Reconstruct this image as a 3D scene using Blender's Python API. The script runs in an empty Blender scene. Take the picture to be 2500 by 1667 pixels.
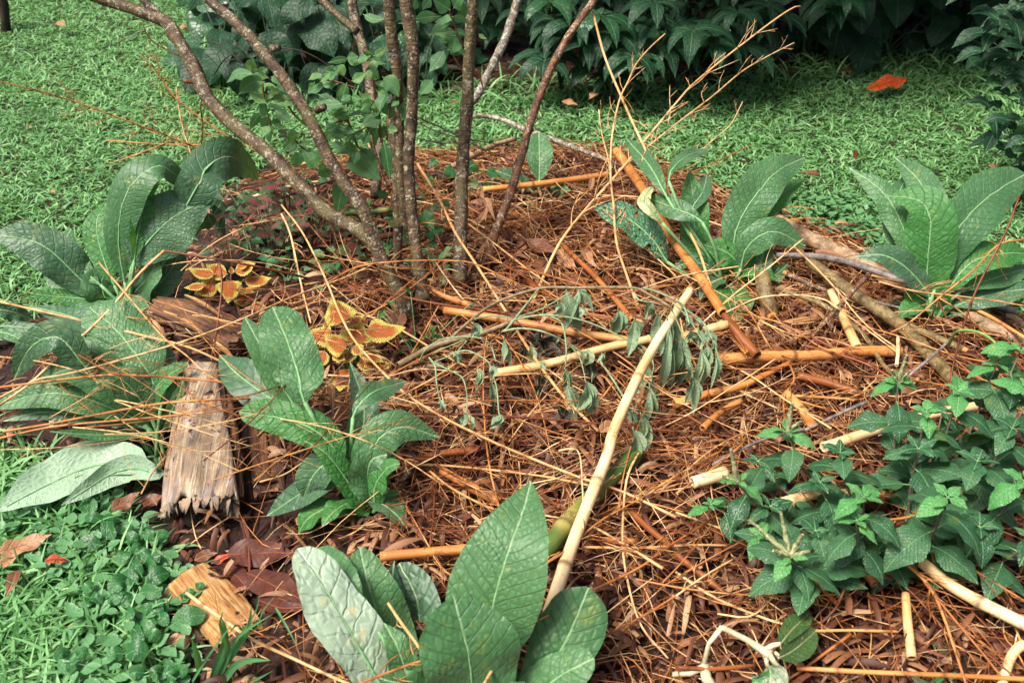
import bpy, math, random
import numpy as np
from mathutils import Vector, noise as mnoise

scn = bpy.context.scene
# ------------------------------------------------------------------ camera, sky, sun, exposure
CAM_H, PITCH, FPX = 1.45, math.radians(34.0), 2401.0
cam_d = bpy.data.cameras.new('camera')
cam = bpy.data.objects.new('camera', cam_d)
scn.collection.objects.link(cam)
cam.location = (0, 0, CAM_H)
cam.rotation_euler = (math.radians(90) - PITCH, 0, 0)
cam_d.sensor_width = 36.0
cam_d.lens = 36.0 * FPX / 2500.0
cam_d.clip_end = 400
cam_d.clip_start = 0.02
cam_d.dof.use_dof = True
cam_d.dof.focus_distance = 2.25
cam_d.dof.aperture_fstop = 6.3
scn.camera = cam

SUN_EL, SUN_AZ = math.radians(60), math.radians(-125)      # azimuth measured from +Y towards +X
world = bpy.data.worlds.new('World')
scn.world = world
world.use_nodes = True
wn = world.node_tree
bg = wn.nodes['Background']
sky = wn.nodes.new('ShaderNodeTexSky')
sky.sky_type = 'NISHITA'
sky.sun_disc = False
sky.sun_elevation = SUN_EL
sky.sun_rotation = SUN_AZ
sky.air_density = 1.0
sky.dust_density = 6.0
sky.ozone_density = 0.6
wn.links.new(sky.outputs['Color'], bg.inputs['Color'])
bg.inputs['Strength'].default_value = 0.07
sun_d = bpy.data.lights.new('sun', 'SUN')
sun_d.energy = 3.2
sun_d.angle = math.radians(20)
sun_d.color = (1.0, 0.94, 0.84)
sun = bpy.data.objects.new('sun', sun_d)
scn.collection.objects.link(sun)
sd = Vector((math.sin(SUN_AZ) * math.cos(SUN_EL), math.cos(SUN_AZ) * math.cos(SUN_EL), math.sin(SUN_EL)))
sun.rotation_euler = sd.to_track_quat('Z', 'Y').to_euler()
sun.location = (0, 0, 8)
scn.view_settings.view_transform = 'Standard'
scn.view_settings.look = 'None'
scn.view_settings.gamma = 1.0
scn.view_settings.use_curve_mapping = False
scn.view_settings.exposure = 1.15
scn.cycles.max_bounces = 7
scn.cycles.transmission_bounces = 4
scn.cycles.transparent_max_bounces = 6
scn.cycles.use_denoising = True

# ------------------------------------------------------------------ pixel -> world helpers (2500 x 1667 photo)
cp, sp = math.cos(PITCH), math.sin(PITCH)
def ray(px, py):
    a, b = (px - 1250.0) / FPX, -(py - 833.5) / FPX
    # forward (0,cp,-sp)  up (0,sp,cp)
    v = Vector((a, cp + b * sp, -sp + b * cp))
    return v
CROP = {'A': (0, 0), 'B': (800, 0), 'C': (1650, 0), 'D': (0, 500), 'E': (800, 500), 'F': (1650, 500),
        'G': (0, 1100), 'H': (800, 1100), 'I': (1650, 1100)}
ZS = 850 / 2351.0
def S(spec):
    """'E770,0 860,200' -> photo pixels; a letter names the detail crop the numbers were read from, * is the whole photo."""
    out, k = [], '*'
    for tok in spec.split():
        if tok[0].isalpha() or tok[0] == '*':
            k = tok[0]; tok = tok[1:]
        v = [float(q) for q in tok.split(',')]
        if k == '*':
            x, y = v[0], v[1]
        else:
            x, y = CROP[k][0] + v[0] * ZS, CROP[k][1] + v[1] * ZS
        out.append((x, y) + tuple(v[2:]))
    return out

# bed outline from the photo, on the ground plane
def flat(px, py, z=0.0):
    v = ray(px, py)
    t = (z - CAM_H) / v.z
    return Vector((v.x * t, v.y * t, z))
bed_px = [(405, 1667), (425, 1480), (310, 1310), (235, 1215), (110, 1150), (-60, 1090), (-200, 980), (-40, 880), (70, 800), (170, 755),
          (300, 700), (400, 560), (540, 470), (650, 420), (900, 385), (1150, 372), (1350, 352), (1530, 372), (1700, 432),
          (1850, 505), (2050, 565), (2200, 640), (2500, 790), (2900, 960)]
bed_poly = np.array([[flat(*p).x, flat(*p).y] for p in bed_px] + [[2.2, 0.2], [-0.45, 0.2]])
def inside(x, y, poly):
    x = np.asarray(x, float); y = np.asarray(y, float)
    r = np.zeros(x.shape, bool)
    n = len(poly)
    for i in range(n):
        x0, y0 = poly[i]; x1, y1 = poly[(i + 1) % n]
        c = ((y0 > y) != (y1 > y)) & (x < (x1 - x0) * (y - y0) / ((y1 - y0) + 1e-12) + x0)
        r ^= c
    return r
def polydist(x, y, poly):
    x = np.asarray(x, float); y = np.asarray(y, float)
    d = np.full(x.shape, 1e9)
    n = len(poly)
    for i in range(n):
        x0, y0 = poly[i]; x1, y1 = poly[(i + 1) % n]
        dx, dy = x1 - x0, y1 - y0
        t = np.clip(((x - x0) * dx + (y - y0) * dy) / (dx * dx + dy * dy), 0, 1)
        d = np.minimum(d, np.hypot(x - x0 - t * dx, y - y0 - t * dy))
    return d
GX0, GX1, GY0, GY1, GS = -6.0, 6.0, -1.0, 9.0, 0.04
gxs = np.arange(GX0, GX1 + 1e-6, GS); gys = np.arange(GY0, GY1 + 1e-6, GS)
XX, YY = np.meshgrid(gxs, gys)
ins = inside(XX, YY, bed_poly); dd = polydist(XX, YY, bed_poly)
def sm(t):
    t = np.clip(t, 0, 1); return t * t * (3 - 2 * t)
mound = np.where(ins, sm(dd / 0.45) * 0.10, 0.0)
base_z = 0.018 * np.sin(XX * 1.3 + 0.6) * np.cos(YY * 1.1) + 0.008 * np.sin(XX * 4.1 + YY * 3.3)
ZG = base_z + mound
ZG += np.where(ins, 0.012 * np.sin(XX * 9 + YY * 5) * np.cos(YY * 11 - XX * 3), 0) * sm(dd / 0.2)
def gz(x, y):
    fx = (np.clip(x, GX0, GX1 - 1e-4) - GX0) / GS; fy = (np.clip(y, GY0, GY1 - 1e-4) - GY0) / GS
    i = np.minimum(np.floor(fx).astype(int), len(gxs) - 2); j = np.minimum(np.floor(fy).astype(int), len(gys) - 2)
    u = fx - i; v = fy - j
    return (ZG[j, i] * (1 - u) * (1 - v) + ZG[j, i + 1] * u * (1 - v) + ZG[j + 1, i] * (1 - u) * v + ZG[j + 1, i + 1] * u * v)
def gzf(x, y): return float(gz(np.array([x]), np.array([y]))[0])
def G(px, py, h=0.0):
    """point h above the ground where the line of sight through the pixel meets it"""
    v = ray(px, py); z = h
    for _ in range(7):
        t = (z - CAM_H) / min(v.z, -0.02)
        z = gzf(v.x * t, v.y * t) + h
    t = (z - CAM_H) / min(v.z, -0.02)
    return Vector((v.x * t, v.y * t, z))
def D(px, py, Y, clear=0.008):
    """point at distance Y in front of the camera foot; never under the ground"""
    v = ray(px, py); t = Y / v.y
    p = Vector((v.x * t, Y, CAM_H + v.z * t))
    if p.z < gzf(p.x, p.y) + clear:
        return G(px, py, clear)
    return p
def pxm(p): return (p - Vector((0, 0, CAM_H))).dot(Vector((0, cp, -sp))) / FPX     # metres per photo pixel at p

# ------------------------------------------------------------------ mesh helpers
RND = random.Random(7)
def catmull(P, n):
    P = [Vector(p) for p in P]
    if len(P) == 2:
        return [P[0].lerp(P[1], i / (n - 1)) for i in range(n)]
    Q = [P[0] * 2 - P[1]] + P + [P[-1] * 2 - P[-2]]
    seg = [(P[i + 1] - P[i]).length for i in range(len(P) - 1)]
    tot = sum(seg) or 1e-6
    out = []
    for k in range(n):
        s = tot * k / (n - 1); i = 0
        while i < len(seg) - 1 and s > seg[i]:
            s -= seg[i]; i += 1
        t = min(1.0, s / max(seg[i], 1e-9))
        a, b, c, d = Q[i:i + 4]
        out.append(0.5 * ((2 * b) + (c - a) * t + (2 * a - 5 * b + 4 * c - d) * t * t + (3 * b - a - 3 * c + d) * t ** 3))
    return out
class MB:
    def __init__(s):
        s.v = []; s.f = []; s.tint = []; s.lc = []; s.mi = []
    def add(s, verts, faces, tint, lc, mi=0):
        o = len(s.v)
        s.v += verts; s.f += [tuple(o + i for i in f) for f in faces]
        s.tint += tint; s.lc += lc; s.mi += [mi] * len(faces)
    def build(s, name, mats, parent=None, smooth=True):
        me = bpy.data.meshes.new(name)
        o = parent_loc(parent)
        v = np.array([tuple(p) for p in s.v], dtype=np.float32) - np.array(o, dtype=np.float32)
        me.from_pydata(v.tolist(), [], s.f)
        if not isinstance(mats, (list, tuple)): mats = [mats]
        for m in mats: me.materials.append(m)
        if any(s.mi): me.polygons.foreach_set('material_index', s.mi)
        a = me.attributes.new('tint', 'FLOAT_COLOR', 'POINT')
        a.data.foreach_set('color', np.array([tuple(t) + (1.0,) for t in s.tint], dtype=np.float32).ravel())
        a = me.attributes.new('lc', 'FLOAT_VECTOR', 'POINT')
        a.data.foreach_set('vector', np.array([tuple(t) + (0.0,) for t in s.lc], dtype=np.float32).ravel())
        if smooth: me.polygons.foreach_set('use_smooth', [True] * len(me.polygons))
        me.update()
        return link(name, me, parent)
def parent_loc(parent):
    if parent is None: return (0, 0, 0)
    l = Vector((0, 0, 0)); p = parent
    while p is not None:
        l += p.location; p = p.parent
    return tuple(l)
def link(name, me, parent=None):
    o = bpy.data.objects.new(name, me)
    scn.collection.objects.link(o)
    if parent is not None: o.parent = parent
    return o
def tag(o, label=None, cat=None, group=None, kind=None):
    if label: o['label'] = label
    if cat: o['category'] = cat
    if group: o['group'] = group
    if kind: o['kind'] = kind
    return o
def thing(name, loc, label, cat, group=None):
    o = bpy.data.objects.new(name, None)
    o.empty_display_size = 0.05
    scn.collection.objects.link(o)
    o.location = loc
    return tag(o, label, cat, group)
def tube(mb, pts, radii, n=8, seg=None, rough=0.0, caps=True, knots=0, flat_k=1.0, mi=0, rnd=None, hollow=False):
    """tapered tube along a spline; knots = spacing of nodes in metres"""
    rnd = rnd if rnd is not None else RND.random()
    L = sum((Vector(pts[i + 1]) - Vector(pts[i])).length for i in range(len(pts) - 1))
    if seg is None: seg = max(2, min(60, int(L / 0.03)))
    C = catmull(pts, seg + 1)
    rr = np.interp(np.linspace(0, 1, seg + 1), np.linspace(0, 1, len(radii)), radii)
    verts, faces, tint, lc = [], [], [], []
    T = (C[1] - C[0]).normalized()
    up = Vector((0, 0, 1)) if abs(T.z) < 0.9 else Vector((1, 0, 0))
    A = T.cross(up).normalized()
    ss = 0.0
    nodes_at = []
    if knots:
        q = knots * RND.uniform(0.3, 0.8)
        while q < L: nodes_at.append(q); q += knots * RND.uniform(0.75, 1.2)
    for i, c in enumerate(C):
        if i: ss += (C[i] - C[i - 1]).length
        T = ((C[min(i + 1, seg)] - C[max(i - 1, 0)])).normalized()
        A = (A - T * A.dot(T)).normalized(); Bv = T.cross(A)
        nd = 0.0
        if nodes_at:
            dmin = min(abs(ss - q) for q in nodes_at)
            nd = max(0.0, 1 - dmin / max(0.012, rr[i] * 0.9))
        for k in range(n):
            a = 2 * math.pi * k / n
            r = rr[i] * (1 + 0.14 * nd)
            if rough: r *= 1 + rough * mnoise.noise(Vector((math.cos(a) * 1.3 + rnd * 50, math.sin(a) * 1.3, ss / max(rr[i], .002) * 0.35)))
            verts.append(c + A * (math.cos(a) * r) + Bv * (math.sin(a) * r * flat_k))
            tint.append((rnd, nd, i / seg)); lc.append((a * rr[i], ss))
    for i in range(seg):
        for k in range(n):
            k2 = (k + 1) % n
            faces.append((i * n + k, i * n + k2, (i + 1) * n + k2, (i + 1) * n + k))
    if caps:
        for e, i in ((0, 0), (1, seg)):
            T = (C[1] - C[0]).normalized() if e == 0 else (C[seg] - C[seg - 1]).normalized()
            s = -1 if e == 0 else 1
            ring = list(range(i * n, i * n + n))
            if hollow:
                o = len(verts)
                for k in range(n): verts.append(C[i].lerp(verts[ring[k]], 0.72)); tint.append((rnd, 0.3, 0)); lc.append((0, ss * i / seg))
                for k in range(n): verts.append(C[i].lerp(verts[ring[k]], 0.66) - T * s * rr[i] * 1.2); tint.append((rnd, 1.6, 0)); lc.append((0, ss * i / seg))  # inner ring tinted dark, painting shade into the hollow end
                for k in range(n):
                    k2 = (k + 1) % n
                    q = (ring[k], ring[k2], o + k2, o + k); q2 = (o + k, o + k2, o + n + k2, o + n + k)
                    if e == 0: q = q[::-1]; q2 = q2[::-1]
                    faces.append(q); faces.append(q2)
                last = tuple(o + n + k for k in range(n))
                faces.append(last[::-1] if e == 0 else last)
            else:
                faces.append(tuple(ring[::-1]) if e == 0 else tuple(ring))
    mb.add(verts, faces, tint, lc, mi)
    return C, nodes_at

PROF = {
 'comfrey': ([0, .05, .14, .28, .42, .56, .70, .82, .91, .97, 1], [.05, .22, .56, .88, 1, .97, .82, .58, .32, .12, 0]),
 'round':   ([0, .05, .14, .28, .42, .56, .70, .82, .91, .97, 1], [.10, .40, .70, .92, 1, 1, .95, .82, .60, .36, .05]),
 'lobed':   ([0, .08, .17, .25, .36, .50, .62, .75, .87, .95, 1], [.30, .80, .76, .66, .95, 1.0, .96, .76, .44, .18, 0]),
 'fiddle':  ([0, .10, .22, .34, .44, .56, .68, .80, .90, .96, 1], [.30, .72, .95, .84, .66, .72, .96, 1.0, .84, .55, .08]),
 'ovate':   ([0, .06, .18, .34, .50, .66, .80, .92, 1], [.08, .45, .85, 1, .93, .72, .44, .15, 0]),
 'lance':   ([0, .10, .30, .50, .70, .88, 1], [.12, .5, .92, 1, .75, .34, 0]),
 'heart':   ([0, .04, .14, .30, .48, .66, .82, .94, 1], [.20, .75, 1, .98, .82, .58, .32, .12, 0]),
 'basil':   ([0, .08, .22, .42, .62, .82, .93, 1], [.12, .5, .92, 1, .80, .42, .18, 0]),
 'blade':   ([0, .2, .5, .8, 1], [.7, 1, .85, .45, 0]),
}
UP = Vector((0, 0, 1))
def blade(mb, pts, w, shape='comfrey', nl=22, nw=8, fold=0.18, curl=0.0, wave=0.08, wfreq=3.0, roll=0.0, twist=0.0, b0=0.0,
          stalk=0.0, serr=0.0, nserr=12, ref=None, holes=0.0, crump=0.0, rnd=None, petr=None):
    """a leaf: stalk from pts[0] to fraction b0 of the spline, then a blade of half width w (m)"""
    rnd = RND.random() if rnd is None else rnd
    K = 48
    C = catmull(pts, K + 1)
    i0 = int(round(b0 * K))
    Cb = C[i0:]
    if len(Cb) < 4: Cb = C[-4:]
    Cb = catmull(Cb[::max(1, len(Cb) // 10)] + ([Cb[-1]] if (len(Cb) - 1) % max(1, len(Cb) // 10) else []), nl + 1)
    mid = Cb[len(Cb) // 2]
    if ref is None:
        ref = (Vector((0, 0, CAM_H)) - mid).normalized() + UP * 0.45
    ref = ref.normalized()
    px, pw = PROF[shape]
    verts, faces, tint, lc = [], [], [], []
    ss = 0.0; ph1, ph2 = rnd * 31.0, rnd * 17.0 + 2
    for i, c in enumerate(Cb):
        if i: ss += (Cb[i] - Cb[i - 1]).length
        t = i / nl
        T = (Cb[min(i + 1, nl)] - Cb[max(i - 1, 0)]).normalized()
        Sd = T.cross(ref)
        if Sd.length < 0.05: Sd = T.cross(Vector((1, 0, 0.2)))
        Sd.normalize(); N = Sd.cross(T).normalized()
        a = math.radians(roll + twist * t)
        S2 = Sd * math.cos(a) + N * math.sin(a); N2 = N * math.cos(a) - Sd * math.sin(a)
        ww = w * float(np.interp(t, px, pw))
        for k in range(nw + 1):
            u = -1 + 2 * k / nw
            wu = ww
            if serr and abs(u) > 0.99: wu *= 1 + serr * (((t * nserr) % 1.0) - 0.5)
            if abs(u) > 0.6: wu *= 1 + 0.07 * math.sin(t * 9 + ph2 * (1 if u > 0 else 2.3)) * (abs(u) - .6) / .4
            au = abs(u)
            off = fold * au * wu - curl * au * au * wu
            off += wave * w * (au ** 1.6) * math.sin(wfreq * 6.283 * t + ph1 * (1 if u > 0 else 1.7)) * min(1, 4 * (1 - t)) * (ww / w + .15)
            p = c + S2 * (u * wu) + N2 * off
            if crump: p = p + Vector((mnoise.noise(p * 60 + UP * ph1), mnoise.noise(p * 60 + UP * (ph1 + 9)), mnoise.noise(p * 60 + UP * (ph1 + 20)))) * crump * w
            verts.append(p); tint.append((rnd, t, au)); lc.append((u * wu + 0.0, ss))
    for i in range(nl):
        for k in range(nw):
            if holes and 1 < i < nl - 1 and mnoise.noise(Vector((i * 0.9, k * 0.9, rnd * 99))) > holes: continue
            a = i * (nw + 1) + k
            faces.append((a, a + 1, a + nw + 2, a + nw + 1))
    mb.add(verts, faces, tint, lc, 0)
    if stalk:
        r = stalk
        n0 = max(2, i0 // 4)
        if i0 > 1:
            tube(mb, [C[int(j * i0 / 3)] for j in range(4)], [r * 1.3, r], n=5, seg=max(3, n0), mi=1, rnd=rnd)
        # midrib under the blade
        m = []
        for j in range(0, nl - 1, 3): m.append(Cb[j] - ref * (0.0004 if abs(roll) < 90 else -0.0004))
        if len(m) > 2: tube(mb, m, [r * .8, r * .2], n=4, seg=len(m), mi=1, rnd=rnd, caps=False)
# ------------------------------------------------------------------ materials
class NT:
    def __init__(s, name):
        s.m = bpy.data.materials.new(name); s.m.use_nodes = True
        s.t = s.m.node_tree; s.t.nodes.clear()
        s.out = s.t.nodes.new('ShaderNodeOutputMaterial')
    def n(s, typ, **kw):
        nd = s.t.nodes.new(typ)
        for k, v in kw.items(): setattr(nd, k, v)
        return nd
    def l(s, a, b): s.t.links.new(a, b)
    def val(s, sock, v):
        if hasattr(v, 'is_output') or isinstance(v, bpy.types.NodeSocket): s.l(v, sock)
        else: sock.default_value = v
    def math(s, op, a, b=None, c=None, clamp=False):
        nd = s.n('ShaderNodeMath', operation=op); nd.use_clamp = clamp
        s.val(nd.inputs[0], a)
        if b is not None: s.val(nd.inputs[1], b)
        if c is not None: s.val(nd.inputs[2], c)
        return nd.outputs[0]
    def mix(s, f, a, b, mode='MIX'):
        nd = s.n('ShaderNodeMix', data_type='RGBA', blend_type=mode)
        s.val(nd.inputs[0], f)
        for q, v in ((6, a), (7, b)):
            if isinstance(v, (tuple, list)): v = tuple(v) + ((1,) if len(v) == 3 else ())
            s.val(nd.inputs[q], v)
        return nd.outputs[2]
    def ramp(s, f, stops, interp='LINEAR'):
        nd = s.n('ShaderNodeValToRGB'); cr = nd.color_ramp; cr.interpolation = interp
        while len(cr.elements) < len(stops): cr.elements.new(0.5)
        for e, (p, c) in zip(cr.elements, stops):
            e.position = p; e.color = (c, c, c, 1) if isinstance(c, (int, float)) else tuple(c) + (1,)
        s.l(f, nd.inputs[0]); return nd.outputs[0]
    def noise(s, vec, scale, detail=4, rough=0.55, dist=0.0):
        nd = s.n('ShaderNodeTexNoise'); s.l(vec, nd.inputs['Vector'])
        nd.inputs['Scale'].default_value = scale; nd.inputs['Detail'].default_value = detail
        nd.inputs['Roughness'].default_value = rough; nd.inputs['Distortion'].default_value = dist
        return nd.outputs[0]
    def attr(s, name): return s.n('ShaderNodeAttribute', attribute_name=name)
    def smooth(s, v, a, b):
        nd = s.n('ShaderNodeMapRange', interpolation_type='SMOOTHSTEP'); s.val(nd.inputs[0], v)
        nd.inputs[1].default_value = a; nd.inputs[2].default_value = b
        return nd.outputs[0]
    def scalev(s, vec, sc):
        nd = s.n('ShaderNodeMapping'); s.l(vec, nd.inputs[0]); nd.inputs['Scale'].default_value = sc
        return nd.outputs[0]
    def bump(s, h, dist, strength=1.0, normal=None):
        nd = s.n('ShaderNodeBump'); nd.inputs['Strength'].default_value = strength
        nd.inputs['Distance'].default_value = dist; s.l(h, nd.inputs['Height'])
        if normal is not None: s.l(normal, nd.inputs['Normal'])
        return nd.outputs[0]
    def pbr(s, col, rough=0.5, normal=None, spec=0.5, coat=0.0, sheen=0.0, transl=None, tf=0.25):
        b = s.n('ShaderNodeBsdfPrincipled')
        if isinstance(col, (tuple, list)): col = tuple(col) + (1,)
        s.val(b.inputs['Base Color'], col); s.val(b.inputs['Roughness'], rough)
        b.inputs['Specular IOR Level'].default_value = spec
        b.inputs['Coat Weight'].default_value = coat; b.inputs['Coat Roughness'].default_value = 0.3
        b.inputs['Sheen Weight'].default_value = sheen
        if normal is not None: s.l(normal, b.inputs['Normal'])
        o = b.outputs[0]
        if transl is not None:
            t = s.n('ShaderNodeBsdfTranslucent'); s.val(t.inputs[0], transl)
            m = s.n('ShaderNodeMixShader'); m.inputs[0].default_value = tf
            s.l(o, m.inputs[1]); s.l(t.outputs[0], m.inputs[2]); o = m.outputs[0]
        s.l(o, s.out.inputs[0])
        return s.m

def leaf_mat(name, top, top2, under, vein=None, cells=85.0, lat=55.0, pillow=0.0016, rough=0.42, midrib=(.25, .38, .2), midw=0.0014,
             transl=(.12, .30, .04), tf=0.22, spec=0.5, spots=None, veinmix=0.55, sheen=0.0, latslope=0.8):
    s = NT(name)
    at = s.attr('tint'); lc = s.attr('lc')
    sep = s.n('ShaderNodeSeparateColor'); s.l(at.outputs['Color'], sep.inputs[0])
    rnd, t, au = sep.outputs
    sx = s.n('ShaderNodeSeparateXYZ'); s.l(lc.outputs['Vector'], sx.inputs[0])
    u, v = sx.outputs[0], sx.outputs[1]
    off = s.n('ShaderNodeVectorMath', operation='MULTIPLY_ADD')
    comb = s.n('ShaderNodeCombineXYZ'); s.l(rnd, comb.inputs[0]); s.l(rnd, comb.inputs[1]); s.l(rnd, comb.inputs[2])
    s.l(comb.outputs[0], off.inputs[0]); off.inputs[1].default_value = (7, 3, 0); s.l(lc.outputs['Vector'], off.inputs[2])
    vs = s.n('ShaderNodeVectorMath', operation='SCALE'); s.l(off.outputs[0], vs.inputs[0]); s.l(s.math('ADD', s.math('MULTIPLY', rnd, .55), .72), vs.inputs[3])
    vec = vs.outputs[0]
    vo = s.n('ShaderNodeTexVoronoi', feature='DISTANCE_TO_EDGE'); s.l(s.scalev(vec, (1.0, 0.75, 1)), vo.inputs['Vector']); vo.inputs['Scale'].default_value = cells
    net = s.math('SUBTRACT', 1.0, s.smooth(vo.outputs[0], 0.0, 0.16))
    absu = s.math('ABSOLUTE', u)
    wob = s.noise(vec, 22, 2)
    ph = s.math('MULTIPLY', s.math('SUBTRACT', v, s.math('MULTIPLY', absu, latslope)), lat)
    ph = s.math('ADD', ph, s.math('MULTIPLY', wob, 0.8))
    ppn = s.math('PINGPONG', ph, 0.5)
    latm = s.math('SUBTRACT', 1.0, s.smooth(ppn, 0.02, 0.10))
    mid = s.math('SUBTRACT', 1.0, s.smooth(absu, midw * 0.6, midw * 1.6))
    n1 = s.noise(vec, 14, 3); n2 = s.noise(vec, 120, 2)
    base = s.mix(s.smooth(s.math('ADD', s.math('MULTIPLY', n1, 0.6), s.math('MULTIPLY', rnd, 0.5)), 0.3, 0.8), top, top2)
    base = s.mix(s.math('MULTIPLY', n2, 0.35), base, tuple(c * 0.6 for c in top))
    bl = s.noise(vec, 26, 3, .6)
    base = s.mix(s.math('MULTIPLY', s.smooth(bl, .58, .70), .55), base, (top2[0] * 2.0, top2[1] * 1.05, top2[2] * .6))
    base = s.mix(s.math('MULTIPLY', s.smooth(s.noise(vec, 75, 2), .70, .74), .7), base, (.06, .045, .02))
    veins = s.math('MAXIMUM', s.math('MULTIPLY', net, 0.7), latm)
    vcol = vein if vein else tuple(c * 0.5 for c in top)
    col = s.mix(s.math('MULTIPLY', veins, veinmix), base, vcol)
    if spots:
        ns = s.noise(vec, 60, 2)
        col = s.mix(s.smooth(ns, spots[1], spots[1] + .04), col, spots[0])
    col = s.mix(mid, col, midrib)
    ucol = s.mix(s.math('MULTIPLY', s.math('MAXIMUM', veins, mid), 0.5), under, tuple(min(1, c * 1.5) for c in under))
    geo = s.n('ShaderNodeNewGeometry')
    fcol = s.mix(geo.outputs['Backfacing'], col, ucol)
    h = s.math('SUBTRACT', s.smooth(vo.outputs[0], 0.0, 0.35), s.math('MULTIPLY', latm, 0.8))
    h = s.math('SUBTRACT', h, s.math('MULTIPLY', mid, 1.2))
    h = s.math('ADD', h, s.math('MULTIPLY', n2, 0.25))
    nrm = s.bump(h, pillow, 1.0)
    rg = s.math('ADD', s.math('MULTIPLY', n1, 0.2), rough - 0.1)
    return s.pbr(fcol, rg, nrm, spec=spec, transl=tuple(transl) + (1,), tf=tf, sheen=sheen)

M = {}
M['comfrey'] = leaf_mat('comfrey_leaf_green', (.048, .150, .050), (.092, .225, .085), (.28, .41, .28), cells=95, lat=48, pillow=.0008, rough=.48, spec=.45, tf=.2, veinmix=.6, sheen=.15)
M['comfrey_bright'] = leaf_mat('comfrey_leaf_bright', (.060, .22, .055), (.09, .28, .08), (.34, .50, .32), cells=95, lat=48, pillow=.0011, rough=.5, spec=.4, tf=.32, transl=(.14, .42, .05), veinmix=.7)
M['comfrey_dark'] = leaf_mat('comfrey_leaf_blue', (.038, .112, .048), (.074, .170, .078), (.28, .41, .28), cells=88, lat=42, pillow=.0009, rough=.47, spec=.45, tf=.12, veinmix=.65, sheen=.15)
M['comfrey_pale'] = leaf_mat('comfrey_underside_lit', (.34, .48, .34), (.44, .57, .42), (.42, .56, .42), cells=60, lat=30, pillow=.0012, rough=.6, midrib=(.62, .72, .55), veinmix=.25, tf=.25, transl=(.3, .5, .25))  # pale underside tone, brightened in the colour for light from above
M['comfrey_spots'] = leaf_mat('comfrey_leaf_spotted', (.05, .17, .08), (.07, .21, .10), (.17, .33, .16), cells=95, spots=((.035, .02, .015), .62), pillow=.0018)
M['stalk'] = None
M['basil'] = leaf_mat('basil_leaf', (.028, .100, .042), (.060, .170, .072), (.11, .25, .12), cells=260, lat=120, pillow=.0007, rough=.4, midw=.0008, midrib=(.12, .29, .12), veinmix=.3, tf=.2, latslope=1.1)
M['basil_young'] = leaf_mat('basil_leaf_young', (.085, .31, .09), (.125, .39, .12), (.13, .33, .14), cells=260, lat=120, pillow=.0007, rough=.42, midw=.0008, midrib=(.2, .42, .16), veinmix=.3, tf=.3)
M['shrub_leaf'] = leaf_mat('shrub_leaf_green', (.045, .16, .055), (.10, .26, .10), (.15, .27, .13), cells=300, lat=130, pillow=.0005, rough=.42, midw=.0008, midrib=(.2, .33, .14), veinmix=.35, tf=.35, transl=(.2, .42, .10), latslope=.9)
M['shrub_leaf_young'] = leaf_mat('shrub_leaf_pale', (.13, .30, .09), (.18, .36, .14), (.22, .36, .16), cells=300, lat=130, pillow=.0004, rough=.45, midw=.0008, midrib=(.24, .30, .12), veinmix=.3, tf=.4, transl=(.3, .5, .12))
M['weed'] = leaf_mat('weed_leaf', (.022, .115, .030), (.045, .19, .052), (.10, .25, .10), cells=230, lat=150, pillow=.0004, rough=.4, midw=.0007, midrib=(.07, .22, .07), veinmix=.4, tf=.25)
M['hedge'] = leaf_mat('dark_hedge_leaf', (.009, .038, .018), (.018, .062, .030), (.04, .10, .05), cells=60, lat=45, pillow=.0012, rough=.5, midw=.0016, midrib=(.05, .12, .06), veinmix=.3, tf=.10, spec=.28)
M['wilt'] = leaf_mat('wilted_leaf', (.21, .32, .18), (.31, .42, .26), (.26, .36, .26), cells=200, lat=110, pillow=.0005, rough=.65, midw=.001, midrib=(.3, .42, .28), veinmix=.4, tf=.15, spec=.3)
M['wilt_dark'] = leaf_mat('shrivelled_leaf', (.030, .024, .018), (.07, .06, .04), (.06, .05, .035), cells=200, pillow=.001, rough=.6, tf=.05)
M['leathery'] = leaf_mat('leathery_leaf', (.035, .10, .028), (.07, .14, .04), (.10, .15, .06), cells=140, lat=90, pillow=.0006, rough=.4, midw=.0012, midrib=(.16, .2, .08), spots=((.42, .22, .04), .66), tf=.1)
M['variegated'] = leaf_mat('variegated_leaf', (.20, .26, .17), (.28, .32, .22), (.2, .25, .16), cells=140, lat=90, pillow=.0006, rough=.45, spots=((.06, .22, .06), .5), tf=.1)
M['cream_leaf'] = leaf_mat('cream_leaf', (.5, .55, .25), (.6, .62, .35), (.5, .55, .3), pillow=.0008)
M['red_coleus'] = None
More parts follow.
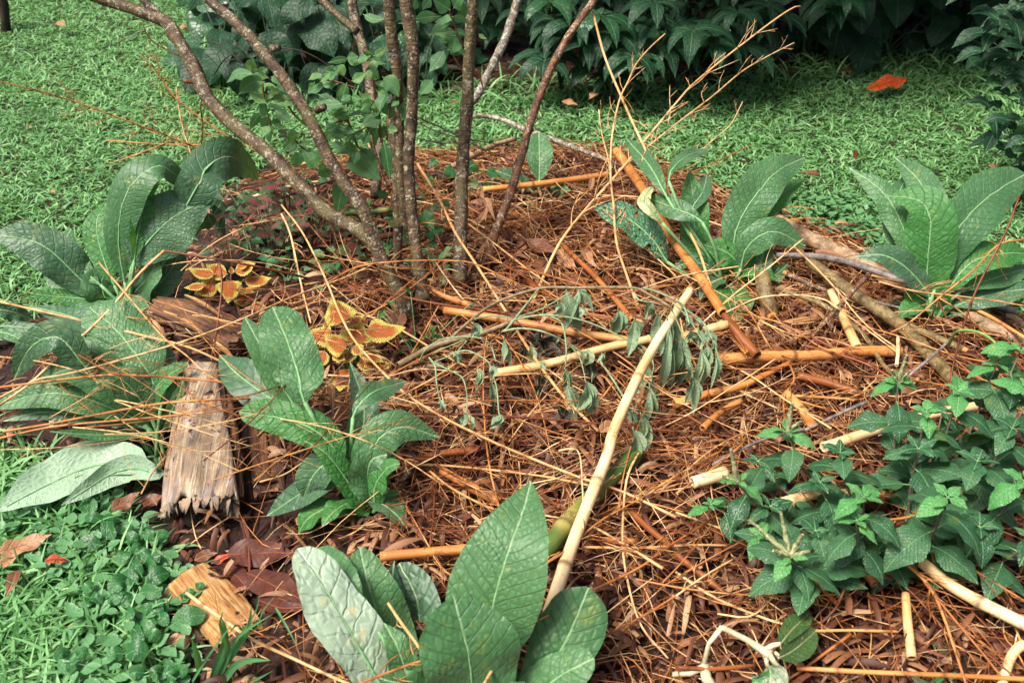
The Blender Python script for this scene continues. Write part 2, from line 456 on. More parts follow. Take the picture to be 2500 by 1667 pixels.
def coleus(name, centre, centre2, margin, margin2, veincol, lo, hi, toothy=.28):
    s = NT(name); at = s.attr('tint'); lc = s.attr('lc')
    sep = s.n('ShaderNodeSeparateColor'); s.l(at.outputs['Color'], sep.inputs[0]); rnd, t, au = sep.outputs
    sx = s.n('ShaderNodeSeparateXYZ'); s.l(lc.outputs['Vector'], sx.inputs[0])
    vec = lc.outputs['Vector']
    absu = s.math('ABSOLUTE', sx.outputs[0])
    ph = s.math('MULTIPLY', s.math('SUBTRACT', sx.outputs[1], s.math('MULTIPLY', absu, .7)), 190)
    pp = s.math('PINGPONG', ph, 0.5)
    lat = s.math('SUBTRACT', 1.0, s.smooth(pp, .05, .2))
    vo = s.n('ShaderNodeTexVoronoi', feature='DISTANCE_TO_EDGE'); s.l(vec, vo.inputs['Vector']); vo.inputs['Scale'].default_value = 260
    net = s.math('SUBTRACT', 1.0, s.smooth(vo.outputs[0], 0, .14))
    e = s.math('ADD', au, s.math('MULTIPLY', s.math('SUBTRACT', s.noise(vec, 90, 3), .5), toothy * 2))
    e = s.math('SUBTRACT', e, s.math('MULTIPLY', lat, .10))
    e = s.math('MAXIMUM', e, s.math('ADD', s.math('MULTIPLY', t, 1.1), -.22))
    c = s.mix(s.noise(vec, 45, 3), centre, centre2)
    mg = s.mix(s.noise(vec, 60, 2), margin, margin2)
    col = s.mix(s.smooth(e, lo, hi), c, mg)
    col = s.mix(s.math('MULTIPLY', s.math('MAXIMUM', lat, net), .55), col, veincol)
    nrm = s.bump(s.math('ADD', s.smooth(vo.outputs[0], 0, .4), s.smooth(pp, .05, .3)), .0011)
    return s.pbr(col, .5, nrm, spec=.4, transl=(.5, .3, .05, 1), tf=.2)
M['coleus'] = coleus('coleus_leaf_orange', (.42, .085, .018), (.64, .20, .03), (.78, .70, .16), (.60, .62, .12), (.16, .03, .012), .46, .72)
M['red_coleus'] = coleus('coleus_leaf_magenta', (.62, .04, .14), (.26, .02, .05), (.06, .17, .055), (.03, .09, .03), (.08, .02, .03), .14, .46)

def bamboo(name, dark, midc, light, rough=.33, gloss=.35, green=None, bias=0.0):
    s = NT(name); at = s.attr('tint'); lc = s.attr('lc')
    sep = s.n('ShaderNodeSeparateColor'); s.l(at.outputs['Color'], sep.inputs[0]); rnd, nd, t = sep.outputs
    oi = s.n('ShaderNodeObjectInfo')
    tc = s.n('ShaderNodeTexCoord')
    vec = s.scalev(lc.outputs['Vector'], (260, 9, 1))
    o2 = s.n('ShaderNodeVectorMath', operation='ADD'); s.l(vec, o2.inputs[0])
    cb = s.n('ShaderNodeCombineXYZ'); s.l(s.math('MULTIPLY', rnd, 91), cb.inputs[0]); s.l(s.math('MULTIPLY', rnd, 37), cb.inputs[1]); s.l(cb.outputs[0], o2.inputs[1])
    streak = s.noise(o2.outputs[0], 1.0, 3)
    big = s.noise(tc.outputs['Object'], 9, 3)
    f = s.math('ADD', s.math('ADD', s.math('MULTIPLY', streak, .45), s.math('MULTIPLY', big, .7)), s.math('ADD', s.math('MULTIPLY', rnd, .2), -.22 + bias))
    col = s.ramp(f, [(.12, dark), (.42, midc), (.75, light)])
    if green:
        g = s.noise(tc.outputs['Object'], 7, 2, dist=.5)
        col = s.mix(s.smooth(g, .42, .60), col, green)
    st_ = s.noise(tc.outputs['Object'], 26, 4, .7)
    col = s.mix(s.math('MULTIPLY', s.smooth(st_, .54, .66), .6), col, tuple(c * .8 for c in dark))
    fine = s.noise(tc.outputs['Object'], 330, 3)
    col = s.mix(s.smooth(fine, .66, .74), col, tuple(c * .35 for c in dark))
    col = s.mix(s.math('MULTIPLY', s.smooth(nd, .25, .9), .75), col, tuple(c * .45 for c in dark))  # dark joints, and the painted shade inside hollow ends
    nrm = s.bump(s.math('ADD', streak, s.math('MULTIPLY', fine, .3)), .0006)
    return s.pbr(col, s.math('ADD', s.math('MULTIPLY', streak, .25), rough), nrm, spec=gloss)
M['bamboo_pale'] = bamboo('bamboo_pale', (.24, .10, .035), (.60, .35, .14), (.84, .64, .38), bias=.10)
M['bamboo'] = bamboo('bamboo_orange', (.15, .042, .010), (.44, .16, .038), (.70, .38, .13), bias=.02)
M['bamboo_brown'] = bamboo('bamboo_brown', (.060, .016, .006), (.24, .070, .017), (.48, .18, .05))
M['bamboo_green'] = bamboo('bamboo_green', (.10, .075, .018), (.27, .24, .05), (.36, .30, .11), green=(.05, .11, .02))
M['twig_pale'] = bamboo('twig_pale', (.24, .09, .028), (.58, .31, .12), (.82, .58, .32), bias=.05)
M['twig'] = bamboo('twig_orange', (.10, .026, .007), (.36, .125, .032), (.70, .37, .13))
M['twig_red'] = bamboo('twig_red_brown', (.045, .011, .005), (.16, .038, .012), (.36, .12, .04))

def bark(name, dark, midc, lichen, amt=.60, bscale=1.0, bump=.0022, moss=None):
    s = NT(name); tc = s.n('ShaderNodeTexCoord'); o = tc.outputs['Object']; lc = s.attr('lc')
    n1 = s.noise(o, 45 * bscale, 5, .65); n2 = s.noise(o, 190 * bscale, 4, .6); n3 = s.noise(o, 52 * bscale, 5, .75, dist=.6)
    col = s.mix(s.smooth(n1, .35, .65), dark, midc)
    col = s.mix(s.math('MULTIPLY', s.smooth(n2, .5, .75), .5), col, tuple(c * .4 for c in dark))
    if moss:
        col = s.mix(s.smooth(s.noise(o, 15 * bscale, 3), .48, .66), col, moss)
    col = s.mix(s.math('MULTIPLY', s.smooth(s.math('ADD', s.math('MULTIPLY', n3, .7), s.math('MULTIPLY', n2, .35)), amt, amt + .07), .85), col, lichen)
    col = s.mix(s.math('MULTIPLY', s.smooth(s.noise(o, 240, 2), .68, .73), .8), col, tuple(min(1, c * 1.3) for c in lichen))
    ring = s.noise(s.scalev(lc.outputs['Vector'], (12, 130, 1)), 1.0, 2)
    h = s.math('ADD', s.math('ADD', n1, s.math('MULTIPLY', n2, .6)), s.math('MULTIPLY', ring, .6))
    return s.pbr(col, .62, s.bump(h, bump), spec=.45)
M['bark'] = bark('shrub_bark', (.026, .014, .008), (.115, .066, .032), (.33, .31, .21), .55, bump=.0045, moss=(.09, .07, .025))
M['bark_red'] = bark('shrub_bark_red', (.05, .016, .009), (.19, .075, .03), (.38, .34, .24), .55, bump=.004)
M['bark_pale'] = bark('shrub_bark_lichen', (.07, .05, .035), (.20, .16, .11), (.48, .47, .40), .52)
M['bark_olive'] = bark('branch_bark_olive', (.085, .055, .018), (.22, .155, .062), (.52, .45, .30), .62, bscale=1.4, bump=.0012)
M['bark_tan'] = bark('branch_bark_tan', (.17, .10, .055), (.40, .26, .15), (.62, .52, .40), .6, bump=.0012)
M['bark_grey'] = bark('branch_grey', (.10, .08, .075), (.27, .22, .20), (.45, .42, .42), .62, bump=.001)
M['bark_dark'] = bark('twig_dark', (.018, .010, .010), (.045, .022, .018), (.12, .10, .09), .70, bump=.0006)

def wood(name, c0, c1, c2, c3, sc=1.0, bump=.0035, patch=(.30, .12, .03)):
    s = NT(name); lc = s.attr('lc'); tc = s.n('ShaderNodeTexCoord')
    v = s.scalev(lc.outputs['Vector'], (75 * sc, 6 * sc, 1)); v2 = s.scalev(lc.outputs['Vector'], (520 * sc, 14 * sc, 1))
    n1 = s.noise(v, 1.0, 5, .65, 1.1); n2 = s.noise(v2, 1.0, 3); n3 = s.noise(tc.outputs['Object'], 16, 4, .6)
    f = s.math('ADD', s.math('MULTIPLY', n1, .65), s.math('MULTIPLY', n3, .5))
    col = s.ramp(f, [(.36, c0), (.50, c1), (.58, c2), (.70, c3)])
    pt = s.noise(s.scalev(lc.outputs['Vector'], (26 * sc, 9 * sc, 1)), 1.0, 3, .6)
    col = s.mix(s.math('MULTIPLY', s.smooth(pt, .50, .66), .7), col, patch)
    pt2 = s.noise(s.scalev(lc.outputs['Vector'], (60 * sc, 7 * sc, 3)), 1.7, 3, .6)
    col = s.mix(s.math('MULTIPLY', s.smooth(pt2, .56, .70), .6), col, tuple(q * .5 for q in c0))
    col = s.mix(s.math('MULTIPLY', s.smooth(n2, .56, .72), .55), col, tuple(c * .5 for c in c0))
    col = s.mix(s.smooth(s.noise(tc.outputs['Object'], 30, 3, .6), .62, .70), col, (.02, .012, .012))
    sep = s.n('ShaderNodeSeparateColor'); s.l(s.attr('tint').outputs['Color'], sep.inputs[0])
    col = s.mix(s.smooth(sep.outputs[1], .4, 1), col, (.025, .011, .008))  # high tint goes near black; paints the shaded void in ragged log ends
    return s.pbr(col, .5, s.bump(s.math('ADD', n1, s.math('MULTIPLY', n2, .7)), bump), spec=.45)
M['wood_grey'] = wood('weathered_wood', (.05, .028, .022), (.20, .15, .12), (.30, .20, .12), (.56, .46, .33), patch=(.36, .29, .29))
M['wood_orange'] = wood('split_wood_orange', (.10, .04, .012), (.26, .11, .032), (.40, .20, .065), (.54, .34, .15), bump=.004)
M['wood_rot'] = wood('rotten_wood', (.018, .008, .006), (.055, .022, .014), (.13, .055, .024), (.22, .10, .04), bump=.005, patch=(.05, .018, .010))

def litter_mat(name, stops, rough=.55, tf=.1):
    s = NT(name); at = s.attr('tint'); lc = s.attr('lc')
    sep = s.n('ShaderNodeSeparateColor'); s.l(at.outputs['Color'], sep.inputs[0]); rnd, t, au = sep.outputs
    tc = s.n('ShaderNodeTexCoord')
    col = s.ramp(rnd, stops)
    st = s.noise(s.scalev(lc.outputs['Vector'], (900, 30, 1)), 1.0, 2)
    col = s.mix(s.math('MULTIPLY', st, .45), col, (.03, .012, .008))
    sp = s.noise(tc.outputs['Object'], 140, 3)
    col = s.mix(s.math('MULTIPLY', s.smooth(sp, .58, .68), .7), col, (.035, .014, .010))
    return s.pbr(col, rough, s.bump(st, .0005), spec=.4, transl=(.35, .14, .05, 1), tf=tf)
M['litter'] = litter_mat('leaf_litter_brown', [(0, (.022, .006, .004)), (.35, (.060, .018, .009)), (.65, (.145, .048, .020)), (.88, (.29, .125, .055)), (1, (.54, .33, .18))])
def dry_mat(name, a, b, vein, lat=80, cells=120, pillow=.0012):
    s = NT(name); at = s.attr('tint'); lc = s.attr('lc'); vec = lc.outputs['Vector']
    sx = s.n('ShaderNodeSeparateXYZ'); s.l(vec, sx.inputs[0]); absu = s.math('ABSOLUTE', sx.outputs[0])
    ph = s.math('MULTIPLY', s.math('SUBTRACT', sx.outputs[1], s.math('MULTIPLY', absu, .9)), lat)
    latm = s.math('SUBTRACT', 1.0, s.smooth(s.math('PINGPONG', ph, .5), .03, .12))
    mid = s.math('SUBTRACT', 1.0, s.smooth(absu, .0008, .002))
    n = s.noise(vec, 35, 4, .6); n2 = s.noise(vec, 160, 3)
    col = s.mix(s.smooth(n, .3, .7), a, b)
    col = s.mix(s.math('MULTIPLY', s.smooth(n2, .55, .68), .6), col, tuple(c * .4 for c in a))
    col = s.mix(s.math('MAXIMUM', s.math('MULTIPLY', latm, .4), mid), col, vein)
    h = s.math('SUBTRACT', s.math('MULTIPLY', n2, .5), s.math('MAXIMUM', latm, mid))
    return s.pbr(col, .5, s.bump(h, pillow), spec=.4, transl=tuple(b) + (1,), tf=.1)
M['dry_red'] = dry_mat('dry_leaf_red', (.36, .035, .010), (.52, .10, .02), (.14, .02, .01), lat=45)
M['dry_tan'] = dry_mat('dry_leaf_tan', (.26, .12, .06), (.42, .22, .12), (.46, .27, .14), lat=60)
M['dry_brown'] = dry_mat('dry_leaf_brown', (.10, .036, .018), (.20, .080, .040), (.26, .12, .06), lat=60)
M['dry_dark'] = dry_mat('dry_leaf_dark_red', (.045, .012, .008), (.11, .028, .015), (.18, .055, .025), lat=70)

def grass_mat():
    s = NT('lawn_grass'); sep = s.n('ShaderNodeSeparateColor'); s.l(s.attr('tint').outputs['Color'], sep.inputs[0]); rnd, t, au = sep.outputs
    col = s.ramp(rnd, [(0, (.080, .215, .070)), (.40, (.135, .335, .115)), (.85, (.225, .46, .19)), (.985, (.34, .55, .24)), (1, (.32, .26, .10))])
    tc = s.n('ShaderNodeTexCoord')
    pt = s.noise(tc.outputs['Object'], 2.3, 4, .6)
    col = s.mix(s.math('MULTIPLY', s.smooth(pt, .52, .72), .55), col, (.05, .14, .045))
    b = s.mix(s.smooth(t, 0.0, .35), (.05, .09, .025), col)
    return s.pbr(b, .5, None, spec=.4, transl=(.20, .42, .07, 1), tf=.3)
M['grass'] = grass_mat()
def soil_mat():
    s = NT('ground_soil'); tc = s.n('ShaderNodeTexCoord'); o = tc.outputs['Object']
    n1 = s.noise(o, 5, 5, .6); n2 = s.noise(o, 70, 5, .7); n3 = s.noise(o, 300, 3)
    g = s.mix(s.smooth(n2, .35, .7), (.010, .020, .008), (.035, .050, .018))
    return s.pbr(s.mix(s.smooth(n1, .4, .7), g, (.03, .018, .010)), .8, s.bump(s.math('ADD', n2, n3), .006), spec=.2)
M['soil'] = soil_mat()
def bed_mat():
    s = NT('mulch_soil'); tc = s.n('ShaderNodeTexCoord'); o = tc.outputs['Object']
    n1 = s.noise(o, 9, 5, .6); n2 = s.noise(o, 90, 5, .7)
    c = s.mix(s.smooth(n2, .35, .7), (.008, .004, .003), (.045, .017, .011))
    c = s.mix(s.math('MULTIPLY', s.smooth(n1, .5, .7), .5), c, (.11, .045, .024))
    return s.pbr(c, .75, s.bump(n2, .008), spec=.3)
M['mulch'] = bed_mat()
def simple(name, c1, c2, sc=60, rough=.55, bump=.001):
    s = NT(name); tc = s.n('ShaderNodeTexCoord'); n = s.noise(tc.outputs['Object'], sc, 4)
    return s.pbr(s.mix(s.smooth(n, .35, .65), c1, c2), rough, s.bump(n, bump), spec=.4)
M['wilt_stem'] = simple('wilted_stem', (.15, .22, .11), (.24, .32, .18), 90)
M['wilt_wood'] = simple('wilted_branch_wood', (.12, .085, .04), (.24, .17, .09), 90)
M['basil_stem'] = simple('basil_stem', (.10, .06, .06), (.16, .14, .09), 90)
M['shrub_twig'] = simple('shrub_shoot_red', (.12, .028, .014), (.16, .09, .04), 90)
M['flower'] = simple('basil_flower_spike', (.20, .26, .09), (.38, .36, .22), 300)
M['violet'] = simple('violet_petal', (.10, .05, .55), (.16, .10, .75), 90)
M['pale_stem'] = simple('pale_stem', (.36, .33, .20), (.55, .50, .35), 60, bump=.002)
M['stalk'] = simple('leaf_stalk', (.12, .28, .11), (.20, .38, .17), 90)
M['green_twig'] = simple('green_vine', (.12, .24, .05), (.24, .36, .10), 60)
M['cut_orange'] = simple('fresh_cut_wood', (.45, .14, .03), (.65, .32, .10), 120, bump=.003)
# ------------------------------------------------------------------ bulk strips (grass, litter)
def strips(name, C, Sd, W, rnd, mats, parent=None, mid=None, mi=None):
    """C (N,L,3) centres, Sd (N,L,3) unit side vectors, W (N,L) half widths; mid: (N,L,3) offset of an extra middle row"""
    N, L, _ = C.shape
    K = 3 if mid is not None else 2
    V = np.zeros((N, L, K, 3), np.float32)
    V[:, :, 0] = C - Sd * W[..., None]
    V[:, :, K - 1] = C + Sd * W[..., None]
    if K == 3: V[:, :, 1] = C + mid
    idx = np.arange(N * L * K).reshape(N, L, K)
    F = []
    for k in range(K - 1):
        F.append(np.stack([idx[:, :-1, k], idx[:, :-1, k + 1], idx[:, 1:, k + 1], idx[:, 1:, k]], -1).reshape(-1, 4))
    F = np.concatenate(F)
    me = bpy.data.meshes.new(name)
    me.vertices.add(N * L * K); me.vertices.foreach_set('co', V.ravel())
    me.loops.add(F.size); me.loops.foreach_set('vertex_index', F.ravel().astype(np.int32))
    me.polygons.add(len(F)); me.polygons.foreach_set('loop_start', np.arange(0, F.size, 4, dtype=np.int32))
    me.polygons.foreach_set('loop_total', np.full(len(F), 4, np.int32))
    if not isinstance(mats, (list, tuple)): mats = [mats]
    for m in mats: me.materials.append(m)
    me.polygons.foreach_set('use_smooth', np.ones(len(F), bool))
    t = np.broadcast_to(np.linspace(0, 1, L)[None, :, None], (N, L, K))
    au = np.abs(np.linspace(-1, 1, K))[None, None, :] * np.ones((N, L, 1))
    r = np.broadcast_to(np.asarray(rnd)[:, None, None], (N, L, K))
    tn = np.stack([r, t, au, np.ones((N, L, K))], -1).astype(np.float32)
    a = me.attributes.new('tint', 'FLOAT_COLOR', 'POINT'); a.data.foreach_set('color', tn.ravel())
    seg = np.concatenate([np.zeros((N, 1)), np.cumsum(np.linalg.norm(np.diff(C, axis=1), axis=2), axis=1)], 1)
    lu = np.linspace(-1, 1, K)[None, None, :] * W[..., None] + np.asarray(rnd)[:, None, None] * 13
    lv = np.broadcast_to(seg[..., None], (N, L, K)) + np.asarray(rnd)[:, None, None] * 7
    l3 = np.stack([lu, lv, np.zeros_like(lu)], -1).astype(np.float32)
    a = me.attributes.new('lc', 'FLOAT_VECTOR', 'POINT'); a.data.foreach_set('vector', l3.ravel())
    me.update(calc_edges=True); me.validate()
    return link(name, me, parent)
rng = np.random.default_rng(11)
def blades(name, x, y, ln, w, mats, droop=1.1, tilt0=(0.15, 0.9), L=4, lift=0.0, mid=False, rnd=None, curlz=0.0, z=None):
    N = len(x)
    az = rng.uniform(0, 2 * np.pi, N)
    el = np.pi / 2 - rng.uniform(tilt0[0], tilt0[1], N)
    bend = droop * rng.uniform(.5, 1.3, N)
    C = np.zeros((N, L, 3)); Sd = np.zeros((N, L, 3))
    p = np.stack([x, y, (gz(x, y) if z is None else z) + lift], -1)
    d = ln / (L - 1)
    rol = rng.normal(0, .5, N)
    for i in range(L):
        e = el - bend * i / (L - 1)
        T = np.stack([np.cos(e) * np.cos(az), np.cos(e) * np.sin(az), np.sin(e)], -1)
        if i: p = p + T * d[:, None]
        C[:, i] = p
        H = np.stack([-np.sin(az), np.cos(az), np.zeros(N)], -1); Nn = np.cross(T, H)
        Sd[:, i] = H * np.cos(rol)[:, None] + Nn * np.sin(rol)[:, None]
    g = gz(C[..., 0], C[..., 1]) + 0.003
    if z is None: C[..., 2] = np.maximum(C[..., 2], g)
    prof = np.interp(np.linspace(0, 1, L), [0, .3, .65, 1], [.75, 1, .75, .04])
    W = w[:, None] * prof[None]
    r = rng.uniform(0, 1, N) if rnd is None else rnd
    m = None
    if mid:
        m = -np.cross(Sd, np.roll(C, -1, 1) - C); nn = np.linalg.norm(m, axis=2, keepdims=True) + 1e-9
        m = m / nn * (W * .45)[..., None]
    return strips(name, C, Sd, W, r, mats, mid=m)

# ------------------------------------------------------------------ ground
def sheet():
    gx = np.concatenate([[-120, -30, -12], np.arange(-6, 6.01, .08), [12, 30, 120]]); gy = np.concatenate([[-40, -10, -3], np.arange(-1, 9.01, .08), [14, 40, 160]])
    X, Y = np.meshgrid(gx, gy); Z = gz(X, Y) - np.where(inside(X, Y, bed_poly), .03, 0)
    edge = (X < -5.9) | (X > 5.9) | (Y < -.9) | (Y > 8.9)
    Z = np.where(edge & ((np.abs(X) > 6.1) | (Y > 9.1) | (Y < -1.1)), -0.02, Z)
    nx, ny = len(gx), len(gy)
    v = np.stack([X, Y, Z], -1).reshape(-1, 3)
    f = [(j * nx + i, j * nx + i + 1, (j + 1) * nx + i + 1, (j + 1) * nx + i) for j in range(ny - 1) for i in range(nx - 1)]
    me = bpy.data.meshes.new('ground'); me.from_pydata(v.tolist(), [], f); me.materials.append(M['soil'])
    me.polygons.foreach_set('use_smooth', [True] * len(f))
    tag(link('ground', me), 'dark soil of the lawn under the grass', kind='structure')
    st = .03
    gx = np.arange(-1.9, 2.6, st); gy = np.arange(.2, 3.9, st)
    X, Y = np.meshgrid(gx, gy)
    I = inside(X, Y, bed_poly)
    Z = gz(X, Y) + .004 + .006 * np.sin(X * 37 + 3 * np.sin(Y * 13)) * np.sin(Y * 41) 
    Z = np.where(I, Z, gz(X, Y) - .012)
    nx, ny = len(gx), len(gy)
    f = []
    for j in range(ny - 1):
        for i in range(nx - 1):
            if I[j, i] or I[j + 1, i] or I[j, i + 1] or I[j + 1, i + 1]:
                f.append((j * nx + i, j * nx + i + 1, (j + 1) * nx + i + 1, (j + 1) * nx + i))
    me = bpy.data.meshes.new('planting_bed'); me.from_pydata(np.stack([X, Y, Z], -1).reshape(-1, 3).tolist(), [], f); me.materials.append(M['mulch'])
    me.polygons.foreach_set('use_smooth', [True] * len(f))
    tag(link('planting_bed', me), 'mound of dark brown mulch in the garden bed', kind='structure')
sheet()

# hedge bed edge (behind the lawn), from the photo
hedge_px = [(560, 30), (555, 150), (560, 225), (700, 245), (900, 245), (1100, 232), (1270, 240), (1400, 232), (1600, 225), (1720, 215), (1860, 190), (2000, 175), (2200, 165), (2400, 160), (2480, 300), (2700, 420)]
hedge_poly = np.array([[flat(*p).x, flat(*p).y] for p in hedge_px] + [[4.5, 3.3], [9, 4], [9, 14], [-3.5, 14], [-2.2, 6.2]])
def soft_keep(x, y, poly, s):
    d = polydist(x, y, poly) * np.where(inside(x, y, poly), -1, 1)
    return rng.uniform(-s, s, x.shape) < d
def frustum(x, y, m=1.12):
    return np.abs(x) < (0.53 * np.hypot(np.maximum(y, .1), 1.45) * m + .1)
def scatter(n, x0, x1, y0, y1):
    x = rng.uniform(x0, x1, n); y = rng.uniform(y0, y1, n)
    k = frustum(x, y); return x[k], y[k]
x, y = scatter(640000, -4.2, 4.2, .75, 7.2)
k = soft_keep(x, y, bed_poly, .05) & soft_keep(x, y, hedge_poly, .06)
# clumpy growth
cl = np.array([mnoise.noise(Vector((a * 9, b * 9, 3))) for a, b in zip(x[k], y[k])])
x, y, = x[k], y[k]
far = np.clip(y / 5.5, .2, 1)
keep = (rng.uniform(-1.1, .0, len(x)) < cl) & (rng.uniform(0, 1, len(x)) < np.where(y > 4.4, .7, .95))
x, y, cl = x[keep], y[keep], cl[keep]
ln = rng.uniform(.024, .052, len(x)) * (1 + .25 * cl); w = rng.uniform(.0017, .0034, len(x))
near = y < 2.2
tag(blades('lawn_grass', x, y, ln, w, M['grass'], L=4, tilt0=(.2, 1.25), droop=1.2), 'short broad bladed green lawn grass around the bed', 'grass', kind='stuff')
# longer grass at the left front corner
x, y = scatter(15000, -1.6, -.25, .7, 1.75); k = soft_keep(x, y, bed_poly, .05); x, y = x[k], y[k]
tag(blades('tall_grass', x, y, rng.uniform(.05, .12, len(x)), rng.uniform(.0022, .0045, len(x)), M['grass'], L=6, tilt0=(.2, 1.1), droop=1.4), 'longer curved grass blades at the left front corner of the lawn', 'grass', kind='stuff')
x, y = scatter(30000, -2.8, 4.2, 3.6, 5.2); dd_ = polydist(x, y, hedge_poly); k = (dd_ < .12) & (rng.uniform(0, 1, len(x)) < .5)
x, y = x[k], y[k]
tag(blades('edge_grass', x, y, rng.uniform(.07, .17, len(x)), rng.uniform(.0025, .004, len(x)), M['grass'], L=6, tilt0=(.1, .9), droop=1.3), 'unmown grass tufts along the foot of the dark shrubs', 'grass', kind='stuff')
# small round-leaved ground cover through the lawn near the front left and by the right branch
def herb(name, n, box, label, size, mat, poly=None, dens=None, lift=.02, hmax=.05):
    x, y = scatter(n, *box)
    if poly is not None:
        k = inside(x, y, poly); x, y = x[k], y[k]
    N = len(x)
    hz = gz(x, y) + rng.uniform(lift, hmax, N)
    ln = rng.uniform(size * .6, size * 1.25, N)
    L = 6
    az = rng.uniform(0, 2 * np.pi, N); el = rng.uniform(-.3, .7, N); bend = rng.uniform(.2, 1.0, N)
    C = np.zeros((N, L, 3)); Sd = np.zeros((N, L, 3)); p = np.stack([x, y, hz], -1)
    for i in range(L):
        e = el - bend * i / (L - 1)
        T = np.stack([np.cos(e) * np.cos(az), np.cos(e) * np.sin(az), np.sin(e)], -1)
        if i: p = p + T * (ln / (L - 1))[:, None]
        C[:, i] = p; Sd[:, i] = np.stack([-np.sin(az), np.cos(az), rng.normal(0, .2, N) * 0], -1)
    C[..., 2] = np.maximum(C[..., 2], gz(C[..., 0], C[..., 1]) + .004)
    W = (ln * .34)[:, None] * np.array([.15, .8, 1, .85, .5, .03])[None]
    m = np.zeros((N, L, 3)); m[..., 2] = -(W * .3)
    return tag(strips(name, C, Sd, W, rng.uniform(0, 1, N), mat, mid=m), label, 'ground cover', kind='stuff')
P2 = lambda L_: np.array([[flat(*p).x, flat(*p).y] for p in L_])
herb('ground_cover', 8500, (-1.6, .2, .6, 2.0), 'low round leaved weeds creeping beside the cut log', .030, M['weed'],
     P2([(60, 1190), (230, 1180), (330, 1260), (400, 1360), (490, 1420), (500, 1530), (470, 1720), (150, 1720), (200, 1500), (60, 1400), (-20, 1260)]))
herb('ground_cover', 9000, (.3, 2.2, 1.9, 3.4), 'small leaved weeds in the grass behind the olive branches', .026, M['weed'],
     P2([(1850, 470), (2050, 480), (2250, 560), (2480, 640), (2500, 700), (2200, 640), (2000, 570), (1850, 520)]))

# ------------------------------------------------------------------ leaf litter and fine tangle
def region_x(x, y):   # photo column of a ground point
    fy = y * cp + CAM_H * sp
    return 1250 + FPX * x / fy
def region_y(x, y):
    fy = y * cp + (CAM_H - .05) * sp
    return 833.5 - FPX * (y * sp - (CAM_H - .05) * cp) / fy
x, y = scatter(56000, -1.5, 2.4, .5, 3.6); k = inside(x, y, bed_poly) & (polydist(x, y, bed_poly) > .02); x, y = x[k], y[k]
col = region_x(x, y); row = region_y(x, y)
k = rng.uniform(0, 1, len(x)) < np.where(col < 850, .22, 1.0) * np.where((col < 1000) & (row < 760), .5, 1.0); x, y = x[k], y[k]
N = len(x)
tag(blades('leaf_litter', x, y, rng.uniform(.03, .085, N), rng.uniform(.0025, .0062, N), M['litter'], L=5, tilt0=(.9, 1.9), droop=1.0,
           mid=True, z=gz(x, y) + rng.uniform(.004, .030, N)), 'carpet of dry narrow bamboo leaves covering the mound', 'leaf litter', kind='stuff')
x, y = scatter(13000, -1.2, 2.4, .5, 3.6); k = inside(x, y, bed_poly) & (polydist(x, y, bed_poly) > .03); x, y = x[k], y[k]
k = (region_x(x, y) > 900) | (rng.uniform(0, 1, len(x)) < .3); x, y = x[k], y[k]; N = len(x)
tag(blades('leaf_litter', x, y, rng.uniform(.04, .095, N), rng.uniform(.003, .008, N), M['litter'], L=6, tilt0=(.8, 1.9), droop=1.6,
           mid=True, rnd=rng.uniform(.3, 1, N), z=gz(x, y) + rng.uniform(.015, .055, N)), 'curled papery bamboo leaves caught on top of the straw', 'leaf litter', kind='stuff')
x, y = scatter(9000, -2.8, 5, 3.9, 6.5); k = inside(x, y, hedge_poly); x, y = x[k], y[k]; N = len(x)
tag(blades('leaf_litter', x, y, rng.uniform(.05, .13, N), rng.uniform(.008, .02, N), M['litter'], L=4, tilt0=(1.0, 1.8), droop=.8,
           mid=True, rnd=rng.uniform(0, .35, N)), 'brown fallen leaves under the dark shrubs', 'leaf litter', kind='stuff')  # tint held to its dark end, painting shade under the shrubs

def twig(mb, pts, r0, r1, sides=0, slen=(.04, .12), knots=.07, n=6, jit=.0, rnd=None, upb=.3, sub=True):
    rnd = RND.random() if rnd is None else rnd
    C, nodes = tube(mb, pts, [r0, (r0 + r1) / 2, r1], n=n, knots=knots, rnd=rnd, seg=max(6, min(48, int(sum((Vector(pts[i + 1]) - Vector(pts[i])).length for i in range(len(pts) - 1)) / .016))))
    m = len(C) - 1
    for q in range(sides):
        f = RND.uniform(.18, .97); i = int(f * m); i = max(1, min(m - 1, i))
        T = (C[i + 1] - C[i - 1]).normalized()
        R = Vector((RND.gauss(0, 1), RND.gauss(0, 1), RND.gauss(0, 1) * .6 + upb)); R = (R - T * R.dot(T)).normalized()
        Ls = RND.uniform(*slen) * (1.1 - .5 * f)
        a = RND.uniform(.45, .95)
        d1 = (T * math.cos(a) + R * math.sin(a)).normalized()
        d2 = (T * math.cos(a * .6) + R * math.sin(a * .6) + Vector((RND.gauss(0, .25), RND.gauss(0, .25), RND.gauss(0, .2)))).normalized()
        b = C[i]; mid = b + d1 * Ls * .5; e = mid + d2 * Ls * .5
        for z_ in (mid, e):
            g_ = gzf(z_.x, z_.y) + .004
            if z_.z < g_: z_.z = g_
        rr = max(.0005, (r0 + (r1 - r0) * f) * .45)
        tube(mb, [b, mid, e], [rr, rr * .8, rr * .5], n=4, knots=.03, rnd=rnd, seg=6)
        if sub and RND.random() < .6:
            R2 = Vector((RND.gauss(0, 1), RND.gauss(0, 1), RND.gauss(0, .6))).normalized()
            e2 = mid + (d2 + R2 * .8).normalized() * Ls * .35
            if e2.z < gzf(e2.x, e2.y) + .004: e2.z = gzf(e2.x, e2.y) + .004
            tube(mb, [mid, e2], [rr * .7, rr * .4], n=4, rnd=rnd, seg=3)
    return C

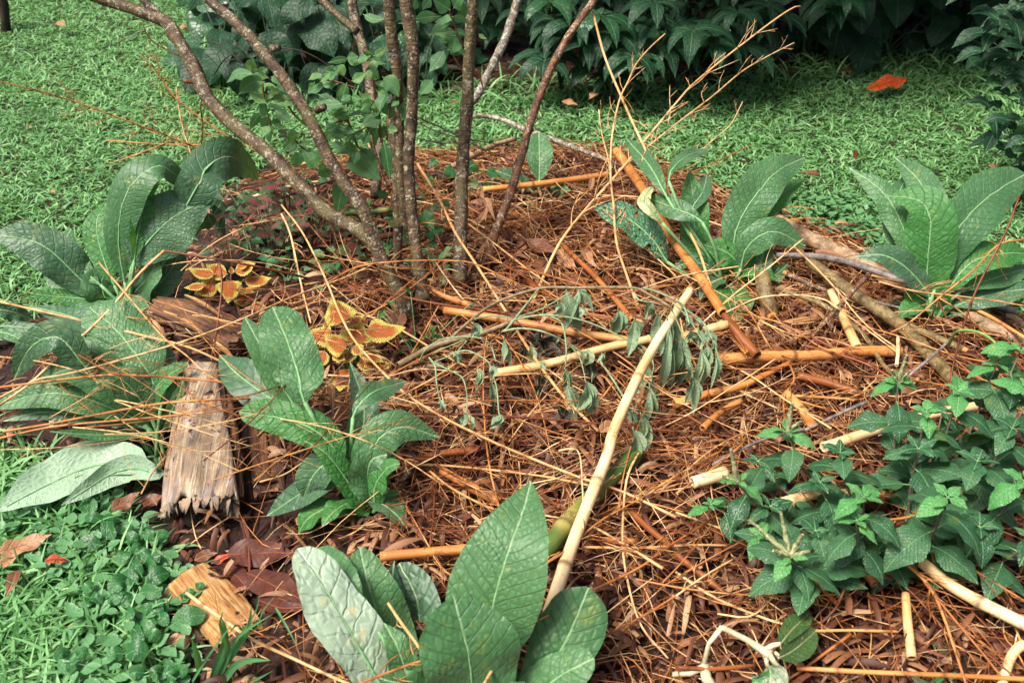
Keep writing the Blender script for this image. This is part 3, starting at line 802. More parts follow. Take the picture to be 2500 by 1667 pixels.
def rand_twig_pts(x, y, L, az, h0, tilt, curve):
    P = []
    for i in range(5):
        f = i / 4 - .5
        a = az + curve * f
        px_, py_ = x + math.cos(a) * L * f, y + math.sin(a) * L * f
        P.append(Vector((px_, py_, gzf(px_, py_) + max(.006, h0 + tilt * f * L + .01 * math.sin(f * 7 + az * 3)))))
    return P
def bed_spots(n, colmin=0):
    out = []
    while len(out) < n:
        a = rng.uniform(-1.3, 2.3, 200); b = rng.uniform(.55, 3.4, 200)
        k = inside(a, b, bed_poly) & frustum(a, b, 1.05) & (polydist(a, b, bed_poly) > .06)
        a, b = a[k], b[k]; c = region_x(a, b); r = region_y(a, b)
        pr = np.where(c < 620, .10, np.where(c < 900, .34, 1.0)) * np.where((c < 1000) & (r < 720) & (r > 480), .35, 1.0) * np.where(r > 1300, .8, 1)
        q = rng.uniform(0, 1, len(a)) < pr
        out += list(zip(a[q], b[q]))
    return out[:n]
mb = MB()
for x, y in bed_spots(4600):
    L = RND.uniform(.08, .34); r = RND.choice([.0006, .0008, .0010, .0013, .0017])
    C = tube(mb, rand_twig_pts(x, y, L, RND.uniform(0, 6.3), RND.uniform(.01, .055), RND.gauss(0, .12), RND.gauss(0, .35)), [r, r * .5], n=4, knots=.05, seg=7, mi=RND.choice([0, 0, 0, 1, 1, 2, 2]), caps=False)
tag(mb.build('twig_litter', [M['twig'], M['twig_red'], M['twig_pale']]), 'tangle of short fine bamboo straw matted over the mound', 'twig litter', kind='stuff')
LANDMARKS = [((960, 700), 'at the foot of the shrub trunks'), ((1150, 430), 'at the far edge of the mound'), ((1400, 560), 'in the leaf pile behind the wilted branch'), ((1300, 880), 'under the wilted branch'),
 ((1480, 1080), 'beside the long slanting pole'), ((1750, 960), 'below the thick bright bamboo pole'), ((1750, 700), 'behind the broken stake'), ((2050, 750), 'among the olive branches'), ((2150, 1180), 'beneath the basil bush'),
 ((2200, 1500), 'in the front right corner of the mound'), ((1750, 1480), 'in front of the basil flower spikes'), ((1480, 1450), 'right of the front comfrey'), ((1100, 1220), 'behind the front comfrey'), ((900, 950), 'over the centre comfrey leaves'),
 ((640, 1250), 'right of the cut log'), ((650, 1550), 'near the orange log piece'), ((500, 980), 'across the cut log'), ((250, 900), 'over the left comfrey leaves'), ((650, 620), 'before the red coleus'), ((1650, 1200), 'left of the basil flower spikes'), ((860, 820), 'around the larger orange coleus')]
COLW = {'twig': 'orange', 'twig_pale': 'pale tan', 'twig_red': 'reddish brown'}
def twig_label(P, m, L, ns):
    c = P[len(P) // 2] - Vector((0, 0, CAM_H)); d = c.dot(Vector((0, cp, -sp)))
    qx, qy = 1250 + FPX * c.x / d, 833.5 - FPX * c.dot(Vector((0, sp, cp))) / d
    lm = min(LANDMARKS, key=lambda a: (a[0][0] - qx) ** 2 + (a[0][1] - qy) ** 2)[1]
    ln = 'short' if L < .26 else ('long' if L > .42 else 'medium length')
    sh = 'bare' if ns == 0 else ('branching' if ns > 4 else 'forked')
    a = abs(math.degrees(math.atan2(abs((P[-1] - P[0]).y), abs((P[-1] - P[0]).x) + 1e-6)))
    way = 'lying crosswise' if a < 30 else ('pointing away' if a > 60 else 'lying aslant')
    return f"{ln.replace('medium length', 'mid-length')} {sh} {COLW[m]} twig {way} {lm}", 'loose dry bamboo twigs ' + lm
for x, y in bed_spots(105):
    mb = MB()
    L = RND.uniform(.22, .62); r = RND.choice([.0014, .0018, .0022, .0026, .003])
    ns_ = RND.choice([0, 1, 2, 3, 5]); m_ = RND.choice(['twig', 'twig', 'twig', 'twig_red', 'twig_pale'])
    PT = rand_twig_pts(x, y, L, RND.gauss(2.4, .9) if RND.random() < .5 else RND.uniform(0, 6.3), RND.uniform(.03, .085), RND.gauss(0, .16), RND.gauss(0, .3))
    twig(mb, PT, r, r * .45,
         sides=ns_, slen=(.03, .10), sub=False, n=5)
    la_, gr_ = twig_label(PT, m_, L, ns_)
    tag(mb.build('bamboo_twig', M[m_]), la_, 'twig', gr_)
# ------------------------------------------------------------------ broad leaved rosette plants
def leaf3(spec, Y, dy, base=None, clear=.012):
    """photo line of a midrib -> 3D points starting at plant distance Y and moving dy along the line of sight towards the tip"""
    px = S(spec); n = len(px); P = []
    for i, q in enumerate(px):
        f = i / (n - 1)
        P.append(D(q[0], q[1], Y + dy * (f ** 1.3) + (q[2] if len(q) > 2 else 0), clear))
    return P
def plant(name, base_px, label, leaves, mat='comfrey', shape='comfrey', cat='plant', group=None, h=0.0, b0=.22, stalk=.0042, nl=26, nw=10, extra=5):
    b = G(*base_px, h)
    root = thing(name, b, label, cat, group)
    for L in leaves:
        spec, w = L[0], L[1]
        o = dict(L[2]) if len(L) > 2 else {}
        m = o.pop('mat', mat); dy = o.pop('dy', -.04); roll = o.pop('roll', RND.uniform(-14, 14)); sh = o.pop('shape', shape); cl_ = o.pop('clear', .012)
        tip = S(spec)[-1]; rise = base_px[1] - tip[1]
        if rise > 40: dy += .42 * rise * pxm(b)
        P = leaf3(spec, b.y + o.pop('y0', 0), dy, None, cl_)
        nb = o.pop('nb', False)
        if not nb: P = [b + Vector((RND.uniform(-.015, .015), RND.uniform(-.01, .02), .005))] + P
        # fraction of the line that is stalk
        seg = [(P[i + 1] - P[i]).length for i in range(len(P) - 1)]; tot = sum(seg)
        bb = o.pop('b0', None)
        if bb is None: bb = b0 if nb else min(.55, (seg[0] + .03 * tot) / tot)
        c = P[len(P) // 2]
        ww = w * ZS * pxm(c)
        if spec[0] == '*': ww = w * pxm(c)
        ww *= 1.13
        mb = MB()
        kw = dict(fold=o.pop('fold', RND.uniform(.08, .3)), curl=o.pop('curl', RND.uniform(.0, .2)), wave=o.pop('wave', RND.uniform(.07, .19)),
                  wfreq=o.pop('wfreq', RND.uniform(1.6, 3.2)), crump=o.pop('crump', .035))
        blade(mb, P, ww, sh, nl=nl, nw=nw, roll=roll, b0=bb, stalk=stalk, **kw, **o)
        mb.build('leaf', [M[m], M['stalk']], root)
    for k in range(extra):
        az = RND.uniform(0, 6.283); L = RND.uniform(.10, .17) * (pxm(b) / .001) ** .3; d = Vector((math.cos(az), math.sin(az), 0)); q = b.copy(); P = [b.copy()]; e = RND.uniform(.7, 1.3)
        for i in range(5):
            q = q + (d * math.cos(e) + UP * math.sin(e)) * L / 4; e -= RND.uniform(.3, .55); q.z = max(q.z, gzf(q.x, q.y) + .012); P.append(q.copy())
        mb = MB(); blade(mb, P, L * RND.uniform(.2, .28), shape, nl=20, nw=8, fold=.2, wave=.14, wfreq=2.5, crump=.05, b0=.3, stalk=stalk * .7, roll=RND.uniform(-20, 20), ref=UP - d * .3)
        mb.build('leaf', [M[RND.choice(['comfrey', 'comfrey_dark', 'comfrey_bright'])], M['stalk']], root)
    return root
CB, CD, CS = 'comfrey_bright', 'comfrey_dark', 'comfrey_spots'
plant('comfrey_plant', (318, 770), 'upright large leaved green comfrey with folded tall leaves against the left lawn', [
 ('D1330,-120 1380,-240 1520,-330 1660,-270 1750,-170', 130, dict(mat=CD, dy=.12, y0=.10, b0=.3, roll=-10)),
 ('D1290,80 1380,-60 1480,-110', 100, dict(mat=CD, dy=.1, y0=.10, roll=-20)),
 ('D850,560 800,200 870,-110 1060,-262 1200,-190 1270,-60', 118, dict(dy=.05, roll=16, mat='comfrey')),
 ('D900,430 930,200 990,-60 1080,-160', 60, dict(mat=CB, dy=.0, y0=-.01, roll=-30)),
 ('D780,560 690,330 650,120 730,-30', 85, dict(mat=CB, dy=.02, roll=20)),
 ('D880,450 1000,250 1190,70 1450,-60', 185, dict(mat=CD, dy=-.02, roll=-8, fold=.1)),
 ('D720,660 520,480 280,270 -70,190', 135, dict(mat=CD, dy=-.06, roll=8, fold=.1)),
 ('D700,560 520,400 450,250 480,160', 75, dict(dy=.05)),
 ('D860,700 620,640 380,620 180,590', 62, dict(mat=CB, dy=-.06)),
 ('D760,700 570,600 430,560 290,470', 60, dict(roll=180, dy=-.02)),
 ('D800,760 900,600 1020,470 1050,350', 100, dict(dy=-.05, shape='lobed', wave=.2)),
 ('D760,720 700,600 690,500 740,440', 120, dict(dy=-.02, mat='comfrey', shape='lobed')),
 ('D900,700 1050,560 1180,400 1200,250', 90, dict(mat=CD, dy=.03)),
])
plant('comfrey_plant', (395, 1120), 'wide comfrey clump with many spreading leaves left of the cut log', [
 ('D1000,1150 860,960 640,820 430,740 210,690', 88, dict(mat=CD, dy=.0, roll=-20, y0=.06)),
 ('D1050,1250 930,1030 790,850 600,690', 190, dict(dy=-.02, roll=0, fold=.12, y0=.03, shape='round')),
 ('D900,1350 700,1100 500,950 290,860', 90, dict(dy=-.03, roll=10)),
 ('D700,1250 500,1000 380,890 210,960 90,1180', 100, dict(mat=CD, dy=-.06, roll=14)),
 ('D960,1430 740,1230 490,1110 260,1190', 115, dict(dy=-.06, roll=-5)),
 ('D1000,1500 700,1350 350,1270 -80,1370', 100, dict(dy=-.08, roll=0, mat='comfrey')),
 ('D1020,1530 760,1440 300,1400 20,1460', 62, dict(mat=CD, dy=-.08)),
 ('D1040,1480 960,1330 850,1200 700,1110', 125, dict(dy=-.08, roll=-10, shape='lobed')),
 ('D1050,1500 1000,1360 1090,1190 1280,1060', 78, dict(mat=CB, dy=-.03, roll=16)),
 ('D1060,1560 700,1555 330,1530', 38, dict(dy=-.1)),
 ('D1080,1400 1120,1200 1050,1000 1020,850', 100, dict(mat=CD, dy=.05)),
 ('G1060,130 820,85 600,110 300,240 -40,420', 160, dict(clear=.07, roll=166, dy=-.12, fold=-.1, b0=.30, y0=-.02)),
 ('G1065,145 900,118 760,150 600,250 410,370', 78, dict(clear=.08, roll=196, dy=-.12, fold=-.15, b0=.25)),
 ('D1090,1560 1200,1300 1240,1150', 40, dict(dy=-.04)),
 ('G1000,180 960,230 900,290', 40, dict(dy=-.05)),
])
plant('comfrey_plant', (-25, 860), 'flat dark leaves of a low comfrey at the left edge of the lawn', extra=1, leaves=[
 ('D-20,830 150,830 330,845', 42, dict(mat=CD, dy=-.03)), ('D-60,740 60,720 230,780', 60, dict(mat=CD, dy=.02)), ('D-60,860 80,880 200,950', 40, dict(dy=-.05)),
 ('D-60,800 -100,700 -120,650', 50, dict()), ], group=None)
plant('comfrey_plant', (884, 1248), 'comfrey between the cut log and the orange coleus with two tall rounded leaves', [
 ('D2080,1380 2020,1150 1930,900 1840,690', 162, dict(dy=.0, y0=.02, roll=-4, shape='round', fold=.1, crump=.01)),
 ('D2080,1500 1880,1180 1740,920 1650,755', 100, dict(mat='comfrey', dy=.04, y0=.04, roll=-18)),
 ('D2060,1480 1800,1290 1600,1140 1480,1010', 125, dict(mat=CD, dy=.02, y0=.05, roll=12)),
 ('D2330,1760 2140,1530 1900,1440 1615,1400', 112, dict(mat=CB, dy=-.05, roll=10, shape='round')),
 ('E200,2000 300,1650 480,1500 765,1570', 115, dict(dy=.0, roll=-12)),
 ('E150,1900 240,1500 230,1300 150,1060', 90, dict(mat=CD, dy=.04, y0=.05)),
 ('E160,1500 260,1300 400,1230 525,1190', 75, dict(dy=.04, y0=.05)),
 ('E230,1900 330,1700 420,1560', 90, dict(mat=CD, dy=.06, y0=.05)),
 ('H310,350 270,180 300,60 400,20', 115, dict(dy=-.03, y0=-.03, roll=-14, shape='round', fold=.5, curl=.2)),
 ('H320,400 320,250 400,120 488,90', 80, dict(mat=CB, dy=-.05, y0=-.04, roll=30, shape='round')),
 ('D2350,1800 2220,1740 2100,1850 2050,1990', 105, dict(mat=CD, dy=-.02, roll=8)),
 ('D2360,1850 2200,1880 2030,1950 1800,2100', 92, dict(mat=CD, dy=-.02, roll=-14)),
 ('H250,390 190,400 230,470 285,525', 58, dict(dy=-.05)), ('H260,380 150,395 60,430', 34, dict(dy=-.05)),
 ('H320,420 350,330 420,300 490,285', 45, dict(dy=-.04)), ('H330,400 370,430 375,465', 35, dict(dy=-.04)),
 ('H250,390 130,200 -10,20 -160,-70', 80, dict(mat=CB, dy=-.04, y0=-.04, b0=.1)),
 ('H430,380 540,380 575,440', 38, dict(dy=-.02)),
])
plant('comfrey_plant', (1075, 1760), 'large front comfrey with broad quilted leaves at the bottom edge', [
 ('H560,1780 480,1300 430,960 450,740', 170, dict(mat=CD, dy=.05, y0=.10, roll=-10, shape='ovate')),
 ('H700,1780 640,1350 600,1000 480,760', 165, dict(mat=CD, dy=.03, y0=.12, roll=14, shape='round')),
 ('H620,1780 440,1370 290,960 215,655', 175, dict(mat='comfrey', dy=.02, y0=.08, roll=-4, shape='round')),
 ('H200,1000 60,790 -70,660', 90, dict(mat='comfrey', dy=.02, y0=.12, shape='round')),
 ('H1020,1720 1110,1080 1230,650 1320,400 1372,200', 275, dict(dy=.04, y0=.03, roll=6, b0=.16, shape='lobed', fold=.14, crump=.015, wave=.07, wfreq=2)),
 ('H1000,1900 960,1430 900,1180 850,985', 300, dict(dy=-.02, y0=-.05, roll=-6, b0=.05, shape='round', fold=.1, crump=.015, nb=True)),
 ('H1330,1850 1500,1480 1640,1220 1760,920', 215, dict(dy=.02, y0=.0, roll=-8, shape='fiddle', fold=.12, wave=.06, crump=.02, b0=.10)),
 ('H1250,1900 1450,1620 1620,1490 1800,1400', 165, dict(dy=-.03, y0=-.03, roll=8, shape='round', b0=.10, nb=True)),
 ('H600,1650 480,1350 380,1160', 95, dict(mat='comfrey', dy=.0, y0=.02)),
 ('H720,1800 580,1620 350,1530', 110, dict(dy=-.03, y0=-.02)),
 ('H760,1700 650,1520 570,1410', 50, dict(dy=.0, y0=.03)),
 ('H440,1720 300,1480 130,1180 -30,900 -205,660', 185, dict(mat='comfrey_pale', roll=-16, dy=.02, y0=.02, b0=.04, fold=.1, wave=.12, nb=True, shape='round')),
 ('H1100,1900 1250,1700 1330,1560', 120, dict(dy=-.04, y0=-.04)),
], nl=34, nw=14)
plant('comfrey_plant', (1772, 712), 'comfrey in the middle right with upright leaves beside the orange bamboo', [
 ('F370,420 420,130 590,-130 720,-250 875,-320', 130, dict(dy=.05, y0=.03, roll=-14, mat='comfrey')),
 ('F260,440 140,220 120,-20 92,-235', 92, dict(dy=.02, y0=.03, roll=6, mat=CB)),
 ('F440,360 560,90 700,-60 870,-180', 92, dict(mat=CB, dy=.06, y0=.06, roll=20)),
 ('F430,460 480,290 650,180 880,280', 92, dict(dy=-.03, roll=-12, mat='comfrey')),
 ('F400,540 430,420 340,320 190,270', 110, dict(dy=-.02, mat=CB, roll=-10, holes=.55)),
 ('F470,560 500,440 560,330 480,250', 110, dict(dy=.0, mat='comfrey')),
 ('F500,500 600,450 660,480 760,395', 58, dict(dy=-.02)),
 ('F300,500 130,380 -10,430', 52, dict(dy=-.02, mat=CS, holes=.5)),
 ('F330,520 280,540 300,620', 50, dict(dy=-.03)),
 ('E2330,420 2200,240 2020,90 1790,10', 100, dict(dy=.03, mat=CS, holes=.42, roll=-10)),
 ('B2560,1540 2320,1400 2125,1325', 66, dict(dy=.03, mat='comfrey')),
 ('B2330,1400 2180,1130 2010,930', 55, dict(dy=.08, y0=.05, roll=14, mat='comfrey')),
 ('B2200,1440 2140,1350 2200,1250', 42, dict(mat='cream_leaf', dy=.03, roll=20)),
 ('C-30,1300 40,1080 240,1005', 42, dict(dy=.1, y0=.05)),
 ('C100,1500 180,1300 210,1180', 50, dict(dy=.05, y0=.06, mat=CD)),
 ('F560,470 575,380 600,300', 20, dict(dy=-.03)),
])
plant('comfrey_plant', (2270, 800), 'hazy green comfrey with a bright central leaf at the right edge', [
 ('F1650,560 1570,250 1420,-60 1170,-250', 90, dict(dy=.05, y0=.04, roll=-8)),
 ('F1740,500 1740,80 1650,-150 1475,-325', 105, dict(dy=.08, y0=.06, roll=10)),
 ('F1700,740 1700,380 1720,100 1640,-30 1440,-60', 165, dict(mat=CB, dy=-.01, roll=-6, shape='lobed')),
 ('F1740,600 1850,250 2080,-30 2360,-210', 150, dict(dy=.03, roll=-16, shape='round')),
 ('F1720,640 1570,440 1400,340 1210,350', 88, dict(mat=CD, dy=-.05)),
 ('F1800,640 1980,400 2200,330 2400,330', 105, dict(dy=.0, mat=CB)),
 ('F1850,700 2150,600 2450,560', 85, dict(mat=CD, dy=-.02)),
 ('F1760,820 1790,700 1850,600', 50, dict(mat=CB, dy=-.04, nb=True)),
 ('F1700,600 1540,220 1420,20', 100, dict(mat=CD, dy=.08, y0=.06)),
 ('F1650,400 1500,10 1560,-200', 70, dict(mat='comfrey', dy=.1, y0=.07)),
 ('F1900,600 2200,480 2420,420', 70, dict(mat='comfrey', dy=.03)),
 ('F1720,780 1680,640 1640,520', 60, dict(mat=CD, dy=.0)),
])
plant('comfrey_plant', (1318, 490), 'single pale comfrey leaf standing behind the thin leaning trunk', extra=0, leaves=[
 ('B1430,1230 1430,1050 1425,895', 75, dict(dy=.03, roll=0, shape='round')),
 ('B1470,1330 1560,1290 1640,1290', 45, dict(dy=-.03)), ('B1400,1330 1380,1400 1480,1430', 45, dict(dy=-.05)),
 ('B1390,1300 1250,1200 1130,1150', 55, dict(mat=CD))])

# ------------------------------------------------------------------ logs
def log(name, spec, radii_px, label, mat, h=(.05, .05), n=64, seg=60, squash=.7, rag0=.0, rag1=.05, flute=.12, cat='log', rolla=0.0):
    P0 = S(spec); m = len(P0); P = [G(q[0], q[1], h[0] + (h[1] - h[0]) * i / (m - 1)) for i, q in enumerate(P0)]
    c0 = P[m // 2]; root = thing(name, Vector((c0.x, c0.y, gzf(c0.x, c0.y))), label, cat)
    C = catmull(P, seg + 1); sc = pxm(c0)
    rr = np.interp(np.linspace(0, 1, seg + 1), np.linspace(0, 1, len(radii_px)), radii_px) * sc
    sd_ = RND.random() * 50
    mb = MB(); V = []; F = []; tn = []; lc = []
    ss = 0
    rs_ = RND.random() * 9
    rag = [(.5 + .5 * mnoise.noise(Vector((k * .3, rs_, 1))), max(0, min(1, .5 + .8 * mnoise.noise(Vector((math.cos(6.283 * k / n) * 3, math.sin(6.283 * k / n) * 3, rs_))) + .5 * (RND.random() - .5)))) for k in range(n)]
    for i, c in enumerate(C):
        if i: ss += (C[i] - C[i - 1]).length
        T = (C[min(i + 1, seg)] - C[max(i - 1, 0)]).normalized()
        A = T.cross(UP).normalized(); B = A.cross(T).normalized()
        for k in range(n):
            a = 2 * math.pi * k / n + rolla
            r = rr[i] * (1 + flute * mnoise.noise(Vector((math.cos(a) * 2.2, math.sin(a) * 2.2, ss * 2.5 + sd_))) * 1.8 + .05 * mnoise.noise(Vector((math.cos(a) * 7, math.sin(a) * 9, ss * 6 + sd_)))
                     + (.02) * mnoise.noise(Vector((math.cos(a) * 22, math.sin(a) * 22, ss * 9 + sd_))))
            p = c + A * math.cos(a) * r + B * math.sin(a) * r * squash
            e0 = max(0, 1 - i / (seg * .16)); e1 = max(0, 1 - (seg - i) / (seg * .16))
            p = p + T * (rag0 * rag[k][0] * e0) - T * (rag1 * rag[k][1] * e1) - B * (.25 * rag1 * rag[k][1] * e1 * e1)
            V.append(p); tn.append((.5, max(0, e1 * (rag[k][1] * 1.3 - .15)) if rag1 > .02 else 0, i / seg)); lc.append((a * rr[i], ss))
    for i in range(seg):
        for k in range(n):
            k2 = (k + 1) % n; F.append((i * n + k, i * n + k2, (i + 1) * n + k2, (i + 1) * n + k))
    # recessed rough ends; a ragged end is coloured dark like an unlit void
    for e, i in ((0, 0), (1, seg)):
        T = (C[1] - C[0]).normalized() if e == 0 else (C[seg - 1] - C[seg]).normalized()
        prev = [i * n + k for k in range(n)]
        for q, sh in enumerate((.8, .5)):
            o = len(V)
            for k in range(n):
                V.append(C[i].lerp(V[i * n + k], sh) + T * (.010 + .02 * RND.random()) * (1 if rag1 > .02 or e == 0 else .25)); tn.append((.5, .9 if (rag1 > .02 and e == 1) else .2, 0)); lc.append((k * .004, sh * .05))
            cur = list(range(o, o + n))
            for k in range(n):
                k2 = (k + 1) % n
                F.append((prev[k], prev[k2], cur[k2], cur[k]) if e == 1 else (prev[k2], prev[k], cur[k], cur[k2]))
            prev = cur
        F.append(tuple(prev) if e == 1 else tuple(prev[::-1]))
    mb.add(V, F, tn, lc); 
    mb.build('wood_body', M[mat], root)
    return root, C, rr
def splinters(root, C, rr, n, mat, at_end=True, ln=(.02, .05), name='splinter'):
    for k in range(n):
        a = RND.uniform(0, math.pi); i = -2 if at_end else 1
        T = (C[-1] - C[-4]).normalized() if at_end else (C[0] - C[3]).normalized()
        A = T.cross(UP).normalized(); B = A.cross(T)
        r = rr[i] * RND.uniform(.75, 1.0)
        b = C[i] + A * math.cos(a) * r + B * math.sin(a) * r * .7 - T * .015
        e = b + T * RND.uniform(*ln) + A * RND.gauss(0, .005) - UP * RND.uniform(0, .01)
        mb = MB(); w = RND.uniform(.0015, .007)
        blade(mb, [b, b.lerp(e, .5) + UP * .002, e], w, 'blade', nl=4, nw=2, fold=.2, wave=0, ref=B + UP * .3)
        mb.build(name, M[mat], root)
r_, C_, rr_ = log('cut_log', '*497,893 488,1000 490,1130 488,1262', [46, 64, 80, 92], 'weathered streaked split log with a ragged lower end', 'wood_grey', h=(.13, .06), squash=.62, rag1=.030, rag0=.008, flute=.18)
splinters(r_, C_, rr_, 44, 'wood_grey', ln=(.002, .035))
mb = MB(); P = [G(556, 950, .09), G(575, 1090, .075), G(588, 1215, .05)]
tube(mb, P, [.006, .010, .008], n=10, rough=.5, seg=24); mb.build('bark_strip', M['wood_rot'], r_)
r_, C_, rr_ = log('log_piece', '*455,1405 520,1470 590,1560', [58, 66, 60], 'short orange brown split log piece lying in the front litter', 'wood_orange', h=(.03, .02), squash=.35, rag1=.018, rag0=.004, flute=.06)
splinters(r_, C_, rr_, 10, 'wood_orange', ln=(.008, .02))
r_, C_, rr_ = log('rotten_log', '*372,745 450,765 530,800 590,850', [34, 50, 48, 36], 'dark rotten log half hidden behind the cut log', 'wood_rot', h=(.05, .045), squash=.6, rag1=.02, rag0=.02, flute=.2)
for a, b_ in (((452, 720), (545, 775)), ((470, 770), (580, 800)), ((400, 760), (500, 815)), ((520, 830), (590, 900))):
    mb = MB(); A_, B_ = G(*a, .115), G(*b_, .10)
    tube(mb, [A_, A_.lerp(B_, .5) + UP * .008, B_], [.004, .007, .003], n=6, rough=.3, seg=8, flat_k=.5); mb.build('splinter', M['wood_orange'], r_)
r_, C_, rr_ = log('rotten_log', '*625,1000 640,1110 652,1225', [34, 46, 38], 'crumbling red brown rotten log right of the cut log', 'wood_rot', h=(.012, .005), squash=.5, rag1=.02, rag0=.01, flute=.35)

# ------------------------------------------------------------------ bamboo poles
def pole(spec, w, label, mat='bamboo', h=(.05, .05), knots=.22, hollow=True, taper=None, rough=.0, name='bamboo_pole', Yr=None, cat='bamboo pole', n=14, knock=True):
    q = S(spec); m = len(q)
    if Yr: P = [D(a[0], a[1], Yr[0] + (Yr[1] - Yr[0]) * i / (m - 1)) for i, a in enumerate(q)]
    else: P = [G(a[0], a[1], (a[2] if len(a) > 2 else .02 + h[0] + (h[1] - h[0]) * i / (m - 1))) for i, a in enumerate(q)]
    w = w if isinstance(w, (list, tuple)) else [w, w * .92]
    R = [v * .41 * pxm(P[0 if i == 0 else -1]) for i, v in enumerate(w)] if len(w) == 2 else [v * .41 * pxm(P[len(P) // 2]) for v in w]
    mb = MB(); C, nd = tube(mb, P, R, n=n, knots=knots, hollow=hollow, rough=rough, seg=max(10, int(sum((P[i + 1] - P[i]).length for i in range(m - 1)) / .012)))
    o = mb.build(name, M[mat]); tag(o, label, cat)
    return o, C
pole('*1326,1545 1364,1425 1415,1281 1480,1118 1505,1035 1588,861 1686,708', [44, 25], 'long pale bamboo pole slanting upright from the front litter to the wilted leaves', 'bamboo_pale', h=(.035, .17), knots=.26)
pole('E1145,1135 1500,1070 1900,960 2190,905', 27, 'pale bamboo pole lying across the middle under the slanting pole', 'bamboo_pale', h=(.06, .09), knots=.35)
o, C = pole('E2160,905 *1640,829 1700,812 1778,791', [26, 27], 'split pale bamboo end with white frayed fibres', 'bamboo_pale', h=(.09, .12), hollow=False)
pole('E790,712 1200,775 1600,850 2035,915', [24, 24], 'bamboo pole with an open hollow end pointing at the shrub base', 'bamboo', h=(.045, .05), knots=.22)
pole('F275,1045 600,1025 900,1020 1240,990 1520,990', [36, 32], 'thick bright bamboo pole under the broken stake on the right', 'bamboo', h=(.055, .05), knots=.24)
pole('F-10,1345 250,1270 460,1215 780,1060', [30, 14], 'tapering bamboo stem reaching up to the bright pole', 'bamboo', h=(.04, .06), knots=.25)
pole('F180,1510 300,1400 440,1325', 21, 'short orange bamboo piece below the tapering stem', 'bamboo', h=(.04, .04))
pole('*1505,369 1570,463 1628,560 1657,605 1704,670 1766,765', [27, 30], 'glossy orange brown bamboo pole behind the middle right comfrey', 'bamboo', h=(.05, .09), knots=.20)
o, C = pole('*1768,768 1800,812 1848,868', [22, 34], 'broken frayed brown end of a bamboo stake', 'bamboo_brown', h=(.13, .10), hollow=True, rough=.3, knots=0)
pole('*1252,1412 1324,1353 1397,1263 1487,1172 1560,1098', [64, 46], 'thick green and yellow bamboo log beside the front comfrey', 'bamboo_green', h=(.05, .05), knots=.3)
pole('*928,1358 1040,1348 1160,1338', [30, 30], 'split bamboo pole running behind the front comfrey leaves', 'bamboo', h=(.04, .04))
pole('*1078,1147 1140,1183 1222,1226', [25, 31], 'broken bamboo piece pointing at the tall comfrey leaf', 'bamboo', h=(.04, .035))
pole('*975,1152 1060,1112 1160,1098', 25, 'dark brown bamboo piece right of the comfrey stalks', 'bamboo_brown', h=(.03, .03))
pole('B1050,1280 1450,1240 1900,1180', [17, 20], 'straight bamboo pole on the far side of the mound', 'bamboo', h=(.05, .06), knots=.3)
pole('F745,1270 840,1370 935,1510', [26, 30], 'short orange bamboo piece above the basil flower', 'bamboo', h=(.045, .045), knots=.08)
pole('F820,1150 1020,1200 1260,1280', 25, 'brown bamboo pole below the bright thick pole', 'bamboo_brown', h=(.04, .04))
pole('F1045,580 1130,760 1225,965', [22, 30], 'pale bamboo stub standing between the olive branches', 'bamboo_pale', h=(.09, .05))
pole('F1500,890 1500,1000 1490,1085', [10, 11], 'thin cream bamboo stub near the olive branch', 'bamboo_pale', h=(.08, .05))
pole('*2250,1372 2340,1440 2500,1522 2600,1570', [34, 40], 'pale brown bamboo pole leaving the photo at the right edge', 'bamboo_pale', h=(.07, .05), knots=.16)
pole('*2211,1450 2216,1520 2226,1606', [25, 30], 'short pale bamboo piece split open in the right front', 'bamboo_pale', h=(.05, .03))
pole('*2500,1570 2470,1600 2440,1690', 30, 'pale bamboo piece in the right bottom corner', 'bamboo_pale', h=(.05, .03))
pole('*1648,1352 1710,1400 1772,1450', 21, 'brown bamboo piece below the basil flowers', 'bamboo_brown', h=(.03, .03))
pole('*1690,1178 1725,1168 1772,1153', [36, 42], 'broken pale bamboo chunk left of the basil', 'bamboo_pale', h=(.05, .05))
pole('*2010,1092 2140,1050 2280,1010 2420,985', [32, 26], 'pale bamboo pole passing beneath the basil leaves', 'bamboo_pale', h=(.05, .05))
pole('*1900,1230 2000,1205 2130,1210', 34, 'cream bamboo pole glimpsed through the basil', 'bamboo_pale', h=(.05, .05))
pole('E1590,275 1840,520 2060,780', [14, 17], 'slim brown bamboo stem crossing the leaf pile', 'bamboo_brown', h=(.05, .06), knots=.18)
pole('*1541,1250 1590,1295 1640,1335', 20, 'red brown bamboo piece right of the slanting pole', 'bamboo_brown', h=(.03, .03))
pole('*1470,1318 1510,1318 1550,1322', 20, 'small bamboo end under the slanting pole', 'bamboo', h=(.02, .02))
pole('*1650,1628 1740,1632 1840,1624', [14, 12], 'thin brown bamboo stem along the bottom edge', 'bamboo_brown', h=(.03, .03), hollow=False)
pole('*1945,1630 2120,1640 2300,1647 2520,1658', [14, 15], 'long straight tan cane along the bottom right edge', 'bamboo', h=(.04, .04), hollow=False, knots=.2)
pole('*1962,1540 2070,1538 2190,1541', [8, 9], 'slim cane above the long bottom right cane', 'bamboo', h=(.04, .04), hollow=False)
pole('*840,590 900,583 965,572', [22, 18], 'orange bamboo pole half hidden behind the shrub trunks', 'bamboo_brown', h=(.05, .05))
pole('*840,520 900,517 960,512', [22, 18], 'olive bamboo pole behind the double trunk', 'bamboo_green', h=(.06, .06))
pole('*600,488 650,470 700,457 800,440', [10, 9], 'pale cane poking out left of the shrub over the red coleus', 'bamboo_pale', h=(.10, .07), hollow=False)
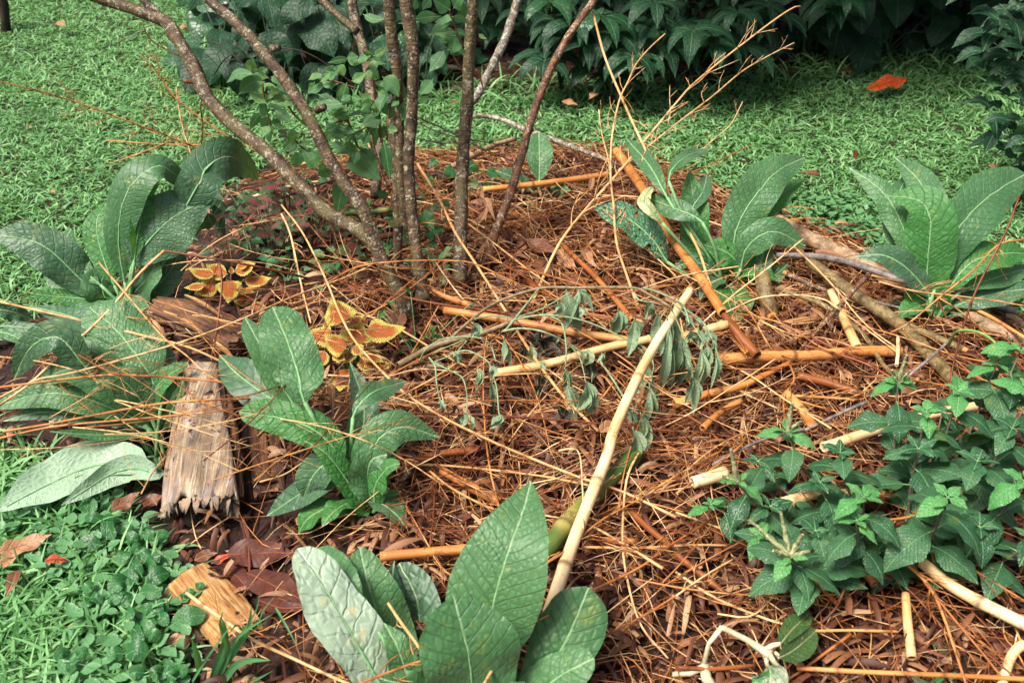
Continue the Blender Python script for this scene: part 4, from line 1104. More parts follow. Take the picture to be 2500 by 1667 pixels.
pole('*1360,1320 1500,1240 1600,1180', 15, 'hidden brown cane beneath the slanting pole', 'bamboo_brown', h=(.01, .01), hollow=False)
pole('*1290,690 1420,760 1560,800', 16, 'buried brown cane below the wilted branch', 'bamboo_brown', h=(.015, .015), hollow=False)
pole('*1045,702 1090,725 1150,745', [12, 20], 'yellow orange bamboo sliver behind the hollow pole end', 'bamboo', h=(.07, .06))
pole('*1930,1370 1990,1420 2050,1480', [14, 16], 'brown cane sticking out beneath the lowest basil leaf', 'bamboo_brown', h=(.03, .03))
pole('*2085,1375 2115,1400 2135,1425', 28, 'short orange bamboo end below the basil', 'bamboo', h=(.04, .03))
# frayed fibres of the broken stake and split end
def fibres(px0, dirs, n, label, mat, hh, spread, ln, r=.0009):
    root = thing('frayed_fibres', G(*px0, hh), label, 'fibres')
    mb = MB(); b = G(*px0, hh); 
    d = (G(*dirs, hh) - b).normalized()
    for k in range(n):
        o = Vector((RND.gauss(0, spread * .5), RND.gauss(0, spread * .5), RND.gauss(0, spread * .35)))
        e = b + o * 1.6 + d * RND.uniform(*ln)
        tube(mb, [b + o, (b + o).lerp(e, .5) + Vector((0, 0, RND.gauss(0, .002))), e], [r, r * .4], n=4, seg=4, caps=False)
    mb.build('fibre_bundle', M[mat], root)
fibres((1760, 793), (1800, 784), 60, 'white frayed fibres at the split pole end', 'twig_pale', .12, .012, (.02, .045))
fibres((1830, 860), (1780, 780), 70, 'dark orange fibres on the broken bamboo stake', 'twig', .12, .012, (.05, .10))
fibres((1915, 788), (2040, 772), 26, 'pale wood splinters beside the broken stump', 'twig_pale', .05, .006, (.05, .11), .0012)

# ------------------------------------------------------------------ cut branches on the right
def branch(spec, w, label, mat, h, cat='branch', name='cut_branch', rough=.10, n=12, cut=None, **k):
    q = S(spec); m = len(q)
    P = [G(a[0], a[1], h[0] + (h[1] - h[0]) * i / (m - 1)) for i, a in enumerate(q)]
    R = [v * .5 * pxm(P[min(len(P) - 1, int(round(i * (len(P) - 1) / (len(w) - 1))))]) for i, v in enumerate(w)]
    mb = MB(); C, nd = tube(mb, P, R, n=n, rough=rough, **k)
    if cut is None:
        o = mb.build(name, M[mat]); return tag(o, label, cat)
    root = thing(name, P[0 if cut == 0 else -1], label, cat)
    mb.build('bark', M[mat], root)
    i = 0 if cut == 0 else -1
    T = (C[0] - C[1]).normalized() if cut == 0 else (C[-1] - C[-2]).normalized()
    mb = MB(); tube(mb, [C[i] - T * .004, C[i] + T * .010], [R[i] * .93, R[i] * .72], n=n, rough=.25, seg=3); mb.build('cut_end', M['cut_orange'], root)
    return root
branch('*1900,542 1975,583 2084,632 2190,690 2330,755 2420,800 2560,860', [38, 38, 36, 34, 32], 'thick tan branch with pale cut end along the lawn edge', 'bark_tan', (.07, .05), seg=50)
branch('*1968,632 2084,717 2192,789 2283,880 2330,930 2400,995', [24, 30, 33, 34, 30], 'long olive branch with pale dots running down to the basil', 'bark_olive', (.09, .05), knots=.14, seg=50)
branch('*2212,795 2280,822 2352,852', [20, 17], 'olive side branch with an orange cut end', 'bark_olive', (.07, .07), cut=1)
branch('*1893,704 2012,746 2102,811 2156,890 2190,922', [9, 13, 12, 10], 'thin curved olive branch left of the long olive branch', 'bark_olive', (.08, .06), knots=.05, n=8)
branch('*1921,668 1975,694 2040,718', [13, 11], 'orange brown branch end in the middle of the branches', 'bark_red', (.08, .07), n=8, cut=0)
branch('*1860,668 1868,715 1884,770', [36, 40, 36], 'short mossy branch stump with broken orange end', 'bark_olive', (.10, .04), cut=1, n=16)
branch('*1895,622 2010,628 2120,655 2230,702 2290,735', [12, 17, 18, 14], 'weathered grey branch bowed across the thick tan branch', 'bark_grey', (.11, .08))
branch('*2124,666 2070,725 2010,790 1961,846', [12, 13, 9], 'brown twig leaning over the olive branch', 'bark_red', (.15, .06), n=8, knots=.06)
branch('*2065,700 2130,735 2215,755', [9, 8, 6], 'thin grey twig behind the olive branch', 'bark_grey', (.09, .06), n=8)
branch('*2335,738 2400,780 2470,830', [14, 12, 8], 'grey branch shaded beneath the right edge comfrey', 'bark_grey', (.05, .05), n=8)
branch('*1965,1050 2060,1005 2116,981', [8, 9], 'pale grey stick left half beneath the basil tip', 'bark_grey', (.09, .10), n=8)
branch('*2212,922 2270,875 2324,826', [9, 7], 'pale grey stick leaning on the olive branch', 'bark_grey', (.10, .13), n=8)
branch('*1740,1135 1800,1100 1900,1060 1965,1048', [8, 8], 'pale grey stick under the left basil flower', 'bark_grey', (.07, .09), n=8)
branch('B980,780 1150,800 1400,900 1700,1010 1965,1115', [11, 13, 13, 10], 'pale straight branch lying over the far edge of the mound', 'bark_pale', (.13, .07), n=10)
branch('B830,1130 970,1060 1130,980 1270,938', [14, 15, 10], 'tan branch piece behind the lichen covered trunk', 'bark_tan', (.06, .09), n=10)
branch('*2480,760 2400,738 2330,700', [18, 20], 'grey log glimpsed under the right edge comfrey', 'bark_grey', (.05, .05))
branch('*1660,700 1700,650 1745,600 1760,560', [12, 16, 16], 'brown knotted branch beside the glossy bamboo pole', 'bark_red', (.03, .14), n=8, knots=.06)
branch('E2200,740 2130,820 2080,890', [16, 13], 'dark red branch stub beside the wilted leaves', 'bark_red', (.08, .06), n=8)
branch('E1900,970 2000,1000 2090,970 2160,930', [13, 10], 'rusty curved root under the wilted leaves', 'bark_red', (.08, .09), n=8)
branch('*1955,985 1930,1000 1790,1030', [6, 9], 'thin brown twig beneath the tapering bamboo stem', 'bark_red', (.05, .04), n=6)
branch('G1920,500 2000,570 2090,680 2170,790', [9, 9], 'brown stick between the rotten log and the front comfrey', 'bark_red', (.03, .03), n=7)
# ------------------------------------------------------------------ long dry twigs seen one by one
def tw(spec, w, label, mat='twig', h=None, Y=None, sides=4, slen=(.03, .09), cat='twig', name='bamboo_twig', w2=None, knots=.085, sub=True, n=6):
    q = S(spec); m = len(q)
    L = [0]
    for i in range(m - 1): L.append(L[-1] + math.hypot(q[i + 1][0] - q[i][0], q[i + 1][1] - q[i][1]))
    if Y is not None: P = [D(a[0], a[1], Y[0] + (Y[1] - Y[0]) * L[i] / L[-1]) for i, a in enumerate(q)]
    else:
        h = h or (.08, .08)
        hh = [np.interp(L[i] / L[-1], np.linspace(0, 1, len(h)), h) for i in range(m)]
        P = [G(a[0], a[1], float(hh[i]) + .09 * max(0, min(1, (760 - a[0]) / 200))) for i, a in enumerate(q)]
    r0 = w * .44 * pxm(P[0]); r1 = (w2 if w2 else w * .5) * .42 * pxm(P[-1]); sides = int(sides * 1.7 + .5)
    mb = MB(); twig(mb, P, r0, r1, sides=sides, slen=slen, knots=knots, n=n, sub=sub)
    return tag(mb.build(name, M[mat]), label, cat)
T1, T2 = 'twig_pale', 'twig_red'
tw('*1292,757 1364,598 1440,500 1520,410 1650,253 1708,192 1860,72 1932,22 1954,16', 10, 'tall bamboo twig rising to the upper right with a forked tip', T1, Y=(2.16, 2.95), sides=14, slen=(.05, .14), w2=4, knots=.12)
tw('*1510,417 1650,304 1740,235 1813,174 1880,135 1939,105', 6, 'thinner twig running beside the tallest twig toward the dark shrubs', T1, Y=(2.5, 2.95), sides=9, slen=(.04, .10), w2=3)
tw('*1447,29 1476,137 1516,235 1570,354 1613,434 1650,506 1704,608 1733,692 1770,770', 7, 'bent pale twig falling from the thin leaning trunk to the broken stake', T1, Y=(2.75, 2.12), sides=8, slen=(.03, .09), w2=9, knots=.12)
tw('*1570,782 1527,663 1505,590 1498,500 1491,434 1494,336 1512,246 1534,199 1552,159 1585,119 1624,83', 9, 'pale upright twig curving up across the right lawn', T1, Y=(2.13, 2.7), sides=10, slen=(.04, .11), w2=4, knots=.12)
tw('*1494,470 1487,398 1469,325 1462,268', 5, 'short upright twig left of the pale upright twig', T1, Y=(2.5, 2.6), sides=3, w2=3)
tw('*1657,412 1700,378 1740,343 1770,318 1787,300 1813,249', 4, 'fine curved twig against the right lawn', T1, Y=(2.6, 2.75), sides=3, w2=2)
tw('*1680,425 1740,400 1800,370 1836,353', 3.5, 'fine brown twig above the upright comfrey leaf', 'twig', Y=(2.6, 2.7), sides=2, w2=2)
tw('*1020,401 1075,492 1111,567 1162,645 1236,762', 8, 'straight cream twig slanting across the tree base', T1, h=(.22, .10), sides=4, w2=8)
tw('*1262,808 1310,880 1378,970 1462,1053', 9, 'cream twig passing under the slanting pole', T1, h=(.10, .06), sides=3, w2=9)
tw('*800,690 872,652 963,639 1035,636 1107,637 1162,645 1260,690 1390,740', 6, 'arched twig crossing in front of the trunks', 'twig', h=(.17, .2, .2, .07), sides=6, w2=3)
tw('*401,612 597,645 795,688 908,706 1053,739 1223,762', 6, 'long reddish twig running right from the sharp bend over the left comfrey', T2, h=(.22, .16, .10), sides=6, w2=6)
tw('*401,612 345,664 289,731 231,793 145,869 72,937 0,988 -40,1012', 8, 'bent twig slanting down over the left comfrey leaves', T1, h=(.22, .18, .14), sides=7, w2=7)
tw('*-20,732 0,737 166,775 362,822 470,851 615,916 759,959 850,985 960,1000', 7, 'long twig over the left comfrey ending among the centre leaves', T1, h=(.2, .17, .14, .10), sides=8, w2=6)
tw('*-20,979 0,970 90,927 181,909 427,840 593,778 723,721 850,674 960,620', 6, 'rising twig from the left edge toward the tree base', T1, h=(.2, .17, .18), sides=9, w2=4)
tw('*-20,948 217,919 325,916 524,930 651,956 850,992 1000,1008', 7, 'level twig over the cut log', 'twig', h=(.2, .19, .15, .08), sides=10, w2=6)
tw('*7,1053 120,1035 231,1013 398,984 560,974 687,970 850,959 930,930', 7, 'nearly level orange twig crossing the upper face of the cut log', 'twig', h=(.18, .18, .18, .12), sides=9, w2=5)
tw('*0,1069 140,1040 361,1020 542,1002 651,984 790,950', 6, 'lowest level twig across the cut log', 'twig', h=(.16, .17, .12), sides=7, w2=4)
tw('*242,641 307,717 398,822 452,865 535,930 669,952', 6, 'thin twig dropping diagonally beside the dark rotten log', T1, h=(.22, .18, .14), sides=7, w2=4)
tw('*116,793 137,833 202,872 282,912 395,920 480,932', 5, 'forked small twig over the round comfrey leaf', T2, h=(.2, .2), sides=7, w2=4)
tw('*130,925 180,970 231,1010', 4, 'short twig touching the lower left comfrey leaf', 'twig', h=(.17, .15), sides=3)
tw('*535,641 542,699 528,811 517,872', 6, 'upright reddish twig in front of the small orange coleus', T2, h=(.24, .12), sides=2, w2=6)
tw('*654,437 578,405 456,351 333,304 174,246 0,199 -40,190', 6, 'long thin twig reaching out over the left lawn', 'twig', Y=(2.75, 2.5), sides=14, slen=(.06, .16), w2=3, knots=.10)
tw('*478,412 459,354 441,289 430,213', 5, 'upright pale twig in front of the left lawn', T1, Y=(2.85, 2.95), sides=7, slen=(.05, .1), w2=3)
tw('*600,360 520,310 430,240 390,190 343,133', 5, 'faint branching twig before the left lawn', 'twig', Y=(2.8, 2.95), sides=12, slen=(.06, .13), w2=2.5)
tw('*260,343 350,350 455,354 500,353', 4, 'level thin twig before the left lawn', 'twig', Y=(2.85, 2.8), sides=6, w2=4)
tw('*578,405 520,437 460,465 394,485', 4.5, 'side twig above the back comfrey leaf', T1, Y=(2.7, 2.65), sides=3, w2=3)
tw('*412,346 350,372 267,400', 4, 'drooping side twig over the left lawn', 'twig', Y=(2.8, 2.75), sides=4, w2=3)
tw('*640,380 600,350 560,300 500,210', 4, 'slender twig left of the leaning trunk', 'twig', Y=(2.7, 2.85), sides=5, w2=2.5)
tw('*687,500 741,572 795,681 832,771 872,840 945,919 1002,970 1100,1028 1180,1067 1252,1100 1415,1165 1523,1201 1650,1262', 5, 'very long twig from the red coleus past the orange coleus to the front', T1, h=(.22, .2, .14, .09, .06), sides=10, w2=9, knots=.10)
tw('*687,522 709,572 734,688 759,789', 6, 'steep twig left of the orange coleus', T1, h=(.2, .10), sides=5, w2=5)
tw('E0,1325 500,1400 1100,1420 1900,1480 2351,1530', 7, 'long level reddish twig across the centre straw', T2, h=(.10, .07), sides=7, w2=6)
tw('*1176,1680 1252,1545 1328,1378 1393,1274 1470,1150 1500,1090', 11, 'strong orange twig slanting up over the front comfrey leaf', T1, h=(.17, .08, .06), sides=6, w2=8, knots=.12)
tw('*1328,1378 1386,1340 1462,1274 1559,1219 1650,1161 1760,1100', 7, 'orange twig branching right from the strong slanting twig', 'twig', h=(.10, .06), sides=8, w2=5)
tw('*1252,1545 1364,1490 1462,1458', 7, 'small twig laid over the fiddle shaped comfrey leaf', 'twig', h=(.16, .15), sides=3, w2=4)
tw('*1250,1552 1310,1515 1352,1495', 7, 'short twig joining the slanting pole foot', T2, h=(.15, .12), sides=1, w2=6)
tw('*1447,1440 1559,1386 1631,1335 1700,1290 1775,1240', 8, 'orange twig rising right from the fiddle shaped leaf', 'twig', h=(.08, .06), sides=7, w2=6)
tw('*1447,1566 1559,1509 1650,1454 1784,1368', 8, 'orange twig rising right from the lower front leaf', 'twig', h=(.07, .06), sides=5, w2=6)
tw('*1422,1335 1559,1337 1690,1330 1775,1331', 8, 'level pinkish twig right of the slanting pole', T1, h=(.07, .06), sides=5, w2=7)
tw('*1364,1100 1411,1100 1422,1190 1424,1290', 5, 'thin olive straw hanging over the slanting pole', T1, h=(.13, .11), sides=1, w2=4)
tw('*1562,1098 1530,1172 1520,1317 1534,1425 1566,1527 1631,1606', 7, 'long curved straw right of the green bamboo', T1, h=(.08, .05), sides=7, w2=6)
tw('*860,1675 963,1635 1020,1615 1078,1600', 9, 'orange twig at the bottom edge over the comfrey', 'twig', h=(.14, .13), sides=3, w2=7)
tw('*948,1472 980,1520 1024,1581 1082,1680', 9, 'tan twig leaning over the front comfrey', T1, h=(.18, .16), sides=1, w2=8)
tw('*456,1447 500,1480 542,1509 615,1559 723,1610 850,1668 950,1700', 10, 'long tan twig from the orange log piece to the bottom edge', T1, h=(.09, .07), sides=4, w2=9)
tw('*1010,1134 1082,1136 1210,1148 1342,1165 1440,1185', 7, 'level twig above the tall front comfrey leaf', T1, h=(.07, .07), sides=6, w2=6)
tw('*1082,1010 1062,1120 1060,1230 1045,1370', 6, 'steep red twig between the comfreys', T2, h=(.07, .06), sides=9, w2=5)
tw('*900,1265 1000,1285 1080,1293 1170,1297', 5, 'thin red twig level above the bamboo pole piece', T2, h=(.06, .06), sides=6, w2=4)
tw('*960,1180 1000,1250 1040,1320 1070,1375 1120,1420', 5, 'slanting straw left of the tall front leaf', 'twig', h=(.06, .06), sides=8, w2=4)
tw('*1050,1150 1100,1190 1200,1240 1300,1262', 7, 'twig crossing the broken bamboo piece', 'twig', h=(.07, .06), sides=5, w2=6)
tw('*634,1176 700,1155 775,1100', 5, 'short twig over the hanging comfrey leaf', T1, h=(.12, .11), sides=2, w2=4)
tw('*560,1170 590,1130 615,1100', 5, 'short orange twig across the cut log right edge', 'twig', h=(.14, .13), sides=1)
tw('*345,1205 375,1150 420,1095', 5, 'short twig at the left side of the cut log', T1, h=(.10, .09), sides=1)
tw('*1650,1396 1737,1454 1838,1498 1914,1523 2010,1540', 8, 'pinkish tan twig running right beneath the basil', T1, h=(.05, .05), sides=5, w2=7)
tw('*2174,1342 2265,1425 2301,1498 2326,1570 2362,1680', 9, 'orange twig bending down below the right basil', 'twig', h=(.12, .06), sides=7, w2=8)
tw('*2214,1360 2283,1454 2409,1606 2465,1680', 8, 'second orange twig fanning out below the right basil', 'twig', h=(.11, .05), sides=7, w2=7)
tw('*2330,1360 2409,1410 2500,1465', 7, 'twig above the pale pole at the right edge', 'twig', h=(.11, .10), sides=4, w2=6)
tw('*2145,1380 2220,1440 2300,1530 2345,1600', 6, 'shaded twig across the short split bamboo', T2, h=(.08, .04), sides=5, w2=5)
tw('*1968,1400 2000,1430 2034,1458', 6, 'short tan twig under the lowest basil leaf', T1, h=(.06, .05), sides=1)
tw('F1370,518 1600,580 1850,610 2100,640 2351,682', 4.5, 'thin twig level in front of the right edge comfrey', T1, h=(.17, .2, .2), sides=9, w2=4)
tw('F2351,235 2180,270 2000,450 1800,610 1570,800 1450,860', 6, 'slanting twig across the right edge comfrey', 'twig', h=(.30, .22, .12), sides=6, w2=5)
tw('F2320,-60 2250,130 2180,280 2010,620 1880,1050 1850,1300', 6, 'steep red brown twig at the right side', T2, h=(.42, .25, .10), sides=4, w2=6)
tw('F190,790 400,600 620,430 860,230', 5.5, 'twig rising across the middle right comfrey base', T1, h=(.09, .22), sides=5, w2=4)
tw('F800,285 950,430 1100,590 1200,720 1330,850 1480,960', 6, 'twig slanting over the olive branches', T1, h=(.2, .12, .08), sides=6, w2=4)
tw('F340,725 560,630 800,610 1000,640 1150,740 1300,850 1500,1000', 5, 'arched straw over the broken stump', T1, h=(.12, .14, .08), sides=6, w2=4)
tw('F1990,690 2150,770 2351,895 2450,950', 11, 'thick tan cane below the right edge comfrey', 'bamboo', h=(.08, .07), sides=0, w2=10, knots=.2)
tw('F870,950 1100,1010 1300,1080 1460,1170', 8, 'purple brown twig over the bright bamboo pole', T2, h=(.09, .07), sides=4, w2=7)
tw('F900,880 1050,960 1300,1060', 7, 'second purple brown twig beside the bright pole', T2, h=(.09, .07), sides=3, w2=6)
tw('F770,1080 800,1180 730,1300 740,1500', 7, 'orange twig standing by the tapering stem', 'twig', h=(.09, .05), sides=5, w2=6)
tw('F800,1290 1000,1300 1220,1315', 8, 'level orange twig left of the basil flower', 'twig', h=(.06, .06), sides=4, w2=8)
tw('F0,1340 100,1430 230,1530 300,1600', 7, 'purple brown twig at the lower middle', T2, h=(.05, .05), sides=3, w2=6)
tw('F280,1180 500,1290 700,1380', 5, 'pale straw beneath the tapering stem', T1, h=(.07, .05), sides=4, w2=4)
tw('F210,1200 230,1350 232,1568', 4, 'upright rusty straw under the wilted leaves', T2, h=(.08, .05), sides=3, w2=4)
tw('F0,1110 300,1100 560,1110 900,1060', 5, 'straw crossing the thick bright pole', 'twig', h=(.09, .09), sides=5, w2=4)
tw('F560,780 800,880 1000,900 1200,960', 5, 'straw spread right of the broken stake', T1, h=(.09, .07), sides=6, w2=4)
tw('F430,640 520,760 600,900 700,1060', 5, 'rusty straw behind the broken stake', 'twig', h=(.09, .07), sides=5, w2=4)
tw('E20,540 300,760 *925,760', 4, 'thin straw by the right coleus leaf', T1, h=(.09, .09), sides=2)
tw('E290,755 450,610 680,420', 5, 'orange straw crossing the double trunk', 'twig', h=(.12, .14), sides=4, w2=4)
tw('E570,1000 650,860 750,680', 5, 'straw leaning left of the hollow bamboo end', 'twig', h=(.06, .12), sides=3, w2=4)
tw('E730,390 850,560 960,690', 5, 'straw between the two right trunks', T1, h=(.12, .08), sides=4, w2=4)
tw('E1180,400 1350,500 1560,640 1750,720', 6, 'pinkish straw in the leaf pile', T2, h=(.09, .07), sides=4, w2=5)
tw('E950,130 1150,280 1370,450 1500,540', 5, 'pale straw over the leaf pile', T1, h=(.10, .08), sides=4, w2=4)
tw('E60,1560 400,1340 700,1180 900,1050', 6, 'bright straw below the wilted branch', T1, h=(.09, .07), sides=5, w2=5)
tw('E0,1150 350,1165 620,1110 900,1130', 5, 'level straw through the orange coleus', T1, h=(.15, .08), sides=4, w2=4)
tw('E-700,1180 -300,1240 0,1300 600,1360', 6, 'level straw over the centre comfrey leaves', 'twig', h=(.17, .12, .08), sides=6, w2=5)
tw('E-100,1290 300,1270 450,1300 700,1370', 5, 'short pale straw over the centre comfrey', T1, h=(.13, .09), sides=5, w2=4)
tw('E1300,420 1900,580 2351,540', 5, 'straw stretched behind the wilted branch', 'twig', h=(.09, .10), sides=5, w2=4)
tw('E1950,190 2150,300 2351,480', 5, 'pale straw under the spotted comfrey leaf', T1, h=(.10, .09), sides=3, w2=4)
tw('E1360,60 1600,40 1800,-20 *1520,470', 4, 'fine straw left of the spotted comfrey leaf', 'twig', h=(.08, .08), sides=4, w2=3)
tw('H1100,430 900,620 700,740', 5, 'thin red straw over the bamboo pole piece', T2, h=(.06, .06), sides=3)
tw('I0,290 330,60 460,-60', 6, 'orange twig left of the basil flowers', 'twig', h=(.07, .09), sides=4, w2=5)
tw('I0,980 200,840 390,730', 6, 'tan twig under the lowest left basil leaves', T1, h=(.07, .07), sides=3, w2=5)
tw('I280,1100 520,1110 730,900 960,700', 5, 'thin pale straw below the basil', T1, h=(.05, .07), sides=4, w2=4)
tw('I940,1200 1080,1060 1150,900', 10, 'brown forked twig below the basil', T2, h=(.04, .09), sides=2, w2=7)
tw('*1650,1250 1760,1290 1900,1345 2010,1400', 6, 'straw passing behind the basil flower spikes', T1, h=(.06, .06), sides=4, w2=5)
tw('A1240,550 1290,555 1340,580 1380,605', 12, 'short dark broken stub on the leaning trunk', T2, Y=(2.60, 2.62), sides=0, w2=10)
tw('A1375,630 1355,720 1370,850 1360,980', 4, 'thin black twig hanging left of the leaning trunk', T2, Y=(2.62, 2.62), sides=3, w2=3)

def arch(x0, x1, y0, y1, n, label, group, hh, LL=(180, 620)):
    for k in range(n):
        cx, cy = RND.uniform(x0, x1), RND.uniform(y0, y1); L = RND.uniform(*LL); a = RND.choice([RND.gauss(-.25, .3), RND.gauss(.5, .35), RND.uniform(-1.3, 1.3)]); bow = RND.gauss(0, .06) * L
        P = []
        for i in range(5):
            f = i / 4 - .5
            qx, qy = cx + math.cos(a) * L * f - math.sin(a) * bow * (1 - 4 * f * f), cy + math.sin(a) * L * f * .8 + math.cos(a) * bow * (1 - 4 * f * f)
            P.append(G(qx, min(max(qy, 330), 1655), hh[0] + (hh[1] - hh[0]) * (RND.random() * .3 + .7 * (1 - abs(f) * 1.5))))
        r = RND.uniform(.0011, .0018)
        m_ = RND.choice(['twig', 'twig_pale', 'twig_pale', 'twig', 'twig_red']); ns_ = RND.randint(5, 10)
        mb = MB(); twig(mb, P, r, r * .5, sides=ns_, slen=(.03, .10), n=5)
        la_, gr_ = twig_label(P, m_, (P[-1] - P[0]).length, ns_); tag(mb.build('bamboo_twig', M[m_]), la_.replace('branching', 'finely branched'), 'twig', gr_)
arch(60, 900, 760, 1100, 24, 'fine branching bamboo twig arching over the left comfrey leaves', 'fine twigs arching over the left comfreys', (.18, .32))
arch(560, 1100, 440, 780, 26, 'fine branching bamboo twig woven before the shrub foot', 'fine twigs before the shrub foot', (.08, .2), (150, 420))
arch(1000, 2000, 560, 1150, 36, 'fine branching bamboo twig arching over the centre of the mound', 'fine twigs arching over the mound', (.04, .11))
arch(1500, 2450, 1050, 1560, 22, 'fine branching bamboo twig on the front right of the mound', 'fine twigs on the front right', (.03, .09))
arch(950, 1600, 1080, 1330, 14, 'fine branching bamboo twig behind the front comfrey', 'fine twigs behind the front comfrey', (.03, .09), (150, 420))

# dark dead twigs behind the trunks
def dt(spec, w, label, h=(.12, .12), Y=None): return tw(spec, w, label, 'bark_dark', h=h, Y=Y, sides=4, slen=(.05, .12), name='dead_twig', knots=0, w2=w * .6)
dt('B600,790 760,860 870,915 1060,1010 1310,1115', 5, 'dark dead twig crossing behind the lichen covered trunk', h=(.22, .08))
dt('B620,840 800,910 1000,950 1280,1000', 4, 'thin dark twig parallel to the first dead twig', h=(.20, .12))
dt('B600,935 780,970 870,955', 4, 'short dark twig right of the double trunk', h=(.18, .15))
dt('B1150,620 1280,740 1400,860 1560,980 1700,1090', 4, 'dark twig running behind the thin leaning trunk', h=(.25, .08))
dt('B1300,1110 1500,1105 1700,1090 1900,1100', 4, 'level dark twig at the far edge of the mound', h=(.10, .08))
dt('A1350,300 1440,285 1560,360 1700,480 1850,550 2010,665', 4, 'dark twig among the pale shrub leaves', Y=(2.6, 2.45))
dt('A1900,325 2050,350 2200,430 2351,540 2500,600', 4, 'thin brown twig arching behind the second trunk', Y=(2.7, 2.7))
dt('A1450,500 1520,400 1620,350 1700,340', 4, 'dark curved twig left of the second trunk', Y=(2.7, 2.6))
dt('A2351,1190 2150,1250 1900,1340', 7, 'dark red twig crossing in front of the leaning trunk base', h=(.12, .12))
dt('E450,-50 400,60 230,240', 3, 'fine dark twig near the trunk fork', h=(.16, .12))

# ------------------------------------------------------------------ multi-stemmed shrub
b = G(985, 745)
shrub = thing('garden_shrub', b, 'multi stemmed shrub with lichen spotted brown trunks standing in the mulch bed', 'shrub')
def trunk(spec, w, Y, mat='bark', name='trunk', parent=shrub, rough=.26, n=18, kn=0.0):
    q = S(spec); m = len(q); L = [0]
    for i in range(m - 1): L.append(L[-1] + math.hypot(q[i + 1][0] - q[i][0], q[i + 1][1] - q[i][1]))
    P = [D(a[0], a[1], float(np.interp(L[i] / L[-1], np.linspace(0, 1, len(Y)), Y)), -.03) for i, a in enumerate(q)]
    R = [v * .41 * pxm(P[min(m - 1, int(round(i * (m - 1) / (len(w) - 1))))]) for i, v in enumerate(w)]
    mb = MB(); C, _ = tube(mb, P, R, n=n, rough=rough, knots=kn, seg=max(10, int(sum((P[i + 1] - P[i]).length for i in range(m - 1)) / .018)))
    o = mb.build(name, M[mat], parent); return o, C
# from the ground up
trunk('*1000,770 960,690 925,620 905,560 880,500 835,440 790,360 757,292 705,210 660,150 590,70 500,-10 380,-130', [46, 42, 40, 36, 34, 33, 31, 30], (2.05, 2.13, 2.23, 2.35, 2.5))
trunk('*925,620 895,575 800,520 720,440 650,370 565,300 506,235 470,160 430,90 400,52 330,25 262,0 150,-40', [40, 44, 42, 40, 42, 36, 40], (2.12, 2.26, 2.45, 2.6, 2.65))
trunk('*405,58 375,25 340,-10 290,-60', [26, 24, 22], (2.62, 2.7))
trunk('*1035,740 1020,640 1012,570 1002,480 998,380 1004,300 1008,200 1008,110 990,0 985,-120', [40, 36, 34, 33, 34, 40, 38], (2.08, 2.16, 2.22, 2.25, 2.3), rough=.2)
trunk('*1010,600 985,520 978,400 975,290 970,180 955,80 950,0 945,-120', [24, 26, 28, 34, 36], (2.26, 2.3, 2.32, 2.35), rough=.2)
trunk('*970,640 972,540 968,420 960,330 950,290', [26, 30, 28], (2.25, 2.34), 'bark')
trunk('*1120,690 1122,660 1126,540 1128,430 1136,330 1142,230 1147,110 1155,0 1160,-120', [42, 40, 38, 38, 36, 34, 34], (2.20, 2.38, 2.47, 2.5), 'bark')
trunk('*1148,252 1165,235 1200,165 1235,90 1264,0 1290,-80', [24, 25, 24, 24], (2.5, 2.6, 2.7), 'bark_pale')
trunk('*1190,640 1205,580 1228,520 1252,450 1270,390 1290,315 1320,230 1356,145 1400,70 1450,0 1490,-80', [30, 28, 26, 24, 22, 22, 22], (2.34, 2.5, 2.65, 2.8), 'bark_red')
trunk('*1290,318 1298,312', [28, 26], (2.63, 2.63), 'bark_red')
trunk('*915,480 925,380 918,300 905,220 895,150 872,70 858,0 850,-80', [28, 32, 30, 30], (2.45, 2.7, 2.9, 3.0), 'bark')
trunk('*872,78 845,55 800,15 765,-15 700,-60', [24, 22, 20], (2.9, 3.0), 'bark')
trunk('*665,120 680,116', [24, 20], (2.33, 2.31), 'bark'); trunk('*775,268 792,262', [26, 20], (2.28, 2.26), 'bark')
trunk('*905,330 925,400 950,470 985,520', [6, 9], (2.3, 2.3), 'bark_red', name='side_twig', n=7)
for sp_ in ('A1225,385 1130,340 1030,280 980,210 965,150', 'A980,210 900,230 800,290', 'A1000,180 1050,165'):
    trunk(sp_, [5, 4, 3], (2.55, 2.55), 'shrub_twig', name='side_twig', n=6)
for sp_ in ('B100,700 150,850 210,1000 240,1020', 'B270,870 330,780 320,690 300,400', 'B400,950 420,720 450,660', 'B920,330 870,210 830,110 820,40', 'B900,460 860,400 840,340',
           'A1770,550 1790,700 1830,850', 'A1930,690 2000,790 2130,890', 'A1880,860 2000,960 2110,1060 2200,1120', 'A2351,700 2330,830', 'B350,700 350,850 360,960',
           'B1000,470 1030,530 1050,600', 'B0,850 130,820 200,1000', 'B120,1000 190,990', 'B190,900 330,820', 'B-40,530 80,560 200,600'):
    trunk(sp_, [7, 6, 4], (2.36, 2.36), 'shrub_twig', name='side_twig', n=6)
